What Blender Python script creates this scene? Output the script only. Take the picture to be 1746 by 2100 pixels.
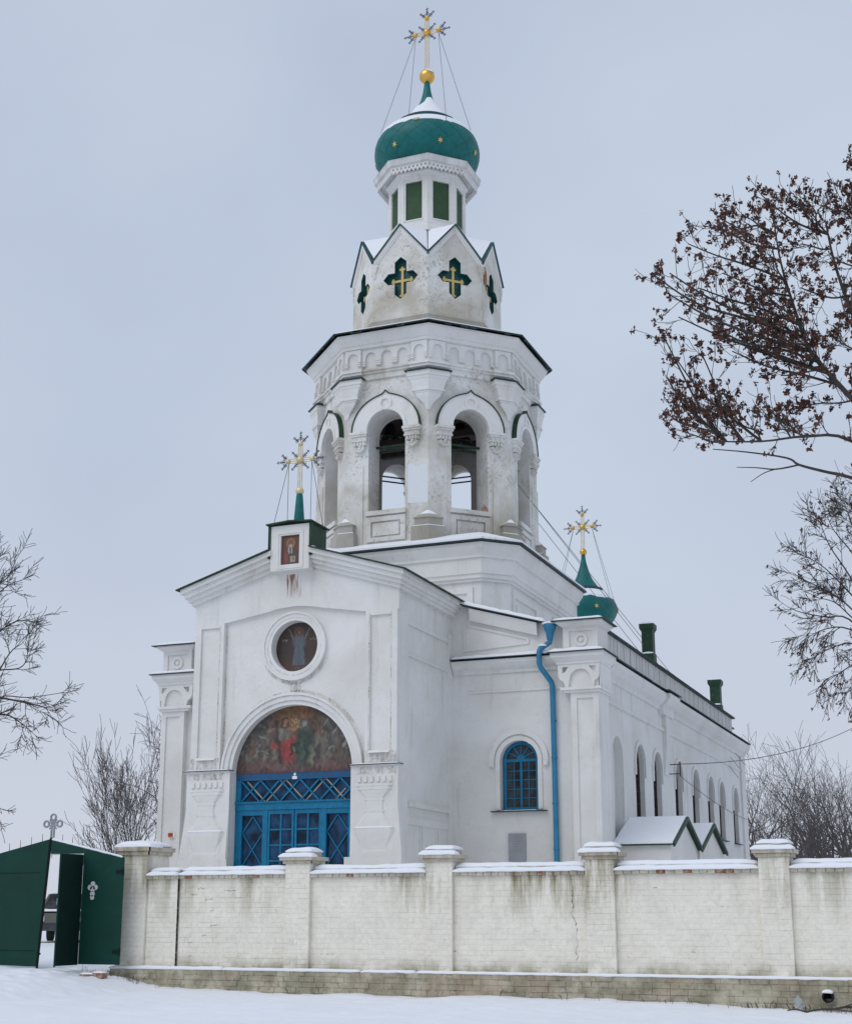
import bpy, math, random
from mathutils import Vector, Matrix, noise
from mathutils.geometry import tessellate_polygon
R = math.radians
PI = math.pi
rnd = random.Random(7)
scene = bpy.context.scene
for o in list(bpy.data.objects):
    bpy.data.objects.remove(o)
COL = scene.collection

# ------------------------------------------------------------------ camera
F, CX, CY, HOR = 2898.0, 873.0, 1164.0, 1875.0          # in a 1746 x 2099 picture
PITCH = math.atan((HOR - CY) / F)
YAW = R(22.0)
cd = bpy.data.cameras.new('camera')
cam = bpy.data.objects.new('camera', cd)
COL.objects.link(cam)
cam.location = (0, 0, 1.6)
cam.rotation_euler = (PI / 2 + PITCH, 0, YAW)
cd.sensor_fit = 'VERTICAL'
cd.sensor_height = 24.0
cd.lens = 24.0 * F / 2099.5
cd.shift_y = (CY - 1049.75) / 2099.5
cd.clip_start = 0.1
cd.clip_end = 3000
scene.camera = cam

# ------------------------------------------------------------------ sky (overcast) and sun
SUN_EL, SUN_AZ = 50.0, 215.0
w = bpy.data.worlds.new('World')
scene.world = w
w.use_nodes = True
nt = w.node_tree
nt.nodes.clear()
N = nt.nodes.new
L = nt.links.new
sky = N('ShaderNodeTexSky')
sky.sky_type = 'NISHITA'
sky.sun_disc = False
sky.sun_elevation = R(SUN_EL)
sky.sun_rotation = R(SUN_AZ)
sky.dust_density = 4.0
bg1 = N('ShaderNodeBackground'); bg1.inputs['Strength'].default_value = 0.07
L(sky.outputs[0], bg1.inputs[0])
tc = N('ShaderNodeTexCoord')
mp = N('ShaderNodeMapping'); mp.inputs['Scale'].default_value = (1.0, 1.0, 1.5)
L(tc.outputs['Generated'], mp.inputs[0])
nz = N('ShaderNodeTexNoise'); nz.inputs['Scale'].default_value = 2.3
nz.inputs['Detail'].default_value = 5; nz.inputs['Roughness'].default_value = 0.46
nz.inputs['Distortion'].default_value = 0.3
L(mp.outputs[0], nz.inputs['Vector'])
cr = N('ShaderNodeValToRGB')
cr.color_ramp.elements[0].position = 0.32; cr.color_ramp.elements[0].color = (0.452, 0.515, 0.645, 1)
cr.color_ramp.elements[1].position = 0.66; cr.color_ramp.elements[1].color = (0.540, 0.618, 0.730, 1)
L(nz.outputs[0], cr.inputs[0])
sx = N('ShaderNodeSeparateXYZ'); L(tc.outputs['Generated'], sx.inputs[0])
mr = N('ShaderNodeMapRange'); mr.inputs['From Min'].default_value = 0.0; mr.inputs['From Max'].default_value = 0.33
mr.inputs['To Min'].default_value = 0.75; mr.inputs['To Max'].default_value = 0.0
mr.interpolation_type = 'SMOOTHSTEP'
L(sx.outputs['Z'], mr.inputs['Value'])
mx = N('ShaderNodeMixRGB'); mx.inputs[2].default_value = (0.605, 0.635, 0.710, 1)
L(mr.outputs[0], mx.inputs[0]); L(cr.outputs[0], mx.inputs[1])
bg2 = N('ShaderNodeBackground'); bg2.inputs['Strength'].default_value = 1.0
L(mx.outputs[0], bg2.inputs[0])
ms = N('ShaderNodeMixShader'); ms.inputs[0].default_value = 0.95
L(bg1.outputs[0], ms.inputs[1]); L(bg2.outputs[0], ms.inputs[2])
wo = N('ShaderNodeOutputWorld'); L(ms.outputs[0], wo.inputs[0])

sd = bpy.data.lights.new('sun', 'SUN')
sd.energy = 0.9
sd.angle = R(45)
sd.color = (1.0, 0.97, 0.93)
sun = bpy.data.objects.new('sun', sd)
COL.objects.link(sun)
# light comes from the front left, high
az = R(-118)                      # direction towards the sun in the XY plane
dv = Vector((math.cos(az) * math.cos(R(SUN_EL)), math.sin(az) * math.cos(R(SUN_EL)), math.sin(R(SUN_EL))))
sun.rotation_euler = dv.to_track_quat('Z', 'Y').to_euler()
sky.sun_rotation = R(90) - az

scene.render.engine = 'CYCLES'
vs = scene.view_settings
vs.view_transform = 'Standard'
vs.look = 'None'
vs.exposure = 0.12
vs.gamma = 1.0
vs.use_curve_mapping = False

# ------------------------------------------------------------------ pixel helpers (1746 x 2099 coordinates)
FW = Vector((-math.sin(YAW) * math.cos(PITCH), math.cos(YAW) * math.cos(PITCH), math.sin(PITCH)))
RT = Vector((math.cos(YAW), math.sin(YAW), 0))
UP = RT.cross(FW)
CAM = Vector((0, 0, 1.6))
HEAD = Vector((-math.sin(YAW), math.cos(YAW), 0))
def ray(x, y):
    return FW + RT * ((x - CX) / F) + UP * ((CY - y) / F)
def at_d(x, y, d):               # point of a pixel's ray at ground distance d along the heading
    r = ray(x, y)
    return CAM + r * (d / r.dot(HEAD))
def depth(p):
    return (Vector(p) - CAM).dot(FW)

# ------------------------------------------------------------------ materials
MATS = {}
def new_mat(name):
    m = bpy.data.materials.new(name)
    m.use_nodes = True
    MATS[name] = m
    b = m.node_tree.nodes['Principled BSDF']
    return m, m.node_tree, b
def pos_node(t, scale=(1, 1, 1), local=False):
    if local:
        g = t.nodes.new('ShaderNodeTexCoord'); out = g.outputs['Object']
    else:
        g = t.nodes.new('ShaderNodeNewGeometry'); out = g.outputs['Position']
    m = t.nodes.new('ShaderNodeMapping'); m.inputs['Scale'].default_value = scale
    t.links.new(out, m.inputs[0])
    return m.outputs[0]
def noise_node(t, vec, scale, detail=4, rough=0.55, dist=0.0):
    n = t.nodes.new('ShaderNodeTexNoise')
    n.inputs['Scale'].default_value = scale; n.inputs['Detail'].default_value = detail
    n.inputs['Roughness'].default_value = rough; n.inputs['Distortion'].default_value = dist
    t.links.new(vec, n.inputs['Vector'])
    return n.outputs[0]
def step_node(t, val, lo, hi, a=0.0, b=1.0):
    n = t.nodes.new('ShaderNodeMapRange')
    n.inputs['From Min'].default_value = lo; n.inputs['From Max'].default_value = hi
    n.inputs['To Min'].default_value = a; n.inputs['To Max'].default_value = b
    t.links.new(val, n.inputs['Value'])
    return n.outputs[0]
def mul_node(t, a, b):
    n = t.nodes.new('ShaderNodeMath'); n.operation = 'MULTIPLY'
    t.links.new(a, n.inputs[0])
    if isinstance(b, (int, float)): n.inputs[1].default_value = b
    else: t.links.new(b, n.inputs[1])
    return n.outputs[0]
def mix_node(t, fac, a, b):
    n = t.nodes.new('ShaderNodeMixRGB')
    if isinstance(fac, (int, float)): n.inputs[0].default_value = fac
    else: t.links.new(fac, n.inputs[0])
    for i, c in ((1, a), (2, b)):
        if isinstance(c, tuple): n.inputs[i].default_value = (*c, 1) if len(c) == 3 else c
        else: t.links.new(c, n.inputs[i])
    return n.outputs[0]
def bump_node(t, b, h, strength, dist=0.01, prev=None):
    n = t.nodes.new('ShaderNodeBump'); n.inputs['Strength'].default_value = strength; n.inputs['Distance'].default_value = dist
    t.links.new(h, n.inputs['Height'])
    if prev is not None: t.links.new(prev, n.inputs['Normal'])
    t.links.new(n.outputs[0], b.inputs['Normal'])
    return n.outputs[0]

def simple(name, col, rough=0.7, metal=0.0, var=0.15, scale=4.0, bump=0.0, bscale=40.0, spec=0.5, wear=None, stretch=(1, 1, 1)):
    m, t, b = new_mat(name)
    v = pos_node(t, stretch)
    n = noise_node(t, v, scale, 5, 0.6)
    c = mix_node(t, step_node(t, n, 0.3, 0.7), tuple(x * (1 - var) for x in col), tuple(min(1, x * (1 + var)) for x in col))
    if wear:
        wc, ws, lo, hi, amt = wear
        n2 = noise_node(t, v, ws, 8, 0.65)
        c = mix_node(t, step_node(t, n2, lo, hi, 0, amt), c, wc)
    t.links.new(c, b.inputs['Base Color'])
    b.inputs['Roughness'].default_value = rough
    b.inputs['Metallic'].default_value = metal
    b.inputs['Specular IOR Level'].default_value = spec
    if bump:
        bump_node(t, b, noise_node(t, v, bscale, 4, 0.6), bump)
    return m

def plaster(name, base=(0.78, 0.77, 0.75), blot=0.35, streak=0.25, spots=0.1, warm=(0.60, 0.575, 0.52), low_tint=0.0):
    m, t, b = new_mat(name)
    v = pos_node(t)
    big = noise_node(t, v, 0.55, 4, 0.6, 0.4)
    c = mix_node(t, step_node(t, big, 0.40, 0.66, 0, blot), base, warm)
    mid = noise_node(t, v, 3.1, 6, 0.65)
    c = mix_node(t, step_node(t, mid, 0.35, 0.75, 0, 0.16), c, (0.62, 0.615, 0.60))
    vs_ = pos_node(t, (3.2, 3.2, 0.28))
    st = noise_node(t, vs_, 1.0, 7, 0.62)
    gate_ = step_node(t, noise_node(t, v, 0.8, 3, 0.5), 0.45, 0.62)
    c = mix_node(t, mul_node(t, step_node(t, st, 0.55, 0.78, 0, streak), gate_), c, (0.36, 0.335, 0.26))
    if low_tint:  # warmer beige towards the bottom of the walls, varied by noise
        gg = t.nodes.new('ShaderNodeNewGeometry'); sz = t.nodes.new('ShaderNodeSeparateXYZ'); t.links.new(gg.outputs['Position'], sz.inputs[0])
        c = mix_node(t, mul_node(t, step_node(t, sz.outputs['Z'], 5.2, 2.2, 0, low_tint), step_node(t, noise_node(t, v, 1.7, 5, 0.6), 0.3, 0.6, 0.35, 1)), c, (0.60, 0.565, 0.50))
    fine = noise_node(t, v, 11.0, 9, 0.72, 0.3)
    area = step_node(t, noise_node(t, v, 0.9, 4, 0.6), 0.42, 0.6)
    c = mix_node(t, mul_node(t, step_node(t, fine, 0.535, 0.585, 0, spots), area), c, (0.30, 0.28, 0.23))
    t.links.new(c, b.inputs['Base Color'])
    b.inputs['Roughness'].default_value = 0.9
    b.inputs['Specular IOR Level'].default_value = 0.2
    p = bump_node(t, b, noise_node(t, v, 2.2, 5, 0.6), 0.35, 0.03)
    bump_node(t, b, noise_node(t, v, 45, 4, 0.6), 0.25, 0.006, p)
    return m

def fence_paint(name, base, mold, brickc, top_mold=0.9, expose=0.25, grime=0.0):
    m, t, b = new_mat(name)
    v = pos_node(t)
    g = t.nodes.new('ShaderNodeNewGeometry')
    s = t.nodes.new('ShaderNodeSeparateXYZ'); t.links.new(g.outputs['Position'], s.inputs[0])
    n1 = noise_node(t, v, 2.3, 6, 0.65)
    c = mix_node(t, step_node(t, n1, 0.3, 0.72, 0, 0.75), base, tuple(x * 0.84 for x in base))
    n1b = noise_node(t, v, 14.0, 6, 0.7)
    c = mix_node(t, step_node(t, n1b, 0.42, 0.72, 0, 0.35), c, (0.50, 0.47, 0.38))
    # algae runs below the coping
    vs_ = pos_node(t, (4.5, 1.0, 0.5))
    st = noise_node(t, vs_, 1.0, 6, 0.65)
    top = step_node(t, s.outputs['Z'], 1.45, 2.15, 0, 1)
    cl = noise_node(t, pos_node(t, (1.0, 1.0, 0.2)), 0.75, 3, 0.5)
    mk = mul_node(t, mul_node(t, step_node(t, st, 0.42, 0.58), top), step_node(t, cl, 0.44, 0.60))
    c = mix_node(t, mul_node(t, mk, top_mold), c, mold)
    low = step_node(t, s.outputs['Z'], 0.98, 0.78, 0, 1)
    n3 = noise_node(t, v, 3.0, 5, 0.6)
    c = mix_node(t, mul_node(t, mul_node(t, low, step_node(t, n3, 0.38, 0.6)), 0.55), c, mold)
    if grime:
        c = mix_node(t, step_node(t, noise_node(t, v, 1.1, 5, 0.6), 0.45, 0.62, 0, 0.6 * grime), c, (0.40, 0.29, 0.22))
        c = mix_node(t, step_node(t, noise_node(t, v, 6.5, 7, 0.7, 0.4), 0.48, 0.66, 0, 0.8 * grime), c, (0.15, 0.135, 0.09))
        c = mix_node(t, step_node(t, noise_node(t, pos_node(t, (1, 1, 1), True), 3.5, 5, 0.7), 0.5, 0.7, 0, 0.5 * grime), c, (0.58, 0.54, 0.44))
    # whitewash gone, brick shows
    n4 = noise_node(t, v, 5.0, 7, 0.7, 0.2)
    c = mix_node(t, mul_node(t, step_node(t, n4, 0.64, 0.70), expose), c, brickc)
    t.links.new(c, b.inputs['Base Color'])
    b.inputs['Roughness'].default_value = 0.92
    b.inputs['Specular IOR Level'].default_value = 0.15
    p = bump_node(t, b, noise_node(t, v, 9, 6, 0.65), 0.5, 0.02)
    bump_node(t, b, noise_node(t, v, 60, 4, 0.6), 0.3, 0.006, p)
    return m

def snow_mat(name, col=(0.83, 0.85, 0.89), bs=3.0, bd=0.04):
    m, t, b = new_mat(name)
    v = pos_node(t)
    n = noise_node(t, v, 1.3, 5, 0.6)
    c = mix_node(t, step_node(t, n, 0.3, 0.7), tuple(x * 0.965 for x in col), col)
    t.links.new(c, b.inputs['Base Color'])
    b.inputs['Roughness'].default_value = 0.65
    b.inputs['Specular IOR Level'].default_value = 0.2
    p = bump_node(t, b, noise_node(t, v, bs, 5, 0.55), 0.55, bd)
    bump_node(t, b, noise_node(t, v, 70, 3, 0.6), 0.25, 0.004, p)
    return m

plaster('plaster', blot=0.5, streak=0.6, spots=0.12, low_tint=0.45)
plaster('plaster_side', base=(0.72, 0.72, 0.71), blot=0.6, streak=0.7, spots=0.12, low_tint=0.5)
plaster('plaster_worn', base=(0.75, 0.74, 0.715), blot=1.0, streak=1.0, spots=0.65, warm=(0.46, 0.425, 0.345))
plaster('fresh_plaster', base=(0.72, 0.75, 0.78), blot=0.15, streak=0.1, spots=0.02)
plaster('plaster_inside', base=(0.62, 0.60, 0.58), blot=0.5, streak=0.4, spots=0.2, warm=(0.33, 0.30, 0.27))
plaster('plaster_base', base=(0.40, 0.38, 0.34), blot=0.8, streak=0.8, spots=0.6, warm=(0.27, 0.245, 0.19))
fence_paint('fence_paint', (0.88, 0.835, 0.74), (0.21, 0.185, 0.075), (0.40, 0.33, 0.26), 0.9, 0.45)
fence_paint('plinth_paint', (0.56, 0.515, 0.40), (0.13, 0.115, 0.055), (0.30, 0.20, 0.14), 0.3, 0.8, 0.75)
fence_paint('fence_joint', (0.83, 0.785, 0.69), (0.13, 0.11, 0.05), (0.22, 0.17, 0.12), 0.95, 0.8)
fence_paint('coping_paint', (0.62, 0.57, 0.47), (0.20, 0.17, 0.08), (0.33, 0.15, 0.09), 0.75, 0.95, 0.5)
simple('red_brick', (0.27, 0.105, 0.065), 0.9, var=0.35, scale=9, bump=0.4, wear=((0.45, 0.40, 0.32), 13, 0.45, 0.62, 0.8))
snow_mat('snow')
snow_mat('ground_snow', (0.82, 0.84, 0.885), 1.1, 0.06)
simple('roof_green', (0.015, 0.044, 0.024), 0.55, 0.0, 0.3, 3, 0.1, 20, wear=((0.10, 0.13, 0.09), 6, 0.58, 0.7, 0.5), spec=0.3)
simple('roof_edge', (0.012, 0.030, 0.030), 0.55, 0.0, 0.3, 3)
simple('teal_metal', (0.002, 0.125, 0.120), 0.5, 0.0, 0.22, 2.5, 0.12, 6, wear=((0.02, 0.18, 0.175), 2.2, 0.5, 0.75, 0.5), spec=0.3)
simple('teal_dark', (0.004, 0.055, 0.065), 0.5, 0.0, 0.2, 3)
simple('green_shutter', (0.028, 0.070, 0.028), 0.75, 0.0, 0.18, 5, 0.1, 30, wear=((0.02, 0.03, 0.02), 5, 0.66, 0.7, 0.8))
simple('niche_green', (0.004, 0.070, 0.070), 0.6, 0.0, 0.15, 4)
simple('gold', (0.72, 0.43, 0.10), 0.33, 0.9, 0.2, 6)
simple('gold_paint', (0.62, 0.47, 0.17), 0.6, 0.0, 0.12, 6)
simple('pale_gold', (0.66, 0.56, 0.33), 0.45, 0.4, 0.15, 6)
simple('silver', (0.60, 0.61, 0.62), 0.5, 0.2, 0.1, 6)
simple('cross_grey', (0.27, 0.28, 0.30), 0.6, 0.1, 0.2, 6)
simple('iron', (0.06, 0.06, 0.075), 0.6, 0.3, 0.2, 6)
simple('rust_iron', (0.10, 0.055, 0.045), 0.75, 0.2, 0.3, 9)
simple('red_rust', (0.30, 0.11, 0.05), 0.85, 0.0, 0.35, 9)
simple('wire', (0.10, 0.11, 0.12), 0.6, 0.2, 0.1, 3)
simple('bronze', (0.035, 0.035, 0.032), 0.5, 0.5, 0.2, 5)
simple('dark_wood', (0.045, 0.030, 0.024), 0.85, 0.0, 0.3, 4, 0.2, 30, stretch=(6, 1, 1))
simple('blue_paint', (0.004, 0.150, 0.285), 0.45, 0.0, 0.15, 4, 0.1, 40, wear=((0.04, 0.25, 0.38), 9, 0.52, 0.75, 0.5), spec=0.3)
simple('blue_dark', (0.002, 0.075, 0.19), 0.45, 0.0, 0.12, 4)
simple('blue_pipe', (0.02, 0.19, 0.34), 0.45, 0.0, 0.15, 3, 0.1, 30, wear=((0.09, 0.25, 0.38), 6, 0.6, 0.75, 0.6))
simple('pale_bar', (0.33, 0.31, 0.25), 0.8, 0.0, 0.2, 6)
simple('curtain_blue', (0.010, 0.050, 0.115), 0.85, 0.0, 0.45, 3, stretch=(5, 1, 1))
simple('gate_green', (0.002, 0.040, 0.028), 0.6, 0.0, 0.15, 2, 0.15, 3, wear=((0.006, 0.055, 0.04), 2, 0.55, 0.75, 0.5), spec=0.25)
simple('gate_dark', (0.002, 0.016, 0.012), 0.7, 0.0, 0.2, 3, spec=0.2)
simple('plaque_grey', (0.30, 0.31, 0.33), 0.6, 0.0, 0.1, 5)
simple('plaque_text', (0.22, 0.225, 0.24), 0.6, 0.0, 0.1, 5)
simple('orange_plate', (0.55, 0.10, 0.03), 0.6, 0.0, 0.2, 20)
simple('car_paint', (0.10, 0.11, 0.095), 0.4, 0.1, 0.1, 3)
simple('rubber', (0.015, 0.015, 0.016), 0.85, 0.0, 0.1, 3)
simple('bark', (0.060, 0.052, 0.046), 0.95, 0.0, 0.35, 6, 0.4, 20)
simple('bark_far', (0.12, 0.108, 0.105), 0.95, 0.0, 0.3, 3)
simple('bark_wood', (0.075, 0.066, 0.064), 0.95, 0.0, 0.3, 3)
simple('bark_brown', (0.085, 0.062, 0.052), 0.95, 0.0, 0.3, 6)
simple('seed_brown', (0.105, 0.044, 0.031), 0.9, 0.0, 0.45, 9)
simple('hole_black', (0.006, 0.006, 0.006), 0.9, 0.0, 0.1, 3)
simple('white_paint', (0.8, 0.8, 0.8), 0.6, 0.0, 0.05, 5)
simple('boards', (0.60, 0.595, 0.58), 0.85, 0.0, 0.25, 1.0, 0.2, 20, stretch=(4, 4, 0.35), wear=((0.30, 0.285, 0.26), 2.0, 0.5, 0.75, 0.7))
def glass_mat(name, col, rough=0.06):
    m, t, b = new_mat(name)
    v = pos_node(t)
    n = noise_node(t, v, 2.5, 4, 0.6)
    t.links.new(mix_node(t, step_node(t, n, 0.38, 0.62), tuple(x * 0.3 for x in col), tuple(x * 1.6 for x in col)), b.inputs['Base Color'])
    b.inputs['Roughness'].default_value = rough
    b.inputs['Specular IOR Level'].default_value = 0.22
    bump_node(t, b, noise_node(t, v, 1.6, 2, 0.5), 0.12, 0.05)
    return m
glass_mat('glass', (0.035, 0.037, 0.042))
glass_mat('door_glass', (0.010, 0.042, 0.095), 0.1)
m, t, b = new_mat('plastic_clear')
b.inputs['Base Color'].default_value = (0.75, 0.82, 0.86, 1); b.inputs['Roughness'].default_value = 0.15
b.inputs['Transmission Weight'].default_value = 0.75; b.inputs['IOR'].default_value = 1.15
m, t, b = new_mat('painting')
at = t.nodes.new('ShaderNodeVertexColor'); at.layer_name = 'Col'
t.links.new(at.outputs[0], b.inputs['Base Color']); b.inputs['Roughness'].default_value = 0.55
m, t, b = new_mat('rust_stain')
v = pos_node(t, (14, 14, 1.2)); n = noise_node(t, v, 1.0, 6, 0.65)
b.inputs['Base Color'].default_value = (0.36, 0.15, 0.07, 1); b.inputs['Roughness'].default_value = 0.9
tr = t.nodes.new('ShaderNodeBsdfTransparent'); mxs = t.nodes.new('ShaderNodeMixShader')
s = t.nodes.new('ShaderNodeTexCoord'); sp = t.nodes.new('ShaderNodeSeparateXYZ'); t.links.new(s.outputs['Generated'], sp.inputs[0])
fac = mul_node(t, mul_node(t, step_node(t, n, 0.45, 0.62), step_node(t, sp.outputs['Z'], 0.0, 0.9)), 0.75)
t.links.new(fac, mxs.inputs[0]); t.links.new(tr.outputs[0], mxs.inputs[1]); t.links.new(b.outputs[0], mxs.inputs[2])
t.links.new(mxs.outputs[0], t.nodes['Material Output'].inputs[0])

m, t, b = new_mat('grime')
n = noise_node(t, pos_node(t, (6, 6, 1.6)), 1.4, 7, 0.7)
n2 = noise_node(t, pos_node(t), 22, 5, 0.7)
b.inputs['Base Color'].default_value = (0.30, 0.235, 0.15, 1); b.inputs['Roughness'].default_value = 0.95
tr = t.nodes.new('ShaderNodeBsdfTransparent'); mxs = t.nodes.new('ShaderNodeMixShader')
fac = mul_node(t, mul_node(t, step_node(t, n, 0.40, 0.68), step_node(t, n2, 0.35, 0.6)), 0.7)
t.links.new(fac, mxs.inputs[0]); t.links.new(tr.outputs[0], mxs.inputs[1]); t.links.new(b.outputs[0], mxs.inputs[2])
t.links.new(mxs.outputs[0], t.nodes['Material Output'].inputs[0])
# ------------------------------------------------------------------ mesh builder
class MB:
    def __init__(s):
        s.v = []; s.f = []; s.smooth = False
    def add(s, vs_, fs):
        o = len(s.v)
        s.v += [tuple(p) for p in vs_]
        s.f += [tuple(i + o for i in f) for f in fs]
        return s
    def box(s, x0, x1, y0, y1, z0, z1):
        return s.add([(x0, y0, z0), (x1, y0, z0), (x1, y1, z0), (x0, y1, z0), (x0, y0, z1), (x1, y0, z1), (x1, y1, z1), (x0, y1, z1)],
                     [(0, 3, 2, 1), (4, 5, 6, 7), (0, 1, 5, 4), (1, 2, 6, 5), (2, 3, 7, 6), (3, 0, 4, 7)])
    def frustum(s, a, b):       # a, b = (x0, x1, y0, y1, z)
        q = lambda r: [(r[0], r[2], r[4]), (r[1], r[2], r[4]), (r[1], r[3], r[4]), (r[0], r[3], r[4])]
        return s.add(q(a) + q(b), [(0, 3, 2, 1), (4, 5, 6, 7), (0, 1, 5, 4), (1, 2, 6, 5), (2, 3, 7, 6), (3, 0, 4, 7)])
    def loft(s, rings, cap=True, closed=True):
        n = len(rings[0]); vs_ = []; fs = []
        for r in rings: vs_ += list(r)
        for i in range(len(rings) - 1):
            for j in range(n if closed else n - 1):
                k = (j + 1) % n
                fs.append((i * n + j, i * n + k, (i + 1) * n + k, (i + 1) * n + j))
        if cap:
            fs.append(tuple(range(n - 1, -1, -1)))
            fs.append(tuple(range((len(rings) - 1) * n, len(rings) * n)))
        return s.add(vs_, fs)
    def lathe(s, prof, n=8, phase=None, c=(0, 0), apothem=False, cap=True):
        if phase is None: phase = R(-90 + 22.5)
        k = 1 / math.cos(PI / n) if apothem else 1
        rings = [[(c[0] + r * k * math.cos(phase + 2 * PI * j / n), c[1] + r * k * math.sin(phase + 2 * PI * j / n), z) for j in range(n)] for r, z in prof]
        return s.loft(rings, cap)
    def plate(s, outer, holes=(), y0=0.0, y1=0.1, back=None, rim=True, hole_rim=True, backface=True):
        """flat plate in XZ, front at y0 (towards -Y), back at y1"""
        loops = [list(outer)] + [list(h) for h in holes]
        bl = [list(back) if back else list(outer)] + [list(h) for h in holes]
        tri = tessellate_polygon([[Vector((x, z, 0)) for x, z in lp] for lp in loops])
        fl = [p for lp in loops for p in lp]; fb = [p for lp in bl for p in lp]
        n = len(fl)
        vs_ = [(x, y0, z) for x, z in fl] + [(x, y1, z) for x, z in fb]
        fs = []
        for a, b_, c in tri:
            A, B, C_ = fl[a], fl[b_], fl[c]
            ar = (B[0] - A[0]) * (C_[1] - A[1]) - (C_[0] - A[0]) * (B[1] - A[1])
            t_ = (a, b_, c) if ar > 0 else (a, c, b_)
            fs.append(t_)
            if backface: fs.append((t_[0] + n, t_[2] + n, t_[1] + n))
        o = 0
        for li, lp in enumerate(loops):
            m_ = len(lp)
            if (li == 0 and rim) or (li > 0 and hole_rim):
                ar = sum(lp[i][0] * lp[(i + 1) % m_][1] - lp[(i + 1) % m_][0] * lp[i][1] for i in range(m_))
                for i in range(m_):
                    a, b_ = o + i, o + (i + 1) % m_
                    fs.append((b_, a, a + n, b_ + n) if (ar > 0) == (li == 0) else (a, b_, b_ + n, a + n))
            o += m_
        return s.add(vs_, fs)
    def arc(s, cx, cz, r0, r1, y0, y1, a0=0.0, a1=180.0, n=24):
        out = [(cx + r1 * math.cos(R(a0 + (a1 - a0) * i / n)), cz + r1 * math.sin(R(a0 + (a1 - a0) * i / n))) for i in range(n + 1)]
        inn = [(cx + r0 * math.cos(R(a0 + (a1 - a0) * i / n)), cz + r0 * math.sin(R(a0 + (a1 - a0) * i / n))) for i in range(n + 1)]
        rings = [[(o[0], y0, o[1]), (o[0], y1, o[1]), (q[0], y1, q[1]), (q[0], y0, q[1])] for o, q in zip(out, inn)]
        full = abs(a1 - a0) >= 359.9
        return s.loft(rings[:-1] + [rings[0]] if full else rings, cap=not full)
    def mould_x(s, prof, x0, x1):       # prof: (y, z) loop
        return s.loft([[(x0, y, z) for y, z in prof], [(x1, y, z) for y, z in prof]])
    def mould_y(s, prof, y0, y1):       # prof: (x, z) loop
        return s.loft([[(x, y0, z) for x, z in prof], [(x, y1, z) for x, z in prof]])
    def tube(s, pts, rad, n=6, cap=True):
        pts = [Vector(p) for p in pts]
        if not hasattr(rad, '__len__'): rad = [rad] * len(pts)
        rings = []; pu = None
        for i, p in enumerate(pts):
            d = (pts[min(i + 1, len(pts) - 1)] - pts[max(i - 1, 0)])
            if d.length < 1e-9: d = Vector((0, 0, 1))
            d.normalize()
            if pu is None:
                u = d.cross(Vector((0, 0, 1)))
                if u.length < 1e-3: u = d.cross(Vector((1, 0, 0)))
            else:
                u = pu - d * pu.dot(d)
                if u.length < 1e-4: u = d.cross(Vector((1, 0, 0)))
            u.normalize(); pu = u; w_ = d.cross(u)
            rings.append([p + u * (rad[i] * math.cos(2 * PI * j / n)) + w_ * (rad[i] * math.sin(2 * PI * j / n)) for j in range(n)])
        return s.loft(rings, cap)
    def sphere(s, c, r, n=16, m_=10, squash=1.0):
        prof = [(max(1e-4, r * math.sin(PI * i / m_)), c[2] - r * squash * math.cos(PI * i / m_)) for i in range(m_ + 1)]
        return s.lathe(prof, n, 0.0, (c[0], c[1]))
    def bar(s, a, b, wd, th):           # rectangular bar between two points lying in an XZ plane
        a = Vector(a); b = Vector(b); d = (b - a).normalized()
        y = Vector((0, 1, 0)); sd_ = d.cross(y).normalized()
        rings = []
        for p in (a, b):
            rings.append([p + sd_ * wd / 2 - y * th / 2, p + sd_ * wd / 2 + y * th / 2, p - sd_ * wd / 2 + y * th / 2, p - sd_ * wd / 2 - y * th / 2])
        return s.loft(rings)
    def xf(s, mat):
        s.v = [tuple(mat @ Vector(p)) for p in s.v]
        return s
    def mesh(s, name, mat, smooth=False):
        me = bpy.data.meshes.new(name)
        me.from_pydata(s.v, [], s.f)
        me.update()
        import bmesh
        bm = bmesh.new(); bm.from_mesh(me)
        bmesh.ops.recalc_face_normals(bm, faces=bm.faces)
        bm.to_mesh(me); bm.free()
        me.materials.append(MATS[mat])
        if smooth: me.polygons.foreach_set('use_smooth', [True] * len(me.polygons))
        return me

def obj(name, me, parent=None, loc=None, rotz=0.0):
    """world-space placement: loc is the frame's origin in the world (roots) or local (parts of parts)"""
    o = bpy.data.objects.new(name, me)
    COL.objects.link(o)
    if parent is not None:
        o.parent = parent
        base = parent.location if parent.parent is None and parent.data is None else Vector((0, 0, 0))
        o.location = Vector(loc or (0, 0, 0)) - base
    else:
        o.location = loc or (0, 0, 0)
    o.rotation_euler = (0, 0, rotz)
    return o
def part(name, mb, mat, parent, loc=None, rotz=0.0, smooth=False, label=None):
    o = obj(name, mb.mesh(name, mat, smooth), parent, loc, rotz)
    if label: o['label'] = label
    return o
def tag(o, label, cat, group=None):
    o['label'] = label; o['category'] = cat
    if group: o['group'] = group
    return o
def root(name, loc, label, cat, group=None):
    e = bpy.data.objects.new(name, None)
    e.location = loc; e.empty_display_size = 0.3
    COL.objects.link(e)
    return tag(e, label, cat, group)
def solo(name, mb, mat, label, cat, group=None, smooth=False):
    # a one-mesh thing: its origin goes to its base
    xs = [p[0] for p in mb.v]; ys = [p[1] for p in mb.v]; zs = [p[2] for p in mb.v]
    c = Vector(((min(xs) + max(xs)) / 2, (min(ys) + max(ys)) / 2, min(zs)))
    mb.v = [tuple(Vector(p) - c) for p in mb.v]
    o = obj(name, mb.mesh(name, mat, smooth), None, c)
    return tag(o, label, cat, group)
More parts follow.
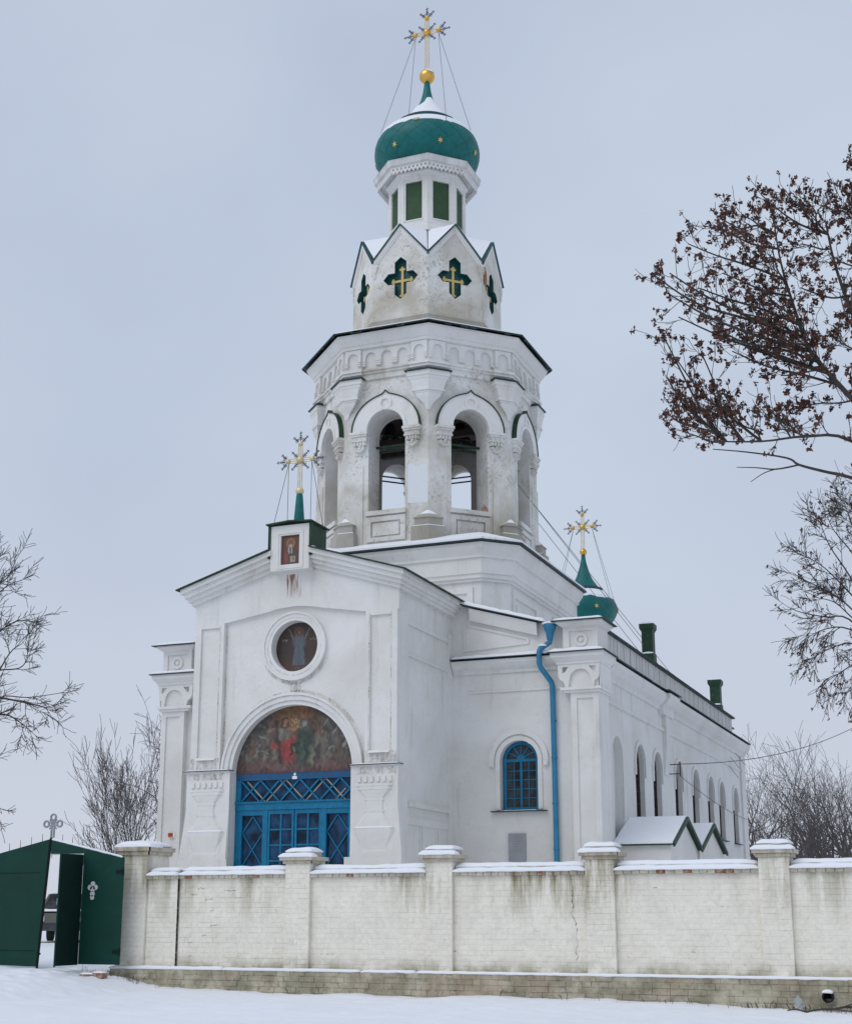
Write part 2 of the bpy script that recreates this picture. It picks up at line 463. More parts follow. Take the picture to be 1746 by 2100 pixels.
def arch_loop(cx, hw, z0, zs_, n=20):
    """opening with a round head: straight sides z0..zs, radius hw"""
    return [(cx - hw, z0), (cx + hw, z0)] + [(cx + hw * math.cos(PI * i / n), zs_ + hw * math.sin(PI * i / n)) for i in range(n + 1)]
def keel(hw, z0, za, n=14, cx=0.0, brk=60):
    """right-to-left outline of an ogee head"""
    r_ = [(hw * math.cos(R(brk) * i / n), z0 + hw * math.sin(R(brk) * i / n)) for i in range(n + 1)]
    x1, z1 = r_[-1]
    tx, tz = -math.sin(R(brk)), math.cos(R(brk))
    for i in range(1, 7):
        s_ = i / 6
        # cubic from the arc's tangent up into the point
        p0 = Vector((x1, z1)); p1 = p0 + Vector((tx, tz)) * (x1 * 0.62); p3 = Vector((0, za)); p2 = Vector((x1 * 0.10, za - (za - z1) * 0.55))
        q = p0 * (1 - s_) ** 3 + p1 * 3 * s_ * (1 - s_) ** 2 + p2 * 3 * s_ * s_ * (1 - s_) + p3 * s_ ** 3
        r_.append((q.x, q.y))
    l_ = [(-x, z) for x, z in r_[:-1]][::-1]
    return [(cx + x, z) for x, z in r_ + l_]

# ================================================================== SETTING: snow-covered ground
XP, XC, YT, YF, YN = -15.43, -15.314, 38.0, 29.70, 33.35
def lerp_tab(tab, x):
    if x <= tab[0][0]: return tab[0][1]
    for (a, b_), (c, d) in zip(tab, tab[1:]):
        if x <= c:
            t_ = (x - a) / (c - a)
            return b_ + (d - b_) * (t_ * t_ * (3 - 2 * t_))
    return tab[-1][1]
def sstep(a, b_, x):
    t_ = max(0, min(1, (x - a) / (b_ - a))); return t_ * t_ * (3 - 2 * t_)
GF = [(-40, 0.70), (-17, 0.72), (-14.8, 0.72), (-14.1, 0.615), (-13.0, 0.43), (-11.8, 0.41), (-10.7, 0.375), (-9.6, 0.40), (-8.4, 0.37), (-7.7, 0.41), (-6.0, 0.40), (-4.6, 0.38), (-3.6, 0.34), (-2.3, 0.31), (0, 0.26), (10, 0.2), (40, 0.1)]
FOOT = []
rf_ = random.Random(12)
for lane, off in ((0, 0.0), (1, 0.55), (2, -0.4)):
    for i in range(16):
        yy = 15.2 + i * 0.36 + rf_.uniform(-.06, .06); xx = -14.95 + (20.6 - yy) * 0.10 * (1 + lane) + (0.11 if i % 2 else -0.11) + off * (20.6 - yy) * .3 + rf_.uniform(-.05, .05)
        FOOT.append((xx, yy, rf_.uniform(.018, .04)))
for i in range(22):
    xx = -13 + i * 0.55; FOOT.append((xx + rf_.uniform(-.1, .1), 18.9 + (0.12 if i % 2 else -.12) + 0.4 * math.sin(i * .5), rf_.uniform(.012, .028)))
def ground_z(x, y):
    g = lerp_tab(GF, x)
    yard = 0.83 + 0.02 * noise.noise((x * 0.2, y * 0.2, 3.0))
    out = g * (0.10 + 0.90 * sstep(6, 20.2, y)) if y < 20.9 else g
    if x < -14.1: out = g * (0.25 + 0.75 * sstep(8, 19.5, y))
    z = out + (yard - out) * sstep(21.05, 21.75 if x > -14.1 else 24, y)
    near = max(0, 1 - abs(y - 16) / 40)
    z += near * (0.075 * noise.noise((x * 0.35, y * 0.5, 0)) * sstep(20.8, 19.6, y) + 0.014 * noise.noise((x * 1.7, y * 1.7, 5)) + 0.006 * noise.noise((x * 5, y * 5, 9)))
    if 14.5 < y < 21:
        z += 0.014 * noise.noise((x * 9, y * 9, 14)) + 0.022 * noise.noise((x * 3.1, y * 4.2, 21))
        for fx, fy, fd in FOOT:
            if abs(x - fx) < .2 and abs(y - fy) < .3:
                e_ = ((x - fx) / .075) ** 2 + ((y - fy) / .15) ** 2
                z -= fd * math.exp(-e_) - fd * .35 * math.exp(-((math.sqrt(e_) - 1.6) / .5) ** 2)
    # tyre track leading to the gate and trampled path
    d = abs((x + 15.2) + (y - 20.6) * 0.25)
    if y < 24: z -= 0.035 * math.exp(-(d / 0.35) ** 2) * (0.6 + 0.6 * noise.noise((x * 3, y * 3, 2)))
    return z
def axis(segs):
    r_ = []
    for a, b_, st in segs:
        n = max(1, int(round((b_ - a) / st)))
        r_ += [a + (b_ - a) * i / n for i in range(n)]
    return r_ + [segs[-1][1]]
xs = axis([(-900, -120, 130), (-120, -40, 10), (-40, -20, 1.0), (-20, -17.2, 0.12), (-17.2, -13, 0.055), (-13, 1, 0.10), (1, 40, 1.5), (40, 120, 10), (120, 900, 130)])
ys = axis([(-300, -20, 70), (-20, 13, 1.5), (13, 16.5, 0.12), (16.5, 21.2, 0.055), (21.2, 24, 0.12), (24, 60, 1.5), (60, 160, 10), (160, 1500, 134)])
mb = MB()
mb.v = [(x, y, ground_z(x, y)) for y in ys for x in xs]
nx = len(xs)
mb.f = [(j * nx + i, j * nx + i + 1, (j + 1) * nx + i + 1, (j + 1) * nx + i) for j in range(len(ys) - 1) for i in range(nx - 1)]
g = obj('snow_ground', mb.mesh('snow_ground', 'ground_snow', True))
g['kind'] = 'structure'

# ================================================================== BRICK FENCE
def snow_strip(mb, x0, x1, yc, hw, z, h, seed=0, step=0.05, edge=0.12):
    """a rounded band of snow lying along x"""
    n = max(3, int((x1 - x0) / step)); rings = []; m_ = 8
    for i in range(n + 1):
        x = x0 + (x1 - x0) * i / n
        e = min(1, min(i, n - i) * step / edge + 0.12); e = math.sqrt(e)
        hh = h * e * (1 + 0.30 * noise.noise((x * 1.1, seed, 1)) + 0.22 * noise.noise((x * 4.5, seed, 4)))
        ww = hw * (0.96 + 0.05 * noise.noise((x * 2.5, seed, 7)) + 0.03 * noise.noise((x * 9, seed, 8)))
        ring = [(x, yc - ww, z - 0.012 * (1 + noise.noise((x * 6, seed, 2))))]
        for k in range(m_ + 1):
            a = PI - PI * k / m_
            ring.append((x, yc + ww * math.copysign(abs(math.cos(a)) ** 0.7, math.cos(a)), z + hh * math.sin(a) ** 0.6 if 0 < k < m_ else z))
        ring.append((x, yc + ww, z - 0.01))
        rings.append(ring)
    mb.loft(rings)

fence = root('brick_fence', (-8.0, 21.2, 0.3), 'long whitewashed brick fence with snow-capped piers in front of the church', 'fence')
ZL, ZT = 0.745, 2.19            # ledge of the plinth, underside of the coping
PIERS = [(-10.93, -10.49), (-8.47, -8.03), (-5.90, -5.46), (-3.34, -2.91), (-0.75, -0.31)]
SECT = [(-13.55, -12.965, 20.985), (-12.945, -10.93, 21.03), (-10.49, -8.47, 21.03), (-8.03, -5.90, 21.03), (-5.46, -3.34, 21.03), (-2.91, -0.75, 21.03), (-0.31, 3.0, 21.03)]
BR = []                          # every brick: (x0, x1, z0, z1, yfront, material)
def brick_face(x0, x1, z0, z1, yf, mat, seed, hz=0.0795, bl=0.258, relief=0.005):
    rr = random.Random(seed)
    nrow = max(1, int(round((z1 - z0) / hz))); h = (z1 - z0) / nrow
    for r_ in range(nrow):
        x = x0 - (bl * 0.5 if r_ % 2 else 0) - rr.uniform(0, 0.03)
        while x < x1 - 0.012:
            ln = bl * (0.5 if rr.random() < 0.22 else 1) * rr.uniform(0.94, 1.06)
            g_ = rr.uniform(0.0006, 0.0036); a, b_ = max(x + g_, x0), min(x + ln - g_, x1)
            x += ln
            if b_ - a < 0.03: continue
            zj = rr.uniform(-0.004, 0.004); gz_ = rr.uniform(0.0006, 0.0034)
            BR.append((a, b_, z0 + r_ * h + gz_ + zj, z0 + (r_ + 1) * h - gz_ + zj, yf - rr.uniform(0.1, 1.0) ** 1.5 * relief, mat))
core = MB(); pl = MB(); cop = MB(); sn = MB(); joint = MB()
for i, (x0, x1, yf) in enumerate(SECT):
    core.box(x0, x1, yf + 0.002, 21.38, ZL - 0.02, ZT)
    brick_face(x0, x1, ZL, ZT, yf, 'fence_paint', 10 + i, relief=0.006 if i < 2 else 0.0032)
    a, b_ = x0 - 0.0, x1 + 0.0
    if i == 0: b_ = SECT[1][0]
    # corbel row of headers under the coping
    rr = random.Random(50 + i); x = a
    while x < b_ - 0.05:
        ln = 0.125 * rr.uniform(0.9, 1.1)
        BR.append((x + 0.003, min(x + ln - 0.005, b_), ZT - 0.006 + rr.uniform(-0.006, 0.004), ZT + 0.062, yf - 0.05 - rr.uniform(0, 0.014), 'coping_paint'))
        x += ln
    cop.box(a, b_, yf - 0.035, 21.42, ZT, ZT + 0.058)
    cop.box(a + 0.01, b_ - 0.01, yf + 0.03, 21.36, ZT + 0.058, ZT + 0.135)
    snow_strip(sn, a + 0.0, b_ - 0.0, yf + 0.035, 0.125, ZT + 0.060, 0.062, 3 + i)
    snow_strip(sn, a + 0.02, b_ - 0.02, yf + 0.185, 0.165, ZT + 0.137, 0.058, 23 + i)
joint.box(-12.966, -12.944, 21.05, 21.3, ZL, ZT)
for i, (x0, x1) in enumerate(PIERS):
    core.box(x0, x1, 20.955, 21.42, ZL - 0.02, 2.40)
    brick_face(x0 + 0.002, x1 - 0.002, ZL, 2.40, 20.953, 'fence_paint', 90 + i)
    cx = (x0 + x1) / 2; hw = (x1 - x0) / 2
    for k, (dw, z0, z1) in enumerate([(0.035, 2.40, 2.455), (0.075, 2.455, 2.515)]):
        cop.box(x0 - dw, x1 + dw, 20.955 - dw, 21.42 + dw, z0, z1)
        brick_face(x0 - dw, x1 + dw, z0, z1, 20.953 - dw, 'coping_paint', 190 + i * 3 + k, 0.06, 0.2, 0.012)
    cop.box(x0 - 0.0, x1 + 0.0, 20.99, 21.38, 2.515, 2.60)
    snow_strip(sn, x0 - 0.09, x1 + 0.09, 20.955, 0.10, 2.515, 0.062, 60 + i, 0.03, 0.07)
    snow_strip(sn, x0 - 0.02, x1 + 0.02, 21.185, 0.225, 2.602, 0.062, 80 + i, 0.03, 0.09)
# gate pier: a deep front part and a set-back part under one cap
core.box(-14.10, -13.552, 20.93, 21.62, 0.3, 2.58)
brick_face(-14.10, -13.555, 0.76, 2.58, 20.928, 'fence_paint', 301)
for i, (dw, z0, z1) in enumerate(((0.04, 2.58, 2.65), (0.075, 2.65, 2.72))):
    cop.box(-14.10 - dw, -13.552 + dw, 20.93 - dw, 21.62 + dw, z0, z1); brick_face(-14.10 - dw, -13.552 + dw, z0, z1, 20.928 - dw, 'coping_paint', 303 + i, 0.07)
cop.frustum((-14.13, -13.52, 20.90, 21.65, 2.72), (-13.98, -13.67, 21.1, 21.45, 2.80))
snow_strip(sn, -14.19, -13.46, 21.06, 0.20, 2.722, 0.09, 120, 0.03, 0.14)
snow_strip(sn, -14.13, -13.52, 21.33, 0.36, 2.745, 0.10, 121, 0.03, 0.2)
# plinth
pl.box(-14.16, 3.0, 20.885, 21.5, 0.05, ZL - 0.012)
brick_face(-14.16, 3.0, 0.14, ZL - 0.014, 20.883, 'plinth_paint', 400, 0.085, 0.262, 0.016)
snow_strip(sn, -14.17, -12.0, 20.925, 0.062, ZL - 0.012, 0.040, 201, 0.04, 0.05)
snow_strip(sn, -12.0, -9.55, 20.925, 0.060, ZL - 0.012, 0.034, 202, 0.04, 0.05)
snow_strip(sn, -9.53, -8.62, 20.928, 0.055, ZL - 0.012, 0.030, 203, 0.04, 0.05)
snow_strip(sn, -8.60, -2.0, 20.925, 0.058, ZL - 0.012, 0.028, 204, 0.04, 0.05)
snow_strip(sn, -1.98, 3.0, 20.925, 0.058, ZL - 0.012, 0.028, 205, 0.04, 0.05)
part('bay_wall', core, 'fence_joint', fence)
part('plinth', pl, 'plinth_paint', fence)
part('coping', cop, 'coping_paint', fence)
part('open_joint', joint, 'plinth_paint', fence)
part('snow_cover', sn, 'snow', fence, smooth=True)
def brick_geo(mb, b_):
    x0, x1, z0, z1, yf, _ = b_
    c = 0.004; yb = 0.05
    mb.add([(x0, yf + yb, z0), (x1, yf + yb, z0), (x1, yf + yb, z1), (x0, yf + yb, z1),
            (x0, yf + c, z0), (x1, yf + c, z0), (x1, yf + c, z1), (x0, yf + c, z1),
            (x0 + c, yf, z0 + c), (x1 - c, yf, z0 + c), (x1 - c, yf, z1 - c), (x0 + c, yf, z1 - c)],
           [(0, 1, 5, 4), (1, 2, 6, 5), (2, 3, 7, 6), (3, 0, 4, 7), (4, 5, 9, 8), (5, 6, 10, 9), (6, 7, 11, 10), (7, 4, 8, 11), (8, 9, 10, 11)])
def in_view(b_):
    p = Vector(((b_[0] + b_[1]) / 2, b_[4], (b_[2] + b_[3]) / 2)) - CAM
    k = p.dot(FW); x = CX + F * p.dot(RT) / k
    return 5 < x < 1740 and b_[2] > ground_z(p.x, 20.7) - 0.02
seen = [b_ for b_ in BR if in_view(b_)]
seen.sort(key=lambda b_: -(b_[1] - b_[0]) * (b_[3] - b_[2]) / depth(((b_[0] + b_[1]) / 2, b_[4], b_[2])) ** 2)
single = set(map(id, seen[:300]))
rest = {}
rr = random.Random(5)
for b_ in BR:
    if id(b_) in single:
        cx, cz = (b_[0] + b_[1]) / 2, b_[2]
        k = MB(); brick_geo(k, (b_[0] - cx, b_[1] - cx, 0, b_[3] - cz, 0, 0))
        o = obj('brick', k.mesh('brick', b_[5]), fence, (cx, b_[4], cz))
    else:
        m_ = 'red_brick' if b_[5] == 'coping_paint' and rr.random() < 0.05 else b_[5]
        brick_geo(rest.setdefault(m_, MB()), b_)
for m_, k in rest.items():
    o = part('brickwork', k, m_, fence); o['kind'] = 'stuff'
# crack in the third bay and the small ones beside the gate pier
cr_ = MB()
rr = random.Random(3)
def crack(x, z0, z1, w0=0.008):
    z = z0; p = []
    while z > z1:
        p.append((x, z)); z -= rr.uniform(0.018, 0.04); x += rr.uniform(-0.02, 0.022)
    for (xa, za), (xb, zb) in zip(p, p[1:]):
        ww = w0 * rr.choice((.2, .3, .4, .5, .9))
        cr_.add([(xa - ww, 21.0215, za), (xa + ww, 21.0215, za), (xb + ww, 21.0215, zb), (xb - ww, 21.0215, zb)], [(0, 1, 2, 3)])
crack(-6.12, 2.02, 1.42, .005); crack(-6.07, 1.40, 0.92, 0.0035)
for cx_, cz_, ln in [(-12.33, 1.42, 0.13), (-12.5, 1.26, 0.10), (-12.35, 1.66, 0.06), (-12.72, 1.92, 0.12), (-12.45, 1.84, 0.14), (-12.1, 1.98, 0.22), (-12.6, 2.02, 0.16), (-11.9, 1.86, 0.13), (-12.75, 1.14, 0.08), (-12.74, 0.93, 0.09), (-4.9, 1.98, 0.06), (-8.15, 1.05, 0.16), (-10.2, 0.98, 0.12)]:
    n = 4
    for i in range(n):
        x0 = cx_ + ln * i / n; x1 = cx_ + ln * (i + 1) / n; dz = rr.uniform(-0.01, 0.01); h = rr.uniform(0.002, 0.007)
        cr_.add([(x0, 21.0212, cz_ + dz), (x1, 21.0212, cz_ + dz), (x1, 21.0212, cz_ + dz + h), (x0, 21.0212, cz_ + dz + h)], [(0, 1, 2, 3)])
part('crack', cr_, 'hole_black', fence)
dp = MB(); dp.lathe([(0.075, 0), (0.075, 0.16), (0.058, 0.16), (0.058, 0.01)], 20, 0.0, cap=False)
dp.lathe([(0.0581, 0.02), (0.0005, 0.02)], 20, 0.0, cap=False)
dp.xf(Matrix.Translation((-2.47, 20.90, 0.50)) @ Matrix.Rotation(R(90), 4, 'X'))
part('drain_pipe', dp, 'hole_black', fence, smooth=True)
k = MB(); snow_strip(k, -2.54, -2.40, 20.80, 0.075, 0.568, 0.035, 3, 0.02, 0.05); part('snow_cover', k, 'snow', fence, smooth=True)

# ================================================================== CHURCH
church = root('church', (XC, 40.0, 0.83), 'white plastered church with octagonal bell tower and teal onion domes', 'church')
def cp(name, mb, mat, smooth=False, loc=None, rotz=0.0, parent=None, label=None):
    return part(name, mb, mat, parent or church, loc, rotz, smooth, label)
PX = (XP, 0, 0)
# ---- porch walls
def zr(u): return 10.33 - 0.31 * abs(u)
HW = 1.58; ZS = 4.86
w_ = MB()
head = [(HW * math.cos(PI * i / 28), ZS + HW * math.sin(PI * i / 28)) for i in range(29)]
circ = [(0.62 * math.cos(2 * PI * i / 40), 7.86 + 0.62 * math.sin(2 * PI * i / 40)) for i in range(40)]
outer = [(-2.66, 0.3), (-HW, 0.3)] + head[::-1] + [(HW, 0.3), (2.66, 0.3), (2.66, 9.3), (0, 10.1), (-2.66, 9.3)]
w_.plate(outer, [circ], 29.82, 30.3)
for s_ in (-1, 1):
    a, b_ = sorted((s_ * 2.2, s_ * 2.66)); w_.box(a, b_, 30.3, 33.6, 0.3, 9.35)
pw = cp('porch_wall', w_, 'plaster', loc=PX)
# field frame, pilasters, frieze
f_ = MB()
fr = [(-2.74, 8.55), (-1.88, 8.55), (-0.75, 8.73), (-0.4, 8.80), (0, 8.83), (0.4, 8.80), (0.75, 8.73), (1.88, 8.55), (2.74, 8.55), (2.74, 9.15), (0, 9.98), (-2.74, 9.15)]
f_.plate(fr, (), 29.725, 29.83)
cp('frieze', f_, 'plaster', loc=PX, parent=None)
for s_ in (-1, 1):
    p_ = MB()
    a, b_ = sorted((s_ * 1.90, s_ * 2.71))
    p_.box(a, b_, 29.755, 29.83, 4.95, 8.55)
    h0, h1 = sorted((s_ * 2.02, s_ * 2.54))
    p_.plate([(a, 4.95), (b_, 4.95), (b_, 8.549), (a, 8.549)], [[(h0, 5.27), (h1, 5.27), (h1, 8.44), (h0, 8.44)]], 29.70, 29.754)
    p_.mould_x([(29.62, 5.20), (29.69, 5.20), (29.699, 5.25), (29.66, 5.25)], h0, h1)
    o = cp('pilaster', p_, 'plaster', loc=PX)
    # return of the corner pilaster on the side wall
    q_ = MB(); x0, x1 = sorted((s_ * 2.659, s_ * 2.72)); q_.box(x0, x1, 29.83, 30.35, 0.35, 8.55)
    q_.box(*sorted((s_ * 2.659, s_ * 2.71)), 33.0, 33.36, 0.35, 8.55)
    cp('side_pilaster', q_, 'plaster', loc=PX)
# archivolt and round moulding
a_ = MB()
a_.arc(0, ZS, HW, HW + 0.10, 29.735, 29.83, 0, 180, 40)
a_.arc(0, ZS, HW + 0.101, HW + 0.22, 29.70, 29.83, 0, 180, 40)
a_.arc(0, ZS, HW + 0.221, HW + 0.28, 29.665, 29.83, 0, 180, 40)
cp('door_arch', a_, 'plaster', loc=PX)
a_ = MB()
a_.arc(0, 7.86, 0.62, 0.70, 29.76, 29.83, 0, 360, 48)
a_.arc(0, 7.86, 0.701, 0.79, 29.75, 29.83, 0, 360, 48)
a_.arc(0, 7.86, 0.791, 0.84, 29.725, 29.83, 0, 360, 48)
cp('round_frame', a_, 'plaster', loc=PX)
# portal piers with bulging relief
for s_ in (-1, 1):
    p_ = MB()
    lo, hi = 1.585, 2.76
    def rng(a, b_): return sorted((s_ * a, s_ * b_))
    p_.box(*rng(lo, hi), 29.66, 29.83, 0.3, 4.90)
    p_.box(*rng(lo, hi + 0.05), 29.62, 29.83, 4.90, 4.93)
    p_.frustum((*rng(lo + .02, hi + 0.14), 29.60, 29.82, 2.7), (*rng(lo + .02, hi - 0.003), 29.664, 29.82, 4.0))
    p_.box(*rng(lo - 0.07, hi + 0.16), 29.5, 29.83, 0.3, 2.86)
    o = cp('portal_pier', p_, 'plaster', loc=PX)
    c = s_ * 2.19
    for i in range(6):
        k = MB(); x = c + (i - 2.5) * 0.155
        k.box(x - 0.04, x + 0.04, 29.625, 29.661, 4.54, 4.665); part('dentil', k, 'plaster', o)
    k = MB()
    lev = [(2.87, .40), (2.98, .40), (3.02, .33), (3.20, .43), (3.40, .515), (3.44, .525), (3.50, .525), (3.505, .50), (3.62, .40), (3.74, .31), (3.84, .255), (3.86, .255), (3.862, .28), (3.90, .28), (3.902, .24), (4.12, .24), (4.122, .275), (4.17, .275), (4.172, .25), (4.30, .36), (4.36, .38), (4.362, .42), (4.44, .42), (4.442, .45), (4.50, .45)]
    rings = []
    for z, hw in lev:
        d = 0.02 + 0.17 * max(0, hw - 0.20); y = 29.66 - d
        rings.append([(c - hw, 29.67, z), (c - hw, y + 0.05, z), (c - hw * 0.80, y, z), (c + hw * 0.80, y, z), (c + hw, y + 0.05, z), (c + hw, 29.67, z)])
    k.loft(rings); part('bulb_relief', k, 'plaster', o)
    k = MB(); snow_strip(k, c - 0.48, c + 0.48, 29.625, 0.045, 3.505, 0.035, 9 + s_); part('snow_cover', k, 'snow', o, smooth=True)
    k = MB(); k.box(*rng(lo - 0.02, hi + 0.08), 29.58, 29.82, 4.931, 4.946); part('ledge_sheet', k, 'roof_edge', o)
    k = MB(); a, b_ = rng(lo, hi + 0.06); snow_strip(k, a, b_, 29.63, 0.045, 4.947, 0.022, 31 + s_); part('snow_cover', k, 'snow', o, smooth=True)
# side wall mouldings of the porch
for s_ in (-1, 1):
    def pf(pts): return [(s_ * x, z) for x, z in pts]
    for pr in ([(2.65, 8.30), (2.72, 8.30), (2.72, 8.40), (2.65, 8.44)], [(2.65, 7.55), (2.70, 7.55), (2.70, 7.62), (2.65, 7.65)], [(2.65, 4.02), (2.74, 4.02), (2.76, 4.10), (2.65, 4.2)], [(2.65, 3.62), (2.69, 3.62), (2.69, 3.80), (2.65, 3.80)], [(2.65, 1.2), (2.70, 1.2), (2.70, 1.6), (2.65, 1.6)]):
        k = MB(); k.mould_y(pf(pr), 30.36, 32.99); cp('side_moulding', k, 'plaster', loc=PX)
    for y in (31.30, 32.30):
        for dy in (-0.11, 0.03):
            k = MB(); k.box(*sorted((s_ * 2.65, s_ * 2.69)), y + dy, y + dy + 0.08, 1.601, 3.619); cp('side_strip', k, 'plaster', loc=PX)
# raking cornice
STEPS = [(0.0, 0.12, 29.37, 2.99), (0.12, 0.24, 29.45, 2.92), (0.24, 0.34, 29.54, 2.86), (0.34, 0.44, 29.63, 2.80)]
k = MB()
for d0, d1, yf, um in STEPS:
    for s_ in (-1, 1):
        k.loft([[(s_ * u, y, zr(u) - d) for y, d in ((yf, d0), (29.84, d0), (29.84, d1), (yf, d1))] for u in (0.50, um)])
        k.box(*sorted((s_ * 2.64, s_ * um)), 29.841, 33.5, zr(um) - d1, zr(um) - d0)
cp('porch_cornice', k, 'plaster', loc=PX)
def chevron(u0, u1, dz0, dz1, y0, y1):
    m_ = MB()
    for s_ in (-1, 1):
        pr = [(s_ * u0, zr(u0) + dz0), (s_ * u1, zr(u1) + dz0), (s_ * u1, zr(u1) + dz1), (s_ * u0, zr(u0) + dz1)]
        m_.mould_y(pr, y0, y1)
    return m_
rf = cp('porch_roof', chevron(0.55, 3.09, 0.005, 0.035, 29.30, 34.8), 'roof_green', loc=PX)
part('snow_cover', chevron(0.6, 2.96, 0.036, 0.065, 29.55, 34.6), 'snow', rf)
# icon box on the gable
k = MB(); k.box(-0.56, 0.56, 29.48, 30.26, 9.98, 10.84); gb = cp('gable_box', k, 'roof_green', loc=PX)
k = MB(); k.plate([(-0.52, 9.66), (0.52, 9.66), (0.52, 10.78), (-0.52, 10.78)], [[(-0.25, 9.80), (0.25, 9.80), (0.25, 10.53), (-0.25, 10.53)]], 29.42, 29.479)
k.plate([(-0.36, 9.70), (0.36, 9.70), (0.36, 10.63), (-0.36, 10.63)], [[(-0.30, 9.75), (0.30, 9.75), (0.30, 10.57), (-0.30, 10.57)]], 29.405, 29.419)
part('box_face', k, 'plaster', gb)
k = MB(); k.box(-0.515, 0.515, 29.482, 29.8, 9.66, 9.979); part('box_base', k, 'plaster', gb)
k = MB()
for s_ in (-1, 1):
    k.box(*sorted((s_ * 0.521, s_ * 0.59)), 29.40, 29.48, 9.98, 10.80)
    k.loft([[(s_ * 0.62, 29.32, 10.80), (s_ * 0.62, 30.3, 10.80), (s_ * 0.62, 30.3, 10.835), (s_ * 0.62, 29.32, 10.835)], [(0, 29.32, 10.845), (0, 30.3, 10.845), (0, 30.3, 10.88), (0, 29.32, 10.88)]])
part('box_trim', k, 'roof_green', gb)
k = MB(); k.box(0.561, 0.66, 29.36, 30.2, 10.165, 10.19); part('snow_cover', k, 'snow', gb)
st = MB(); st.box(-0.22, 0.18, 29.721, 29.7235, 9.0, 9.62); cp('rust_stain', st, 'rust_stain', loc=PX)

# ---- brown grime in the edges of the mouldings
def grime(fn):
    k = MB(); fn(k); return cp('grime', k, 'grime', loc=PX)
def v_line(k, u, z0, z1, y, w=0.03): k.add([(u - w / 2, y, z0), (u + w / 2, y, z0), (u + w / 2, y, z1), (u - w / 2, y, z1)], [(0, 1, 2, 3)])
def a_line(k, cz, r0, r1, y, a0, a1, n_=30):
    for i in range(n_):
        p = [R(a0 + (a1 - a0) * (i + q) / n_) for q in (0, 1)]
        k.add([(r0 * math.cos(p[0]), y, cz + r0 * math.sin(p[0])), (r1 * math.cos(p[0]), y, cz + r1 * math.sin(p[0])), (r1 * math.cos(p[1]), y, cz + r1 * math.sin(p[1])), (r0 * math.cos(p[1]), y, cz + r0 * math.sin(p[1]))], [(0, 1, 2, 3)])
for u, z0, z1 in ((-1.875, 5.0, 8.5), (1.875, 5.5, 8.45)): grime(lambda k: v_line(k, u, z0, z1, 29.8175, 0.05))
for u in (2.00, 2.56, -2.0): grime(lambda k: v_line(k, u, 5.0, 8.5, 29.698, 0.03))
grime(lambda k: a_line(k, ZS, HW + 0.28, HW + 0.36, 29.817, 20, 160)); grime(lambda k: a_line(k, ZS, HW + 0.205, HW + 0.235, 29.6975, 35, 150)); grime(lambda k: a_line(k, ZS, HW + 0.085, HW + 0.115, 29.6985, 60, 120))
grime(lambda k: a_line(k, 7.86, 0.835, 0.93, 29.817, 200, 340)); grime(lambda k: a_line(k, 7.86, 0.705, 0.73, 29.7475, 180, 360))
for u in (-0.1, 0.02, 0.12): grime(lambda k: v_line(k, u, 6.75, 6.98, 29.816, 0.1))
for s_ in (-1, 1):
    grime(lambda k: k.add([(s_ * 1.75, 29.657, 4.72), (s_ * 2.72, 29.657, 4.72), (s_ * 2.72, 29.657, 4.89), (s_ * 1.75, 29.657, 4.89)], [(0, 1, 2, 3)]))
    grime(lambda k: k.add([(s_ * 1.92, 29.697, 4.97), (s_ * 2.70, 29.697, 4.97), (s_ * 2.70, 29.697, 5.25), (s_ * 1.92, 29.697, 5.25)], [(0, 1, 2, 3)]))
# ---- door
DY = 29.96
D = root  # (door is a part of the church)
k = MB()
k.box(-1.575, 1.575, DY, DY + 0.12, 4.70, 4.88)
door = cp('door_lintel', k, 'blue_dark', loc=PX)
k = MB()
k.box(-1.575, 1.575, DY - 0.02, DY + 0.12, 4.00, 4.16); k.box(-1.575, 1.575, DY - 0.05, DY + 0.12, 4.16, 4.20)
k.box(-1.575, -1.39, DY, DY + 0.12, 0.9, 3.999); k.box(1.39, 1.575, DY, DY + 0.12, 0.9, 3.999)
k.box(-1.575, -1.44, DY, DY + 0.12, 4.201, 4.699); k.box(1.44, 1.575, DY, DY + 0.12, 4.201, 4.699)
for s_ in (-1, 1):
    k.box(*sorted((s_ * 0.70, s_ * 0.835)), DY - 0.01, DY + 0.12, 0.9, 3.998)
    k.box(*sorted((s_ * 0.836, s_ * 1.389)), DY, DY + 0.1, 3.88, 3.997); k.box(*sorted((s_ * 0.836, s_ * 1.389)), DY, DY + 0.1, 0.9, 1.7)
dfr = cp('door_frame', k, 'blue_paint', loc=PX)
k = MB(); k.box(-1.44, 1.44, DY + 0.07, DY + 0.08, 4.201, 4.699); tr_ = cp('transom_window', k, 'door_glass', loc=PX)
k = MB()
n = 6; stp = 2.88 / 5.5
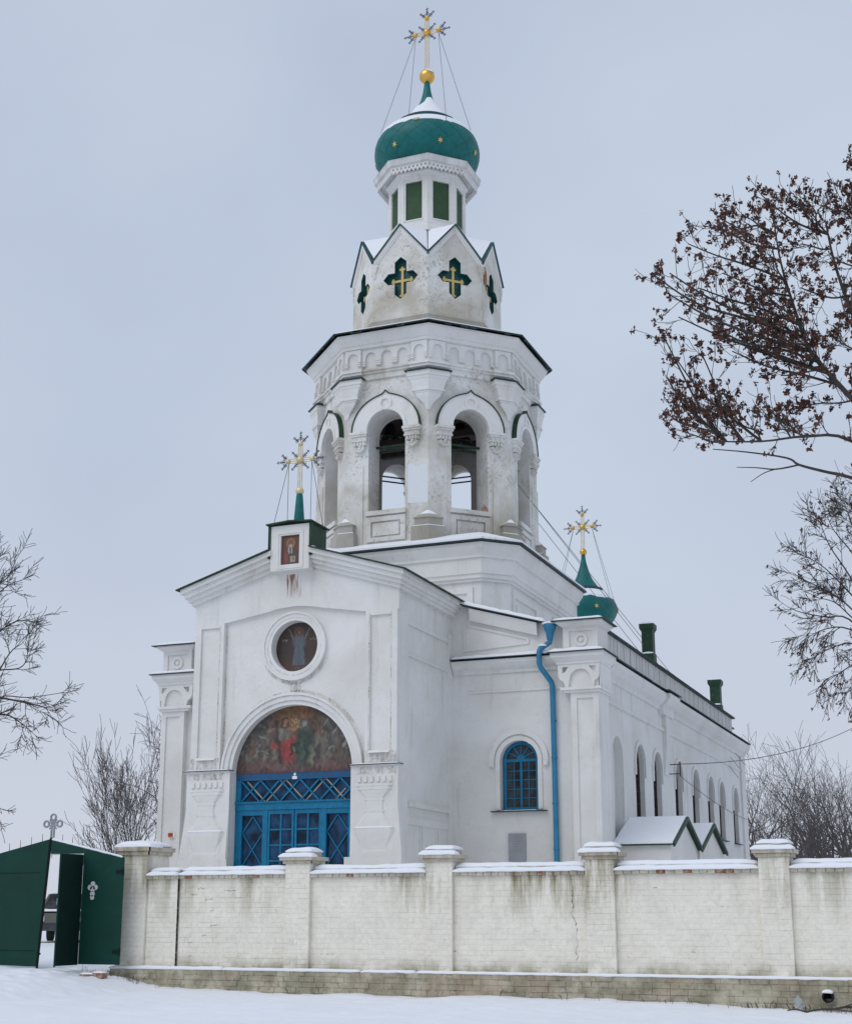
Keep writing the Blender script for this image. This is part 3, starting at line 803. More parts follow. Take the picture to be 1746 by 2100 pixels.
for i in range(-1, 7):
    x = -1.44 + i * stp
    for s_ in (-1, 1):
        xa, xb = (x, x + stp * 0.94) if s_ > 0 else (x + stp * 0.94, x)
        za, zb = 4.205, 4.695
        # clip to the frame
        def clip(xa, za, xb, zb):
            for lim in (-1.43, 1.43):
                if (xa - lim) * (xb - lim) < 0:
                    t_ = (lim - xa) / (xb - xa); zc = za + (zb - za) * t_
                    if (lim < 0) == (xa < xb): xa, za = lim, zc
                    else: xb, zb = lim, zc
            return xa, za, xb, zb
        if max(xa, xb) < -1.42 or min(xa, xb) > 1.42: continue
        q = clip(xa, za, xb, zb)
        if q[0] < -1.431 or q[0] > 1.431 or q[2] < -1.431 or q[2] > 1.431: continue
        yb = DY + 0.02 + (0.012 if s_ > 0 else 0)
        m_ = MB(); m_.bar((q[0], yb, q[1]), (q[2], yb, q[3]), 0.04, 0.02); part('lattice_bar', m_, 'blue_paint', tr_)
        if i % 2 == (s_ > 0):
            m_ = MB(); m_.bar((q[0] + 0.0, yb + 0.03, q[1]), (q[2] + 0.0, yb + 0.03, q[3]), 0.03, 0.015)
            m_.xf(Matrix.Translation((0.14 if q[2] + 0.14 < 1.43 and q[0] + 0.14 < 1.43 else -0.14, 0, 0))); part('lattice_bar', m_, 'pale_bar', tr_)
for s_ in (-1, 1):
    a, b_ = sorted((s_ * 0.836, s_ * 1.389))
    k = MB(); k.box(a, b_, DY + 0.07, DY + 0.08, 1.7, 3.88); sl = cp('side_light', k, 'door_glass', loc=PX)
    cx = (a + b_) / 2; hw = (b_ - a) / 2
    z = 3.86
    while z > 1.75:
        zb = max(z - 0.39, 1.71); fr_ = (z - zb) / 0.39
        for q in (-1, 1):
            m_ = MB(); m_.bar((cx, DY + 0.045, z), (cx + q * hw * fr_, DY + 0.045, zb), 0.026, 0.02); part('lattice_bar', m_, 'blue_paint', sl)
            z2 = max(zb - 0.39, 1.71); f2 = 1 - (zb - z2) / 0.39
            m_ = MB(); m_.bar((cx + q * hw * 0.99, DY + 0.05, zb), (cx + q * hw * f2, DY + 0.05, z2), 0.026, 0.02)
            if zb > 1.8: part('lattice_bar', m_, 'blue_paint', sl)
        z -= 0.78
    # leaf
    a, b_ = sorted((s_ * 0.012, s_ * 0.698))
    k = MB()
    st_ = 0.055
    k.box(a, a + st_, DY + 0.005, DY + 0.06, 0.95, 3.995); k.box(b_ - st_, b_, DY + 0.005, DY + 0.06, 0.95, 3.995)
    k.box(a + st_, b_ - st_, DY + 0.005, DY + 0.06, 3.90, 3.995); k.box(a + st_, b_ - st_, DY + 0.012, DY + 0.055, 0.95, 1.75)
    lf = cp('door_leaf', k, 'blue_paint', loc=PX)
    cx = (a + b_) / 2
    m_ = MB(); m_.box(cx - 0.022, cx + 0.022, DY + 0.01, DY + 0.05, 1.75, 3.90); part('glazing_bar', m_, 'blue_paint', lf)
    zz = 3.90
    while zz - 0.34 > 1.7:
        z1 = zz; z0 = zz - 0.36
        m_ = MB(); m_.box(a + st_, b_ - st_, DY + 0.012, DY + 0.048, z0 - 0.018, z0 + 0.018); part('glazing_bar', m_, 'blue_paint', lf)
        for xa, xb in ((a + st_, cx - 0.022), (cx + 0.022, b_ - st_)):
            m_ = MB(); dy = rnd.uniform(0, 0.012); m_.add([(xa, DY + 0.032 + dy, z0), (xb, DY + 0.032 + rnd.uniform(0, 0.012), z0), (xb, DY + 0.03 + rnd.uniform(0, 0.012), z1), (xa, DY + 0.03, z1)], [(0, 1, 2, 3)])
            part('pane', m_, 'door_glass', lf)
        zz -= 0.36
    m_ = MB(); hx = s_ * 0.05; m_.tube([(hx, DY - 0.03, 1.85), (hx, DY - 0.05, 1.88), (hx, DY - 0.05, 2.02), (hx, DY - 0.03, 2.05)], 0.012); part('handle', m_, 'iron', lf)
k = MB(); k.box(-1.57, 1.57, DY + 0.40, DY + 0.42, 0.9, 4.87); cp('inner_curtain', k, 'curtain_blue', loc=PX)
k = MB(); k.box(-0.06, 0.06, DY - 0.03, DY, 4.70, 4.77); k.box(-0.025, 0.025, DY - 0.02, DY, 4.785, 4.845); part('lintel_mark', k, 'white_paint', door)
k = MB(); k.box(-1.9, 1.9, 29.0, 29.5, 0.5, 0.98); k.box(-2.1, 2.1, 28.6, 29.0, 0.4, 0.83 + 0.07); cp('door_step', k, 'plaster_base', loc=PX)
k = MB(); k.box(-1.578, 1.578, 29.66, DY + 0.3, 0.6, 0.94); cp('threshold', k, 'plaster_base', loc=PX)

# ---- west wall of the nave, right of the porch
WC = 4.43
k = MB()
zsl = lambda u: 9.36 - 0.285 * (u - 2.75)
k.plate([(2.6, 0.3), (6.46, 0.3), (6.46, 7.9), (5.8, 7.95), (5.8, 8.60), (5.24, zsl(5.24)), (2.6, zsl(2.6))], [arch_loop(WC, 0.49, 4.06, 5.30)], YN, YN + 0.5)
cp('west_wall', k, 'plaster', loc=PX)
k = MB()
k.arc(WC, 5.30, 0.49, 0.60, YN - 0.035, YN + 0.01, 0, 180, 30)
k.arc(WC, 5.30, 0.64, 0.77, YN - 0.06, YN + 0.01, 0, 180, 30)
for s_ in (-1, 1):
    k.box(*sorted((WC + s_ * 0.49, WC + s_ * 0.60)), YN - 0.035, YN + 0.01, 4.1, 5.299)
    k.box(*sorted((WC + s_ * 0.64, WC + s_ * 0.77)), YN - 0.06, YN + 0.01, 5.14, 5.299)
    k.box(*sorted((WC + s_ * 0.66, WC + s_ * 0.75)), YN - 0.09, YN - 0.06, 5.16, 5.26)
cp('window_surround', k, 'plaster', loc=PX)
def arched_window(cx, z0, zs_, hw, y, rows, loc, rotz=0.0, bars=True, mat='blue_paint', name='window'):
    k = MB(); fw = 0.075
    o_ = arch_loop(cx, hw, z0, zs_)
    i_ = arch_loop(cx, hw - fw, z0 + fw, zs_)
    k.plate(o_, [i_], y, y + 0.07)
    k.box(cx - hw + fw, cx + hw - fw, y + 0.005, y + 0.065, zs_ - 0.04, zs_ + 0.03)
    k.box(cx - 0.03, cx + 0.03, y + 0.003, y + 0.06, z0 + fw, zs_ - 0.04)
    win = cp(name, k, mat, loc=loc, rotz=rotz)
    if bars:
        m_ = MB(); m_.arc(cx, zs_ + 0.03, 0.0, 0.11, y + 0.004, y + 0.06, 0, 180, 12); part('fan_centre', m_, mat, win)
        for a in (30, 60, 90, 120, 150):
            m_ = MB(); m_.bar((cx + 0.1 * math.cos(R(a)), y + 0.03, zs_ + 0.03 + 0.1 * math.sin(R(a))), (cx + (hw - fw + .01) * math.cos(R(a)), y + 0.03, zs_ + (hw - fw + .01) * math.sin(R(a))), 0.028, 0.03); part('fan_bar', m_, mat, win)
        for s_ in (-1, 1):
            m_ = MB(); x = cx + s_ * (hw - fw) / 2; m_.box(x - 0.011, x + 0.011, y + 0.02, y + 0.045, z0 + fw, zs_ - 0.04); part('glazing_bar', m_, mat, win)
            for r_ in range(1, rows):
                z = z0 + fw + (zs_ - 0.04 - z0 - fw) * r_ / rows
                xa, xb = sorted((cx + s_ * 0.03, cx + s_ * (hw - fw)))
                m_ = MB(); m_.box(xa, xb, y + 0.022, y + 0.043, z - 0.01, z + 0.01); part('glazing_bar', m_, mat, win)
        rp = random.Random(int(cx * 100))
        for c_ in range(4):
            xa = cx - hw + fw + (2 * hw - 2 * fw) * c_ / 4; xb = xa + (2 * hw - 2 * fw) / 4
            for r_ in range(rows):
                za = z0 + fw + (zs_ - 0.04 - z0 - fw) * r_ / rows; zb = za + (zs_ - 0.04 - z0 - fw) / rows
                j = [rp.uniform(0, 0.006) for _ in range(4)]
                m_ = MB(); m_.add([(xa, y + .035 + j[0], za), (xb, y + .035 + j[1], za), (xb, y + .035 + j[2], zb), (xa, y + .035 + j[3], zb)], [(0, 1, 2, 3)]); part('pane', m_, 'glass', win)
        m_ = MB(); m_.plate([(cx + (hw - fw) * math.cos(PI * i / 16), zs_ + (hw - fw) * math.sin(PI * i / 16)) for i in range(17)], (), y + 0.04, y + 0.045); part('pane', m_, 'glass', win)
    else:
        m_ = MB(); m_.plate(i_, (), y + 0.04, y + 0.045); part('pane', m_, 'glass', win)
        for r_ in range(1, rows):
            z = z0 + fw + (zs_ - 0.04 - z0 - fw) * r_ / rows
            m_ = MB(); m_.box(cx - hw + fw, cx + hw - fw, y + 0.022, y + 0.039, z - 0.012, z + 0.012); part('glazing_bar', m_, mat, win)
    return win
win = arched_window(WC, 4.09, 5.32, 0.455, YN + 0.16, 5, PX)
k = MB(); k.box(WC - 0.72, WC + 0.72, YN - 0.14, YN + 0.2, 4.045, 4.068); part('sill', k, 'roof_edge', win)
k = MB(); snow_strip(k, WC - 0.45, WC + 0.5, YN - 0.02, 0.09, 4.068, 0.02, 77); part('snow_cover', k, 'snow', win, smooth=True)
# cornice of the west wall
k = MB()
k.mould_x([(YN + 0.05, 7.50), (YN - 0.05, 7.50), (YN - 0.06, 7.58), (YN - 0.14, 7.64), (YN - 0.22, 7.74), (YN - 0.23, 7.83), (YN + 0.05, 7.86)], 2.73, 5.60)
k.mould_x([(YN + 0.05, 7.02), (YN - 0.035, 7.02), (YN - 0.035, 7.07), (YN + 0.05, 7.10)], 3.12, 5.6)
k.loft([[(3.2, YN - 0.12, zsl(3.2) - 0.34), (3.2, YN + 0.05, zsl(3.2) - 0.34), (3.2, YN + 0.05, zsl(3.2) - 0.03), (3.2, YN - 0.2, zsl(3.2) - 0.03)],
        [(5.0, YN - 0.12, zsl(5.0) - 0.34), (5.0, YN + 0.05, zsl(5.0) - 0.34), (5.0, YN + 0.05, zsl(5.0) - 0.03), (5.0, YN - 0.2, zsl(5.0) - 0.03)]])
k.plate([(3.0, 8.1), (4.75, 8.2), (4.75, 8.35), (3.0, 8.85)], [[(3.06, 8.16), (4.69, 8.25), (4.69, 8.31), (3.06, 8.77)]], YN - 0.03, YN + 0.02)
cp('west_cornice', k, 'plaster', loc=PX)
k = MB(); k.box(2.72, 5.62, YN - 0.30, YN + 0.02, 7.862, 7.88); sh = cp('cornice_sheet', k, 'roof_edge', loc=PX)
k = MB(); snow_strip(k, 2.75, 5.60, YN - 0.15, 0.145, 7.882, 0.085, 78); part('snow_cover', k, 'snow', sh, smooth=True)
k = MB()
k.loft([[(2.6, YN - 0.26, zsl(2.6)), (2.6, YN + 0.7, zsl(2.6)), (2.6, YN + 0.7, zsl(2.6) + 0.03), (2.6, YN - 0.26, zsl(2.6) + 0.03)], [(5.3, YN - 0.26, zsl(5.3)), (5.3, YN + 0.7, zsl(5.3)), (5.3, YN + 0.7, zsl(5.3) + 0.03), (5.3, YN - 0.26, zsl(5.3) + 0.03)]])
cs = cp('shoulder_coping', k, 'roof_edge', loc=PX)
k = MB(); snow_strip(k, 0, 2.45, -0.05, 0.2, 0, 0.10, 79)
k.xf(Matrix.Translation((2.85, YN + 0.0, zsl(2.85) + 0.03)) @ Matrix.Rotation(math.atan(0.285), 4, 'Y')); part('snow_cover', k, 'snow', cs, smooth=True)

# ---- corner pilasters (right one in full view, left one beside the porch)
def corner(loc, mirror):
    s_ = -1 if mirror else 1
    k = MB()
    # local x: 0 = outer edge of the shaft, growing inwards (towards the porch)
    X = lambda a, b_: sorted((-s_ * a, -s_ * b_))
    k.box(*X(0, 0.70), 0.04, 0.95, 0.3, 6.92)
    x0, x1 = X(0, 0.70); h0, h1 = X(0.14, 0.55)
    k.plate([(x0, 0.3), (x1, 0.3), (x1, 6.92), (x0, 6.92)], [[(h0, 1.3), (h1, 1.3), (h1, 6.72), (h0, 6.72)]], 0.0, 0.039)
    k.box(*X(-0.06, 0.76), -0.06, 1.0, 0.3, 1.15)
    o = cp('corner_pilaster', k, 'plaster', loc=loc)
    k = MB()
    k.box(*X(-0.09, 0.93), -0.10, 1.0, 6.92, 6.99); k.box(*X(-0.05, 0.86), -0.06, 1.0, 6.86, 6.919)
    k.box(*X(-0.02, 0.78), -0.03, 0.97, 6.99, 7.56)
    # bracket plate with arch and two openings
    a, b_ = -0.05, 0.95
    mid = (a + b_) / 2 - 0.03
    def P(u, z): return (-s_ * u, z)
    arch = [P(mid - 0.30, 6.992)] + [P(mid - 0.27 * math.cos(PI * i / 14), 7.16 + 0.27 * math.sin(PI * i / 14)) for i in range(15)] + [P(mid + 0.30, 6.992)]
    outl = [P(0.08, 6.992)] + arch + [P(0.80, 6.992), P(0.84, 7.12), P(0.93, 7.18), P(0.97, 7.26), P(0.99, 7.56), P(-0.07, 7.56), P(-0.05, 7.26), P(-0.02, 7.18), P(0.06, 7.12)]
    if s_ < 0: outl = outl[::-1]
    tri1 = [P(0.03, 7.49), P(0.20, 7.49), P(0.10, 7.36), P(0.03, 7.34)]
    tri2 = [P(0.87, 7.49), P(0.70, 7.49), P(0.80, 7.36), P(0.87, 7.34)]
    k.plate(outl, [tri1, tri2], -0.10, -0.02)
    k.loft([[(p[0], -0.03, p[1]) for p in (P(-0.04, 6.992), P(-0.04, 7.56))] + [(p[0], 0.95, p[1]) for p in (P(-0.04, 7.56), P(-0.04, 6.992))],
            [(p[0], -0.03, p[1]) for p in (P(-0.08, 7.1), P(-0.08, 7.56))] + [(p[0], 0.95, p[1]) for p in (P(-0.08, 7.56), P(-0.08, 7.1))]])
    k.box(*X(-0.10, 1.02), -0.13, 1.0, 7.56, 7.62)
    k.frustum((*X(-0.11, 1.03), -0.14, 1.0, 7.62), (*X(-0.20, 1.12), -0.23, 1.0, 7.72)); k.box(*X(-0.21, 1.13), -0.24, 1.0, 7.72, 7.83)
    part('capital', k, 'plaster', o)
    k = MB(); k.box(*X(-0.27, 1.2), -0.30, 1.02, 7.831, 7.855); part('cap_sheet', k, 'roof_edge', o)
    k = MB(); a, b2 = X(-0.22, 1.15); snow_strip(k, a, b2, -0.15, 0.14, 7.856, 0.085, 5 + s_); part('snow_cover', k, 'snow', o, smooth=True)
    k = MB()
    k.box(*X(-0.02, 0.86), 0.04, 0.95, 7.855, 8.49)
    x0, x1 = X(-0.02, 0.86); h0, h1 = X(0.12, 0.70)
    cc = (h0 + h1) / 2
    k.plate([(x0, 7.857), (x1, 7.857), (x1, 8.49), (x0, 8.49)], [[(h0, 7.95), (h1, 7.95), (h1, 8.39), (h0, 8.39)]], 0.0, 0.039)
    k.arc(cc, 8.17, 0.10, 0.17, 0.0, 0.041, 0, 360, 24); k.arc(cc, 8.17, 0.0, 0.05, 0.01, 0.041, 0, 360, 12)
    k.frustum((*X(-0.03, 0.87), -0.02, 0.95, 8.49), (*X(-0.16, 1.0), -0.16, 1.0, 8.59)); k.box(*X(-0.17, 1.01), -0.17, 1.0, 8.59, 8.62)
    part('attic_block', k, 'plaster', o)
    k = MB(); k.box(*X(-0.26, 1.10), -0.26, 1.05, 8.621, 8.64); part('attic_sheet', k, 'roof_edge', o)
    k = MB(); a, b2 = X(-0.2, 1.05); snow_strip(k, a, b2, -0.05, 0.20, 8.641, 0.07, 15 + s_); part('snow_cover', k, 'snow', o, smooth=True)
    return o
corner((-8.87, 33.10, 0), False)
corner((-20.66, 32.28, 0.0), True)
k = MB(); k.box(-20.60, -18.05, 32.45, 33.2, 0.3, 7.9); cp('west_wall', k, 'plaster')
# ---- downpipes
k = MB()
px = -10.07
k.tube([(px, 33.12, 8.62), (px, 33.12, 8.60), (px + .01, 33.12, 8.50), (px, 33.12, 8.40), (px, 33.12, 8.22), (px, 33.12, 8.16), (px - 0.22, 33.00, 7.98), (px - 0.25, 33.00, 7.92), (px - 0.25, 33.0, 7.62), (px - 0.22, 33.02, 7.52), (px - 0.02, 33.22, 7.18), (px, 33.24, 7.08), (px + 0.01, 33.25, 5.0), (px + 0.02, 33.25, 1.3), (px + 0.02, 33.2, 1.15), (px + 0.02, 32.95, 1.0)],
       [0.155, 0.17, 0.155, 0.10, 0.07] + [0.066] * 11, 14)
dpp = cp('downpipe', k, 'blue_pipe', True)
for z in (6.2, 5.3, 4.2, 3.1, 2.0):
    m_ = MB(); m_.lathe([(0.072, z), (0.079, z + 0.005), (0.079, z + 0.04), (0.072, z + 0.045)], 14, 0, (px + 0.013, 33.25), cap=False); part('joint_ring', m_, 'blue_pipe', dpp, smooth=True)
    m_ = MB(); m_.box(px - 0.01, px + 0.03, 33.25, 33.36, z + 0.1, z + 0.13); part('bracket', m_, 'iron', dpp)
k = MB(); snow_strip(k, px - 0.16, px + 0.16, 33.12, 0.15, 8.62, 0.06, 91, 0.03); part('snow_cover', k, 'snow', dpp, smooth=True); k = MB()
snow_strip(k, px - 0.26, px - 0.06, 32.99, 0.06, 8.06, 0.05, 92, 0.02); part('snow_cover', k, 'snow', dpp, smooth=True)
k = MB(); k.tube([(-18.55, 32.3, 8.5), (-18.55, 32.3, 8.42), (-18.55, 32.3, 8.2), (-18.55, 32.3, 7.9)], [0.2, 0.2, 0.09, 0.07], 12)
k.tube([(-18.62, 32.3, 7.9), (-18.66, 32.3, 7.2), (-18.66, 32.3, 1.0)], 0.07, 12); cp('downpipe', k, 'blue_pipe', True)

# ---- long side wall (local x = world Y, local front -Y = world +X)
SR = R(90)
WIN = [37.50, 39.55, 42.35, 44.85, 47.30, 49.25, 51.92]
SY = 8.97
k = MB()
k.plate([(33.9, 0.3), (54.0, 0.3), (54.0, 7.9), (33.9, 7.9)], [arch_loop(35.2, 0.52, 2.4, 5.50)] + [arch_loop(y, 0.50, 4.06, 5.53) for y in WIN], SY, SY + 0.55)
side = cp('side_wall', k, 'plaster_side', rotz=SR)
k = MB(); k.plate(arch_loop(35.2, 0.53, 2.39, 5.50), (), SY + 0.22, SY + 0.4); cp('blind_niche', k, 'plaster_side', rotz=SR)
for i, y in enumerate(WIN):
    k = MB()
    k.arc(y, 5.53, 0.52, 0.62, SY - 0.05, SY + 0.01, 0, 180, 20)
    for s_ in (-1, 1): k.box(*sorted((y + s_ * 0.52, y + s_ * 0.62)), SY - 0.05, SY + 0.01, 5.2, 5.529)
    cp('window_surround', k, 'plaster_side', rotz=SR)
    wn = arched_window(y, 4.08, 5.53, 0.49, SY + 0.13, 4, None, SR, bars=False, mat='dark_wood')
    k = MB(); k.box(y - 0.62, y + 0.62, SY - 0.12, SY + 0.12, 4.03, 4.055); part('sill', k, 'roof_edge', wn)
k = MB()
k.mould_x([(SY + .05, 6.72), (SY - 0.05, 6.74), (SY - 0.07, 6.82), (SY + .05, 6.86)], 34.0, 54.05)
k.mould_x([(SY + .05, 7.30), (SY - 0.05, 7.32), (SY - 0.06, 7.42), (SY - 0.16, 7.50), (SY - 0.26, 7.64), (SY - 0.27, 7.78), (SY + .05, 7.82)], 34.05, 54.15)
k.mould_x([(SY, 7.20), (SY - 0.15, 7.20), (SY - 0.16, 7.42), (SY - 0.26, 7.50), (SY - 0.36, 7.64), (SY - 0.37, 7.785), (SY, 7.815)], 40.0, 41.35)
k.mould_x([(SY, 5.5), (SY - 0.03, 5.5), (SY - 0.12, 6.4), (SY - 0.12, 7.2), (SY, 7.2)], 40.45, 40.95)
cp('side_cornice', k, 'plaster_side', rotz=SR)
k = MB()
x = 34.0
while x < 54.2:                  # bent metal sheets along the cornice
    x1 = min(x + rnd.uniform(1.6, 2.4), 54.25); o_ = 0.12 if 39.9 < (x + x1) / 2 < 41.4 else 0
    dz = rnd.uniform(0, 0.02)
    k.loft([[(x, SY - 0.30 - o_, 7.83 + dz), (x, SY + 0.3, 7.88 + dz), (x, SY + 0.3, 7.90 + dz), (x, SY - 0.30 - o_, 7.85 + dz)], [(x1 + 0.02, SY - 0.30 - o_ + rnd.uniform(-.02, .02), 7.83 + rnd.uniform(-0.01, 0.03)), (x1 + .02, SY + 0.3, 7.88 + dz), (x1 + .02, SY + 0.3, 7.90 + dz), (x1 + .02, SY - 0.30 - o_, 7.855 + dz)]])
    x = x1
cp('cornice_sheet', k, 'roof_edge', rotz=SR)
k = MB(); k.box(33.95, 52.4, SY + 0.06, SY + 0.25, 7.85, 8.60)
for i in range(26):
    x = 34.3 + i * 0.7; k.box(x, x + 0.05, SY + 0.045, SY + 0.07, 7.86, 8.598)
par = cp('parapet', k, 'boards', rotz=SR)
k = MB(); k.box(33.95, 52.5, SY - 0.05, SY + 0.40, 8.605, 8.62)
for i in range(9):
    x = 34 + i * 2.05; k.box(x, x + 2.0, SY - 0.08 + rnd.uniform(0, .03), SY + 0.1, 8.621, 8.632 + rnd.uniform(0, .012))
part('parapet_coping', k, 'roof_edge', par)
k = MB(); snow_strip(k, 34.2, 52.4, SY + 0.20, 0.12, 8.636, 0.035, 61, 0.2); part('snow_cover', k, 'snow', par, smooth=True)
k = MB(); k.box(53.2, 54.05, SY - 0.07, SY + 0.01, 0.3, 7.3); cp('end_pilaster', k, 'plaster_side', rotz=SR)
k = MB(); k.box(-20.5, -8.99, 53.5, 54.0, 0.3, 7.88); cp('east_wall', k, 'plaster_side')
k = MB(); k.box(-20.6, -20.1, 33.0, 53.5, 0.3, 7.88); cp('north_wall', k, 'plaster_side')
k = MB()
k.loft([[(-20.6, 33.9, 8.3), (-14.8, 33.9, 9.0), (-9.2, 33.9, 8.45), (-9.2, 33.9, 8.40), (-14.8, 33.9, 8.9), (-20.6, 33.9, 8.25)], [(-20.6, 53.9, 8.3), (-14.8, 53.9, 9.0), (-9.2, 53.9, 8.45), (-9.2, 53.9, 8.40), (-14.8, 53.9, 8.9), (-20.6, 53.9, 8.25)]])
nr = cp('nave_roof', k, 'roof_green')
k = MB()
k.loft([[(-20.5, 34, 8.31), (-14.8, 34, 9.02), (-9.3, 34, 8.47), (-9.3, 34, 8.50), (-14.8, 34, 9.06), (-20.5, 34, 8.35)], [(-20.5, 53.7, 8.31), (-14.8, 53.7, 9.02), (-9.3, 53.7, 8.47), (-9.3, 53.7, 8.50), (-14.8, 53.7, 9.06), (-20.5, 53.7, 8.35)]])
part('snow_cover', k, 'snow', nr)
# chimneys
def chimney(p0, wd, ztop):
    x, y = p0
    k = MB(); h = wd / 2
    k.frustum((x - h * 1.3, x + h * 1.3, y - h * 1.3, y + h * 1.3, 8.4), (x - h * 1.15, x + h * 1.15, y - h * 1.15, y + h * 1.15, ztop - 0.92))
    k.box(x - h, x + h, y - h, y + h, ztop - 0.93, ztop - 0.25)
    k.frustum((x - h, x + h, y - h, y + h, ztop - 0.25), (x - h * 1.32, x + h * 1.32, y - h * 1.32, y + h * 1.32, ztop - 0.14)); k.box(x - h * 1.34, x + h * 1.34, y - h * 1.34, y + h * 1.34, ztop - 0.14, ztop)
    c = part('chimney', k, 'roof_green', nr)
    k = MB(); snow_strip(k, x - h * 1.3, x + h * 1.3, y, h * 1.3, ztop, 0.08, int(y), 0.05); obj('snow_cover', k.mesh('snow_cover', 'snow', True), nr); k = MB(); snow_strip(k, x - h * 1.15, x + h * 1.15, y - h * 1.1, h * 0.15, ztop - 0.93, 0.04, int(y) + 1, 0.05)
    o = obj('snow_cover', k.mesh('snow_cover', 'snow', True), nr)
chimney((-9.8, 42.7), 0.34, 10.38)
chimney((-9.6, 52.6), 0.37, 10.10)
# ---- two small entrance porches against the side wall
def annex(y0, y1, x1, zr_, ze):
    ym = (y0 + y1) / 2
    k = MB(); k.plate([(y0 + 0.12, 0.3), (y1 - 0.12, 0.3), (y1 - 0.12, ze - 0.02), (ym, zr_ - 0.06), (y0 + 0.12, ze - 0.02)], (), -x1 + 0.12, SY + 0.02)
    o = cp('side_entrance', k, 'plaster', rotz=SR)
    k = MB()
    for a, b_ in ((y0, ym), (y1, ym)):
        k.loft([[(a, -x1, ze - 0.05), (a, SY, ze - 0.05), (a, SY, ze - 0.015), (a, -x1, ze - 0.015)], [(b_, -x1, zr_ - 0.035), (b_, SY, zr_ - 0.035), (b_, SY, zr_), (b_, -x1, zr_)]])
        k.loft([[(a, -x1 - 0.02, ze - 0.09), (a, -x1 + .03, ze - 0.09), (a, -x1 + .03, ze + .01), (a, -x1 - .02, ze + .01)], [(b_, -x1 - 0.02, zr_ - 0.08), (b_, -x1 + .03, zr_ - 0.08), (b_, -x1 + .03, zr_ + .02), (b_, -x1 - .02, zr_ + .02)]])
    part('roof', k, 'roof_green', o)
    k = MB()
    for a, b_ in ((y0 + 0.01, ym), (y1 - 0.01, ym)):
        k.loft([[(a, -x1 + 0.04, ze - 0.012), (a, SY - .01, ze - 0.012), (a, SY - .01, ze + 0.035), (a, -x1 + 0.04, ze + 0.035)], [(b_, -x1 + 0.04, zr_ + 0.003), (b_, SY - .01, zr_ + .003), (b_, SY - .01, zr_ + 0.045), (b_, -x1 + .04, zr_ + 0.045)]])
    part('snow_cover', k, 'snow', o)
    k = MB(); k.box(ym - 0.45, ym + 0.45, -x1 + 0.09, -x1 + 0.125, 0.85, 2.75); part('door', k, 'green_shutter', o)
annex(34.40, 37.85, -7.45, 3.99, 3.28)
annex(37.90, 41.45, -7.45, 4.02, 3.32)
# cable bracket on the wall
k = MB(); k.box(41.02, 41.06, SY - 0.35, SY, 5.83, 5.855); k.box(41.02, 41.06, SY - 0.35, SY, 5.56, 5.585); k.box(41.02, 41.06, SY - 0.36, SY - 0.33, 5.50, 5.92)
br = cp('cable_bracket', k, 'rust_iron', rotz=SR)

# ================================================================== bell tower (frame: tower axis)
TW = (XC, YT, 0)
def fz(k_): return R(45 * k_)
# ---- square base with cut corners
A0, X0 = 3.56, 2.97
def cut_ring(p, z):
    a, x = A0 + p, X0 + p * 0.414
    return [(x, -a, z), (a, -x, z), (a, x, z), (x, a, z), (-x, a, z), (-a, x, z), (-a, -x, z), (-x, -a, z)]
k = MB(); k.loft([cut_ring(0, 7.9), cut_ring(0, 10.2)] + [cut_ring(p, z) for p, z in [(.07, 10.2), (.07, 10.28), (.12, 10.28), (.12, 10.38), (.16, 10.40), (.16, 10.80), (.22, 10.82), (.22, 10.88), (.34, 11.08), (.36, 11.20)]])
base = cp('tower_base', k, 'plaster', loc=TW)
k = MB(); k.loft([cut_ring(.45, 11.215), cut_ring(.46, 11.245), cut_ring(-0.8, 11.72), cut_ring(-0.8, 11.66)])
br_ = cp('base_roof', k, 'roof_edge', loc=TW)
k = MB()
for i in range(8):
    a = [Vector(cut_ring(.455, 11.275)[j % 8]) for j in (i, i + 1)]; b2 = [Vector(cut_ring(-0.75, 11.735)[j % 8]) for j in (i, i + 1)]
    rings = []
    n = 40
    for j in range(n + 1):
        t_ = j / n; e = a[0].lerp(a[1], t_); q = b2[0].lerp(b2[1], t_)
        wob = 0.02 + 0.03 * noise.noise((i * 7 + t_ * 9, 0, 0))
        e = e.lerp(q, wob); e.z += 0.01
        rings.append([e + Vector((0, 0, -0.03)), e + Vector((0, 0, 0.03)), q + Vector((0, 0, 0.04)), q])
    k.loft(rings)
part('snow_cover', k, 'snow', br_)
# panels on the faces of the base: raised frames
for rot in range(4):
    for a, b_ in (((-2.75, -0.9), (0.85, 2.75)) if rot == 0 else ((-2.75, -0.6), (0.9, 2.75))):
        k = MB(); k.plate([(a, 8.35), (b_, 8.35), (b_, 10.05), (a, 10.05)], [[(a + 0.16, 8.51), (b_ - 0.16, 8.51), (b_ - 0.16, 9.89), (a + 0.16, 9.89)]], -A0 - 0.05, -A0 + 0.01)
        bp_ = cp('base_panel', k, 'plaster', loc=TW, rotz=R(90 * rot))
        k = MB(); k.plate([(a + 0.34, 8.68), (b_ - 0.34, 8.68), (b_ - 0.34, 9.72), (a + 0.34, 9.72)], (), -A0 - 0.03, -A0 + 0.01); part('panel_field', k, 'plaster', bp_)
k = MB(); k.plate([(-0.35, 8.5), (0.35, 8.5), (0.35, 9.75), (-0.35, 9.75)], [[(-0.24, 8.6), (0.24, 8.6), (0.24, 9.62), (-0.24, 9.62)]], -A0 - 0.08, -A0 + 0.01); cp('window_surround', k, 'plaster', loc=TW, rotz=R(90))
k = MB(); k.box(-0.24, 0.24, -A0 - 0.02, -A0 + 0.01, 8.6, 9.62); cp('base_window', k, 'rust_iron', loc=TW, rotz=R(90))
k = MB(); d_ = (A0 + X0) / math.sqrt(2); k.box(-0.12, 0.10, -d_ - 0.03, -d_ + 0.01, 8.9, 9.5); cp('base_panel', k, 'plaster', loc=TW, rotz=R(45))

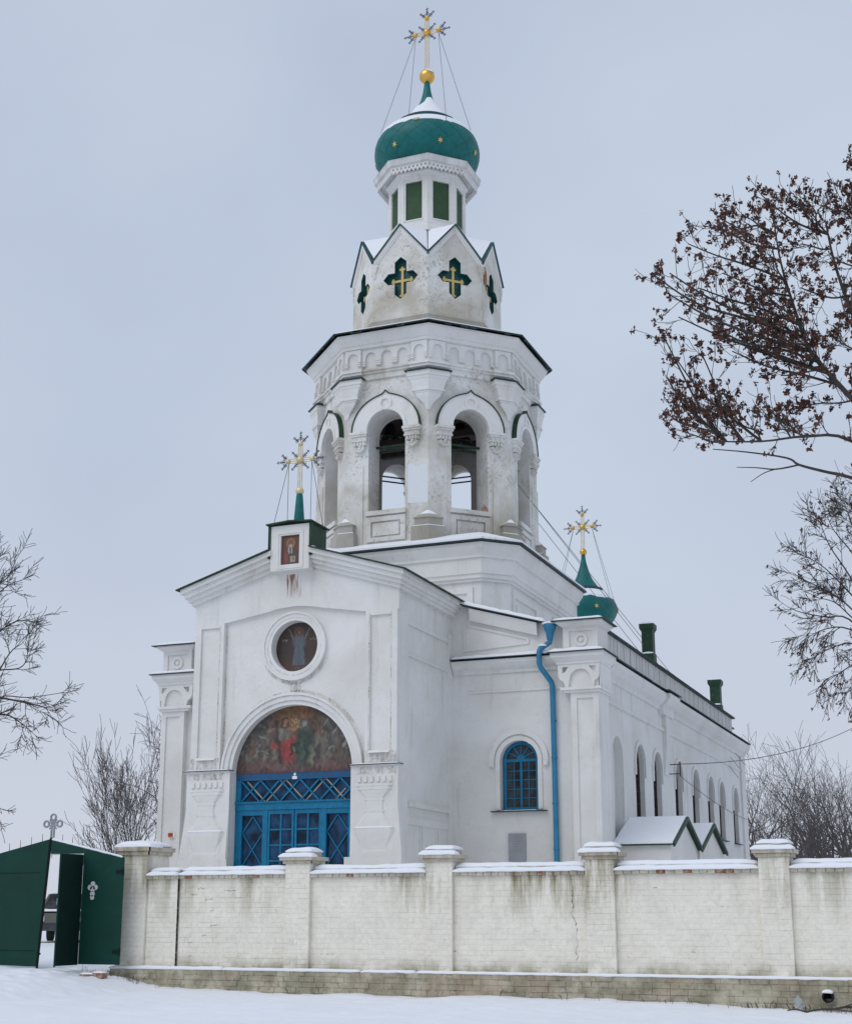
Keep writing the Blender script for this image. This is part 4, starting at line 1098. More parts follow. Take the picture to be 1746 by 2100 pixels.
# ---- belfry
AB = 3.06; TB = 0.75; T8 = math.tan(R(22.5))
def half(a): return a * T8
hwo, hwi = half(AB), half(AB - TB)
OPN = arch_loop(0, 0.565, 12.60, 15.0)
m_wall = MB()
m_wall.plate([(-hwo, 11.4), (hwo, 11.4), (hwo, 17.6), (-hwo, 17.6)], [OPN], -AB, -AB + TB, back=[(-hwi, 11.4), (hwi, 11.4), (hwi, 17.6), (-hwi, 17.6)], rim=False)
me_wall = m_wall.mesh('belfry_wall', 'plaster_worn')
kl = keel(1.03, 14.98, 16.14)
inn = [(0.565 * math.cos(PI * i / 20), 15.0 + 0.565 * math.sin(PI * i / 20)) for i in range(21)]
m_keel = MB(); m_keel.plate([(1.03, 14.98)] + kl[1:-1] + [(-1.03, 14.98), (-0.565, 14.98)] + inn[::-1] + [(0.565, 14.98)], (), -AB - 0.12, -AB + 0.01)
m_keel.arc(0, 15.0, 0.565, 0.66, -AB - 0.15, -AB - 0.119, 0, 180, 20)
m_keel.arc(0, 15.76, 0.13, 0.20, -AB - 0.16, -AB - 0.119, 0, 360, 24)
me_keel = m_keel.mesh('keel_arch', 'plaster')
m_trim = MB()
rings = []
for (x, z) in kl:
    rings.append((x, z))
tr_r = []
for i, (x, z) in enumerate(rings):
    a = Vector(rings[max(0, i - 1)]); b_ = Vector(rings[min(len(rings) - 1, i + 1)]); d = (b_ - a).normalized(); nrm = Vector((d.y, -d.x))
    if i == len(kl) // 2: nrm = Vector((0, 1)) * 1.2
    p0 = Vector((x, z)) + nrm * 0.002; p1 = Vector((x, z)) + nrm * 0.03
    tr_r.append([(p0.x, -AB - 0.15, p0.y), (p0.x, -AB + 0.0, p0.y), (p1.x, -AB + 0.0, p1.y), (p1.x, -AB - 0.15, p1.y)])
m_trim.loft(tr_r)
me_trim = m_trim.mesh('arch_sheet', 'roof_green')
m_cap = MB()                    # carved impost beside the opening
for hw, z0, z1, pj in [(.27, 14.90, 14.975, .20), (.25, 14.84, 14.90, .17), (.22, 14.74, 14.84, .13), (.235, 14.70, 14.74, .15)]:
    m_cap.box(-hw, hw, -AB - pj, -AB + 0.01, z0, z1)
for x in (-.14, 0, .14): m_cap.box(x - 0.05, x + 0.05, -AB - 0.14, -AB - 0.129, 14.75, 14.83)
m_cap.box(-0.20, 0.20, -AB - 0.10, -AB + 0.01, 14.58, 14.70)
for x in (-.13, -0.045, 0.045, .13): m_cap.box(x - 0.028, x + 0.028, -AB - 0.13, -AB - 0.099, 14.59, 14.70)
m_cap.arc(0, 14.55, 0.0, 0.17, -AB - 0.09, -AB + 0.01, 180, 360, 16)
m_cap.arc(0, 14.53, 0.10, 0.14, -AB - 0.12, -AB - 0.089, 170, 380, 16); m_cap.arc(0.02, 14.53, 0.02, 0.055, -AB - 0.12, -AB - 0.089, 0, 300, 12)
me_cap = m_cap.mesh('impost', 'plaster_worn')
m_sill = MB(); m_sill.box(-0.62, 0.62, -AB - 0.10, -AB + 0.3, 12.48, 12.61)
m_sill.plate([(-0.6, 11.72), (0.6, 11.72), (0.6, 12.44), (-0.6, 12.44)], [[(-0.45, 11.84), (0.45, 11.84), (0.45, 12.30), (-0.45, 12.30)]], -AB - 0.06, -AB + 0.01)
m_sill.plate([(-0.40, 11.89), (0.40, 11.89), (0.40, 12.25), (-0.40, 12.25)], (), -AB - 0.04, -AB + 0.01)
me_sill = m_sill.mesh('sill_panel', 'plaster_worn')
m_str = MB()
m_str.mould_x([(-AB + .01, 16.55), (-AB - 0.06, 16.57), (-AB - 0.06, 16.72), (-AB - 0.10, 16.74), (-AB - 0.10, 16.80), (-AB - 0.14, 16.82), (-AB - 0.14, 16.87), (-AB + .01, 16.90)], -half(AB + 0.05), half(AB + 0.05))
me_str = m_str.mesh('string_course', 'plaster_worn')
# blind arcade
def arcade(n_, x0, x1, zb, zt, y0, y1):
    m_ = MB(); wv = (x1 - x0) / n_; r_ = wv * 0.33
    out = [(x1, zt), (x0, zt)]
    pts = []
    for i in range(n_):
        c = x0 + wv * (i + 0.5)
        pts += [(c - r_, zb)] + [(c - r_ * math.cos(PI * j / 10), zt - 0.06 - wv * 0.42 + r_ * math.sin(PI * j / 10) * 1.05) for j in range(11)] + [(c + r_, zb)]
    poly = [(x0, zt), (x0, zb)] + pts + [(x1, zb), (x1, zt)]
    m_.plate(poly[::-1], (), y0, y1)
    for i in range(n_ + 1):
        c = x0 + wv * i; hw = wv * 0.5 - r_
        a, b_ = max(x0, c - hw - 0.012), min(x1, c + hw + 0.012)
        for q in range(3):
            z = zb + 0.015 + q * 0.062; m_.box(a + .0, b_ - .0, y0 - 0.022, y0 + 0.0005, z, z + 0.036)
    return m_
PW = 0.52
m_arc = arcade(3, -(hwo - PW + 0.0), hwo - PW, 16.98, 17.50, -AB - 0.085, -AB + 0.01)
m_arc.plate([(-(hwo - PW), 16.91), (hwo - PW, 16.91), (hwo - PW, 17.505), (-(hwo - PW), 17.505)], (), -AB - 0.012, -AB + 0.005)
me_arc = m_arc.mesh('blind_arcade', 'plaster')
def bent(levels, a=AB, inner=-0.03):
    """stack wrapped round the corner between face 0 and face 1 (corner at +22.5 deg from -Y)"""
    m_ = MB(); rings = []
    n1 = Vector((0, -1)); t1 = Vector((1, 0))
    c, s = math.cos(R(45)), math.sin(R(45))
    n2 = Vector((s, -c)); t2 = Vector((-c, -s))
    for z, w_, p in levels:
        L1 = (a + p) * T8; L0 = (a + inner) * T8
        P = [n1 * (a + inner) + t1 * (a * T8 - w_), n1 * (a + p) + t1 * (a * T8 - w_), n1 * (a + p) + t1 * L1,
             n2 * (a + p) + t2 * (a * T8 - w_), n2 * (a + inner) + t2 * (a * T8 - w_)]
        rings.append([(q.x, q.y, z) for q in P])
    return m_.loft(rings)
me_brk = bent([(16.56, .56, .26), (16.42, .56, .26), (16.40, .52, .23), (16.34, .52, .23), (16.30, .47, .21), (16.06, .40, .17), (16.03, .40, .17), (16.028, .43, .20), (15.98, .43, .20), (15.978, .37, .165), (15.92, .37, .165), (15.918, .33, .15), (15.87, .33, .15), (15.80, .29, .13), (15.68, .17, .08), (15.60, .11, .05), (15.44, .05, .02)][::-1]).mesh('corner_bracket', 'plaster')
me_bcp = bent([(16.565, .62, .31), (16.585, .62, .31), (16.66, .54, .20)]).mesh('bracket_sheet', 'roof_edge')
me_vst = bent([(16.66, .50, .10), (16.72, .50, .10), (16.722, .52, .15), (16.80, .52, .15), (16.802, .53, .19), (16.88, .53, .19), (16.881, .51, .08), (17.62, .51, .08)]).mesh('corner_band', 'plaster')
me_pier = bent([(11.5, .55, .03), (14.0, .55, .03)]).mesh('corner_pier', 'plaster_worn')
me_ped = bent([(11.55, .40, .30), (11.98, .40, .30), (12.0, .33, .22), (12.22, .33, .22), (12.222, .36, .25), (12.245, .36, .25), (12.46, .03, .03)]).mesh('corner_pedestal', 'plaster_base')
me_psn = bent([(11.985, .39, .29), (12.02, .34, .235)]).mesh('snow_cover', 'snow')
me_psn2 = bent([(12.247, .34, .23), (12.27, .32, .21), (12.48, .035, .032)]).mesh('snow_cover', 'snow')
# arcade arch on each side of a corner
m_va = arcade(1, hwo - PW + 0.035, hwo + 0.012, 16.98, 17.50, -AB - 0.145, -AB - 0.079)
m_va2 = arcade(1, -(hwo + 0.012), -(hwo - PW + 0.035), 16.98, 17.50, -AB - 0.145, -AB - 0.079)
me_va = m_va.mesh('corner_arcade', 'plaster'); me_va2 = m_va2.mesh('corner_arcade', 'plaster')
m_beam = MB(); m_beam.box(-0.80, 0.80, -AB + 0.50, -AB + 0.58, 14.66, 14.71); m_beam.box(-0.80, 0.80, -AB + 0.80, -AB + 0.88, 14.62, 14.67)
me_beam = m_beam.mesh('tie_beam', 'roof_green')
m_rod = MB()
for z in (15.10, 15.26): m_rod.tube([(-0.6, -AB + 0.3, z), (0.6, -AB + 0.3, z)], 0.025, 6)
me_rod = m_rod.mesh('tie_rod', 'hole_black')
for i in range(8):
    wl = obj('belfry_wall', me_wall, church, TW, fz(i))
    obj('keel_arch', me_keel, wl); obj('arch_sheet', me_trim, wl)
    for s_ in (-1, 1): obj('impost', me_cap, wl, (s_ * 0.81, 0, 0))
    obj('sill_panel', me_sill, wl); obj('string_course', me_str, wl); obj('blind_arcade', me_arc, wl); obj('corner_arcade', me_va, wl); obj('corner_arcade', me_va2, wl)
    if i in (0, 1): obj('tie_beam', me_beam, wl)
    if i in (3, 4, 5): obj('tie_rod', me_rod, wl)
    if i == 0:
        k = MB(); k.plate([(.66, 12.74), (1.262, 12.70), (1.262, 13.80), (1.1, 13.83), (.98, 13.76), (.86, 13.84), (.74, 13.90), (.66, 13.86)], (), -AB - 0.036, -AB - 0.026); part('plaster_patch', k, 'fresh_plaster', wl)
    cr_o = obj('corner_bracket', me_brk, church, TW, fz(i))
    obj('bracket_sheet', me_bcp, cr_o); obj('corner_band', me_vst, cr_o)
    pd = obj('corner_pedestal', me_ped, church, TW, fz(i)); obj('snow_cover', me_psn, pd); obj('snow_cover', me_psn2, pd)
    obj('corner_pier', me_pier, church, TW, fz(i))
k = MB(); k.lathe([(AB + .04, 17.50), (AB + 0.16, 17.52), (AB + 0.18, 17.60), (AB + 0.22, 17.62), (AB + 0.36, 17.84), (AB + 0.38, 17.90), (AB, 17.92)], 8, apothem=True, cap=False)
cp('belfry_cornice', k, 'plaster', loc=TW)
k = MB(); k.lathe([(AB + 0.50, 17.915), (AB + 0.52, 17.955), (2.0, 18.62), (2.0, 18.58)], 8, apothem=True, cap=False)
broof = cp('belfry_roof', k, 'roof_edge', loc=TW)
k = MB(); k.lathe([(AB + 0.46, 17.975), (AB + 0.44, 18.015), (2.0, 18.66), (2.0, 18.63)], 8, apothem=True, cap=False)
part('snow_cover', k, 'snow', broof)
for i in range(26):              # torn sheet edges
    a = rnd.uniform(0, 7.99); f0 = int(a); u = (a - f0 - 0.5) * 2 * half(AB + 0.5); k = MB()
    k.box(u, u + rnd.uniform(0.08, 0.3), -(AB + 0.535), -(AB + 0.48), 17.90 - rnd.uniform(0.0, 0.02), 17.93)
    obj('sheet_edge', k.mesh('sheet_edge', 'roof_edge'), broof, (0, 0, 0), fz(f0))
k = MB(); k.lathe([(AB - TB + 0.01, 16.5), (0.01, 16.51)], 8, apothem=True, cap=False); k.lathe([(AB - TB + 0.01, 16.56), (0.01, 16.56)], 8, apothem=True, cap=False)
cl = cp('belfry_ceiling', k, 'dark_wood', loc=TW)
for y in (-0.2, 0.9):
    k = MB(); k.box(-1.9, 1.9, y - 0.09, y + 0.09, 15.55, 15.75); part('bell_beam', k, 'dark_wood', cl)
k = MB(); k.lathe([(AB - TB + .05, 12.35), (0.01, 12.36)], 8, apothem=True, cap=False); k.lathe([(AB - TB + .05, 12.3), (0.01, 12.3)], 8, apothem=True, cap=False); cp('belfry_floor', k, 'dark_wood', loc=TW)
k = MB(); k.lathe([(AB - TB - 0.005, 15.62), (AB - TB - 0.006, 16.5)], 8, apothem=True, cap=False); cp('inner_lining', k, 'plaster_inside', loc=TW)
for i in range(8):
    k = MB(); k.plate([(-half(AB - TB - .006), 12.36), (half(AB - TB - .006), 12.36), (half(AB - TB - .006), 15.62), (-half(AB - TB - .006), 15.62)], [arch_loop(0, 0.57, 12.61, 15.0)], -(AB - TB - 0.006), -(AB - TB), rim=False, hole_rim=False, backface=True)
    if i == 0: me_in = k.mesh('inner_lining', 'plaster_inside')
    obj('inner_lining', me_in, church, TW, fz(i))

# ---- gabled tier
AK = 2.125; HK = half(AK)
nich = [(0, 19.42), (.19, 19.58), (.19, 19.92), (.40, 19.92), (.56, 20.10), (.40, 20.28), (.19, 20.28), (.19, 20.62), (0, 20.78)]
nich = nich + [(-x, z) for x, z in nich[-2:0:-1]]
m_ = MB(); m_.plate([(-HK, 18.4), (HK, 18.4), (HK, 20.75), (0, 21.80), (-HK, 20.75)], [nich], -AK, -AK + 0.25, back=[(-half(AK - .25), 18.4), (half(AK - .25), 18.4), (half(AK - .25), 20.75), (0, 21.8), (-half(AK - .25), 20.75)], rim=False)
me_k = m_.mesh('gable_wall', 'plaster_worn')
m_ = MB(); ni2 = [(x * .985, 20.1 + (z - 20.1) * .985) for x, z in nich]; m_.plate(ni2, (), -AK + 0.19, -AK + 0.22)
m_.loft([[(x, -AK - 0.004, z) for x, z in ni2], [(x, -AK + 0.189, z) for x, z in ni2]], cap=False); me_kb = m_.mesh('niche_back', 'niche_green')
m_ = MB(); yg = -AK + 0.14
m_.box(-0.036, 0.036, yg, yg + 0.044, 19.56, 20.45); m_.box(-0.30, -0.037, yg, yg + 0.044, 20.03, 20.10); m_.box(0.037, 0.30, yg, yg + 0.044, 20.03, 20.10)
for c in ((0, 19.58), (0, 20.43), (-0.29, 20.065), (0.29, 20.065)):
    m_.arc(c[0], c[1], 0, 0.062, yg - 0.004, yg + 0.044, 0, 360, 10)
    for a in (0, 90, 180, 270):
        q = (c[0] + 0.06 * math.cos(R(a)), c[1] + 0.06 * math.sin(R(a)))
        if abs(q[0]) < 0.34 and not (abs(q[0]) < 0.04 and 19.62 < q[1] < 20.40) and not (abs(q[0]) < 0.26 and abs(q[1] - 20.065) < 0.02): m_.arc(q[0], q[1], 0, 0.035, yg - 0.006, yg + 0.04, 0, 360, 8)
me_kc = m_.mesh('gold_cross', 'gold_paint')
sl_ = (21.80 - 20.75) / HK
m_ = MB()
for s_ in (-1, 1):
    def seg(d0, d1, y0, y1, e=0.0):
        return [[(s_ * (HK + e), y0, 20.75 - e * sl_ - d1), (s_ * (HK + e), y1, 20.75 - e * sl_ - d1), (s_ * (HK + e), y1, 20.75 - e * sl_ - d0), (s_ * (HK + e), y0, 20.75 - e * sl_ - d0)], [(0, y0, 21.80 - d1), (0, y1, 21.80 - d1), (0, y1, 21.80 - d0), (0, y0, 21.80 - d0)]]
    m_.loft(seg(0.0, 0.16, -AK - 0.05, -AK + 0.01, 0.02)); m_.loft(seg(0.16, 0.24, -AK - 0.025, -AK + 0.01, 0.01))
me_kr = m_.mesh('gable_moulding', 'plaster')
m_ = MB()
for s_ in (-1, 1): m_.loft(seg(-0.045, -0.003, -AK - 0.10, -AK + 0.1, 0.05))
me_ke = m_.mesh('gable_sheet', 'teal_dark')
AL = 1.11
def krp(s_, off):
    v_ = Vector((s_ * half(AK + 0.02), -AK - 0.02, 20.75 + off)); a_ = Vector((0, -AK - 0.06, 21.81 + off))
    lv = Vector((s_ * half(AL), -AL, 22.02 + off)); lm = Vector((0, -AL, 22.10 + off))
    return v_, a_, lv, lm
m_ = MB(); m2 = MB()
for s_ in (-1, 1):
    v_, a_, lv, lm = krp(s_, 0.0); m_.add([v_, a_, lm, lv], [(0, 1, 3), (1, 2, 3)])
    v_, a_, lv, lm = krp(s_, 0.045); v_ = v_.lerp(lv, 0.05); a_ = a_.lerp(lm, 0.05); m2.add([v_, a_, lm, lv], [(0, 1, 3), (1, 2, 3)])
me_kf = m_.mesh('gable_roof', 'roof_edge'); me_ks = m2.mesh('snow_cover', 'snow')
m_ = MB(); m_.tube([Vector((half(AK), -AK, 20.80)), Vector((half(AL), -AL, 22.07))], 0.02, 6); me_kv = m_.mesh('valley_seam', 'roof_edge')
for i in range(8):
    wl = obj('gable_wall', me_k, church, TW, fz(i))
    for nm, me_ in (('niche_back', me_kb), ('gold_cross', me_kc), ('gable_moulding', me_kr), ('gable_sheet', me_ke), ('gable_roof', me_kf), ('snow_cover', me_ks), ('valley_seam', me_kv)): obj(nm, me_, wl)
k = MB(); k.plate([(-.62 + .13 * math.cos(2 * PI * i / 14) * (1 + .2 * math.sin(3 * i)), 20.42 + .30 * math.sin(2 * PI * i / 14)) for i in range(14)], (), -AK - 0.03, -AK + 0.005)
obj('rusty_sheet', k.mesh('rusty_sheet', 'red_rust'), church, TW, fz(2))
k = MB(); k.lathe([(AK + .09, 18.45), (AK + 0.09, 18.70), (AK + 0.07, 18.72), (AK + 0.07, 18.78), (AK + 0.02, 18.80), (AK - .02, 18.80)], 8, apothem=True, cap=False); cp('tier_base', k, 'plaster_base', loc=TW)
# corner ornaments of the gabled tier
me_ko = bent([(20.20, .05, .02), (20.28, .07, .04), (20.36, .05, .03), (20.44, .11, .05), (20.52, .12, .06), (20.60, .16, .06), (20.66, .1, .02)], AK).mesh('corner_ornament', 'plaster_worn')
for i in range(8): obj('corner_ornament', me_ko, church, TW, fz(i))
# ---- lantern
HL = half(AL)
m_ = MB(); m_.plate([(-HL, 21.6), (HL, 21.6), (HL, 24.15), (-HL, 24.15)], [[(-.275, 22.50), (.275, 22.50), (.275, 23.78), (-.275, 23.78)]], -AL, -AL + 0.2, back=[(-half(AL - .2), 21.6), (half(AL - .2), 21.6), (half(AL - .2), 24.15), (-half(AL - .2), 24.15)], rim=False)
m_.box(-.30, .30, -AL - .012, -AL + .02, 23.78, 23.81); m_.box(-.31, .31, -AL - .02, -AL + .02, 22.46, 22.499)
me_l = m_.mesh('lantern_wall', 'plaster')
m_ = MB(); m_.box(-.274, .274, -AL + .04, -AL + .08, 22.50, 23.78); me_ls = m_.mesh('shutter', 'green_shutter')
m_ = MB(); m_.box(-HL - .02, -HL + .13, -AL - .015, -AL + .02, 22.32, 23.98); m_.box(HL - .13, HL + .02, -AL - .014, -AL + .02, 22.32, 23.98); me_lp = m_.mesh('lantern_pilaster', 'plaster')
lace = MB()
AR = 1.47; HR = half(AR); n = 9
pts = []
for i in range(n):
    x0 = HR - 2 * HR * i / n; x1 = HR - 2 * HR * (i + 1) / n; c = (x0 + x1) / 2; wv = x0 - x1
    pts += [(x0, 24.06), (x0 - wv * .18, 24.03), (x0 - wv * .3, 23.985), (c, 23.955), (x1 + wv * .3, 23.985), (x1 + wv * .18, 24.03)]
holes = []
for i in range(n):
    c = HR - 2 * HR * (i + .5) / n; wv = 2 * HR / n
    holes.append([(c - wv * .30, 24.11), (c - wv * .20, 24.075), (c, 24.06), (c + wv * .20, 24.075), (c + wv * .30, 24.11), (c, 24.165)])
    holes.append([(c - wv * .08, 24.005), (c, 23.985), (c + wv * .08, 24.005), (c, 24.03)])
lace.plate([(-HR, 24.20), (-HR, 24.06)] + pts[::-1] + [(HR, 24.06), (HR, 24.20)], holes, -AR - 0.012, -AR + 0.012)
me_lace = lace.mesh('lace_trim', 'plaster')
for i in range(8):
    wl = obj('lantern_wall', me_l, church, TW, fz(i)); obj('shutter', me_ls, wl); obj('lantern_pilaster', me_lp, wl); obj('lace_trim', me_lace, wl)
k = MB(); k.lathe([(AL - .1, 22.0), (AL + .13, 22.02), (AL + .13, 22.12), (AL + .08, 22.14), (AL + .08, 22.20), (AL + .04, 22.24), (AL + .04, 22.30), (AL - .1, 22.32)], 8, apothem=True, cap=False); cp('lantern_moulding', k, 'plaster', loc=TW)
k = MB(); k.lathe([(AL - .05, 23.95), (AL + .04, 23.96), (AL + .06, 24.02), (AL + .10, 24.06), (AL + .10, 24.12), (AL - .05, 24.14)], 8, apothem=True, cap=False); cp('lantern_moulding', k, 'plaster', loc=TW)
k = MB(); k.lathe([(AL - 0.05, 24.14), (1.50, 24.20), (1.52, 24.21), (1.55, 24.22), (1.58, 24.37), (1.60, 24.40), (1.25, 24.52), (1.2, 24.5)], 8, apothem=True, cap=False)
cp('lantern_eave', k, 'boards', loc=TW)
# ---- main dome
def smooth_prof(pts_, n_=6):
    out = []
    P = [pts_[0]] + list(pts_) + [pts_[-1]]
    for i in range(1, len(P) - 2):
        p0, p1, p2, p3 = (Vector(q) for q in P[i - 1:i + 3])
        for j in range(n_):
            t_ = j / n_
            q = 0.5 * ((2 * p1) + (p2 - p0) * t_ + (2 * p0 - 5 * p1 + 4 * p2 - p3) * t_ * t_ + (3 * p1 - p0 - 3 * p2 + p3) * t_ ** 3)
            out.append((max(q.x, 0.001), q.y))
    return out + [tuple(pts_[-1])]
DP = smooth_prof([(1.24, 24.42), (1.42, 24.60), (1.59, 24.86), (1.675, 25.13), (1.675, 25.38), (1.60, 25.63), (1.43, 25.85), (1.22, 26.00), (1.00, 26.08)])
def dome_r(z):
    for (r0, z0), (r1, z1) in zip(DP, DP[1:]):
        if z0 <= z <= z1: return r0 + (r1 - r0) * (z - z0) / (z1 - z0)
    return DP[-1][0]
k = MB(); k.lathe(DP, 48, 0.0)
dm = cp('dome', k, 'teal_metal', True, loc=TW)
k = MB()                          # diamond seams
for s_ in (-1, 1):
    for i in range(16):
        p_ = []
        for j in range(19):
            z = 24.6 + (26.04 - 24.6) * j / 18; a = 2 * PI * i / 16 + s_ * 1.15 * j / 18; r_ = dome_r(z) + 0.003
            p_.append((r_ * math.cos(a), r_ * math.sin(a), z))
        k.tube(p_, 0.003, 4)
part('dome_seam', k, 'teal_metal', dm)
k = MB(); k.lathe([(0.98, 26.06), (1.06, 26.08), (1.09, 26.22), (1.04, 26.26), (0.85, 26.30), (0.80, 26.28)], 16, 0.0, cap=False); part('dome_collar', k, 'teal_dark', dm)
CP = smooth_prof([(1.00, 26.265), (0.80, 26.38), (0.60, 26.59), (0.43, 26.85), (0.28, 27.08), (0.19, 27.32), (0.125, 27.62), (0.088, 27.92)], 4)
k = MB(); k.lathe(CP, 24, 0.0); part('dome_spire', k, 'teal_metal', dm, smooth=True)
# snow: ring on the shoulder, skirt and one flank of the spire
def snow_cap(prof, r_in, seed, frac=lambda a: 0, th=0.03, n_=64):
    """snow lying on a turned shape, from its top down to a wobbly lower edge"""
    m_ = MB(); rings = []
    for j in range(n_):
        a = 2 * PI * j / n_
        lo = frac(a)
        idx = [p for p in prof if p[1] >= lo] or prof[-2:]
        p0 = idx[0]; p1 = idx[-1]; col_ = []
        for q in range(9):
            t_ = q / 8; z = p0[1] + (p1[1] - p0[1]) * t_
            r_ = p0[0] + (p1[0] - p0[0]) * t_
            for (ra, za), (rb, zb) in zip(idx, idx[1:]):
                if za <= z <= zb: r_ = ra + (rb - ra) * (z - za) / max(1e-6, zb - za)
            h = th * min(1, t_ * 6 + 0.1)
            col_.append(((r_ + h * 0.6) * math.cos(a), (r_ + h * 0.6) * math.sin(a), z + h * 0.8))
        rings.append(col_)
    rings.append(rings[0])
    return m_.loft(rings, cap=False, closed=False)
sh = [p for p in DP]
k = snow_cap(sh, 0, 1, lambda a: 25.64 + 0.05 * noise.noise((math.cos(a) * 3, math.sin(a) * 3, 1)) + 0.03 * noise.noise((math.cos(a) * 11, math.sin(a) * 11, 1)), 0.04, 96); part('snow_cover', k, 'snow', dm, smooth=True)
# keep the lower skirt all round, the upper part only on the right-hand flank
k2 = MB(); n_ = 72
rings = []
for j in range(n_ + 1):
    a = 2 * PI * j / n_
    top = 26.98 + 0.05 * noise.noise((math.cos(a) * 4, math.sin(a) * 4, 3)) + 0.30 * sstep(0.6, 0.97, math.cos(a - R(-45)))
    col_ = []
    for q in range(10):
        z = 26.28 + (top - 26.28) * q / 9
        r_ = CP[0][0]
        for (ra, za), (rb, zb) in zip(CP, CP[1:]):
            if za <= z <= zb: r_ = ra + (rb - ra) * (z - za) / (zb - za)
        h = 0.022 * (1 if q < 9 else 0.1); col_.append(((r_ + h) * math.cos(a), (r_ + h) * math.sin(a), z + h * 0.5))
    rings.append(col_)
k2.loft(rings, cap=False, closed=False); part('snow_cover', k2, 'snow', dm, smooth=True)
def star(mb_, r0=0.105, n_=6, th=0.02):
    pts_ = [((r0 if i % 2 == 0 else r0 * 0.33) * math.cos(PI * i / n_ + PI / 2), (r0 if i % 2 == 0 else r0 * 0.33) * math.sin(PI * i / n_ + PI / 2)) for i in range(2 * n_)]
    mb_.plate(pts_, (), -th, 0.0); return mb_
def put_star(parent, ang, z, rfun, r0=0.105):
    r_ = rfun(z); dr = (rfun(z + 0.05) - rfun(z - 0.05)) / 0.1
    tilt = math.atan(dr)
    m_ = star(MB(), r0)
    m_.xf(Matrix.Rotation(ang + PI / 2, 4, 'Z') @ Matrix.Translation((0, -r_ - 0.012, z)) @ Matrix.Rotation(tilt, 4, 'X'))
    part('star', m_, 'gold_paint', parent)
view_a = math.atan2(-YT, -XC)    # towards the camera
for da, z in ((-38, 24.94), (14.5, 24.92), (66, 25.0), (-95, 24.95), (130, 24.95), (-150, 24.95), (-12, 25.66)):
    put_star(dm, view_a + R(da), z, dome_r)

# ---- ornate crosses
def ornate_cross(loc, sc, gold='gold', stem=1.38, ball=0.25, guy=None, name='roof_cross', rays=True):
    """loc = centre of the ball under the cross"""
    bl = MB(); bl.sphere((0, 0, 0), ball, 24, 14); o = cp('cross_ball', bl, gold, True, loc=loc)
    c = Vector((0, 0, ball + stem))                    # crossing
    k = MB(); t_ = 0.016 * sc; g_ = 0.065 * sc
    for dx in (-g_, 0, g_):
        k.tube([(dx, 0, ball * 0.8), (dx, 0, c.z + 0.50 * sc)], t_, 6)
        k.tube([(-0.40 * sc, 0, c.z + dx), (0.40 * sc, 0, c.z + dx)], t_, 6)
    part(name, k, gold if gold != 'gold' else 'pale_gold', o)
    for q, r_ in (((0, c.z), .125), ((0.42, c.z), .085), ((-0.42, c.z), .085), ((0, c.z + 0.54 * sc), .085)):
        m_ = MB(); m_.sphere((q[0] * sc, 0, q[1]), r_ * sc, 16, 10); part('boss', m_, gold, o, smooth=True)
    rm = 'iron'
    def rayb(x, z, a, ln):
        m_ = MB(); d = Vector((math.cos(R(a)), 0, math.sin(R(a)))); n_ = Vector((-d.z, 0, d.x)); p = Vector((x, 0, z))
        m_.tube([p, p + d * ln], 0.013 * sc, 5)
        for f_, w_2 in ((0.45, 0.055), (0.62, 0.035), (0.85, 0.05)):
            q = p + d * ln * f_; m_.tube([q - n_ * w_2 * sc, q + n_ * w_2 * sc], 0.013 * sc, 5)
        for s_ in (-1, 1):
            cc = p + d * ln * 0.3 + n_ * s_ * 0.04 * sc
            m_.tube([cc + (d * math.cos(v_) + n_ * math.sin(v_)) * 0.028 * sc for v_ in [i * 0.9 for i in range(7)]], 0.009 * sc, 4)
        part('ray', m_, rm, o)
    for a in (45, 135, 225, 315): rayb(0.085 * sc * math.cos(R(a)), c.z + 0.085 * sc * math.sin(R(a)), a, 0.34 * sc)
    for (x, z, a0) in ((0.42, c.z, 0), (-0.42, c.z, 180), (0, c.z + 0.54 * sc, 90)):
        for da in (-48, 0, 48): rayb(x * sc + 0.06 * sc * math.cos(R(a0 + da)), z + 0.06 * sc * math.sin(R(a0 + da)), a0 + da, 0.34 * sc if da == 0 else 0.28 * sc)
    if guy:
        for (sx_, tgt) in guy:
            m_ = MB(); m_.tube([(sx_ * 0.40 * sc, 0, c.z - 0.08 * sc), Vector(tgt) - Vector(loc)], 0.0075, 5); part('guy_wire', m_, 'wire', o)
    return o
def dpt(ang, z): r_ = dome_r(z); a = view_a + R(ang); return (XC + r_ * math.cos(a), YT + r_ * math.sin(a), z)
ornate_cross((XC, YT, 28.14), 1.0, guy=[(-1, dpt(-80, 25.35)), (-1, dpt(-140, 26.05)), (1, dpt(22, 25.62)), (1, dpt(70, 25.75))])
k = MB(); k.sphere((0, 0, 0), 0.252, 24, 14); k.v = [(x, y, z) for x, y, z in k.v]
k2 = MB(); n_ = 24; rings = []
for j in range(n_ + 1):
    a = 2 * PI * j / n_; lo = 1.05 - 0.75 * max(0, math.cos(a - R(-30)))
    rings.append([(0.256 * math.cos(R(e)) * math.cos(a), 0.256 * math.cos(R(e)) * math.sin(a), 0.256 * math.sin(R(e))) for e in [math.degrees(lo) + (88 - math.degrees(lo)) * q / 6 for q in range(7)]])
k2.loft(rings, cap=False, closed=False); cp('ball_snow', k2, 'snow', True, loc=(XC, YT, 28.14))
# ---- spirelet and cross on the porch gable
PC = (XP, 29.87)
k = MB(); k.lathe([(0.145, 10.83), (0.14, 10.9), (0.085, 11.62), (0.075, 11.68)], 16, 0.0, PC); cp('spirelet', k, 'teal_metal', True)
ornate_cross((XP, 29.87, 11.76), 0.80, 'pale_gold', 0.70, 0.105, guy=[(-1, (XP - .5, 29.5, 10.86)), (-1, (XP - .5, 30.2, 10.86)), (1, (XP + .5, 29.5, 10.86)), (1, (XP + .5, 30.2, 10.86))])
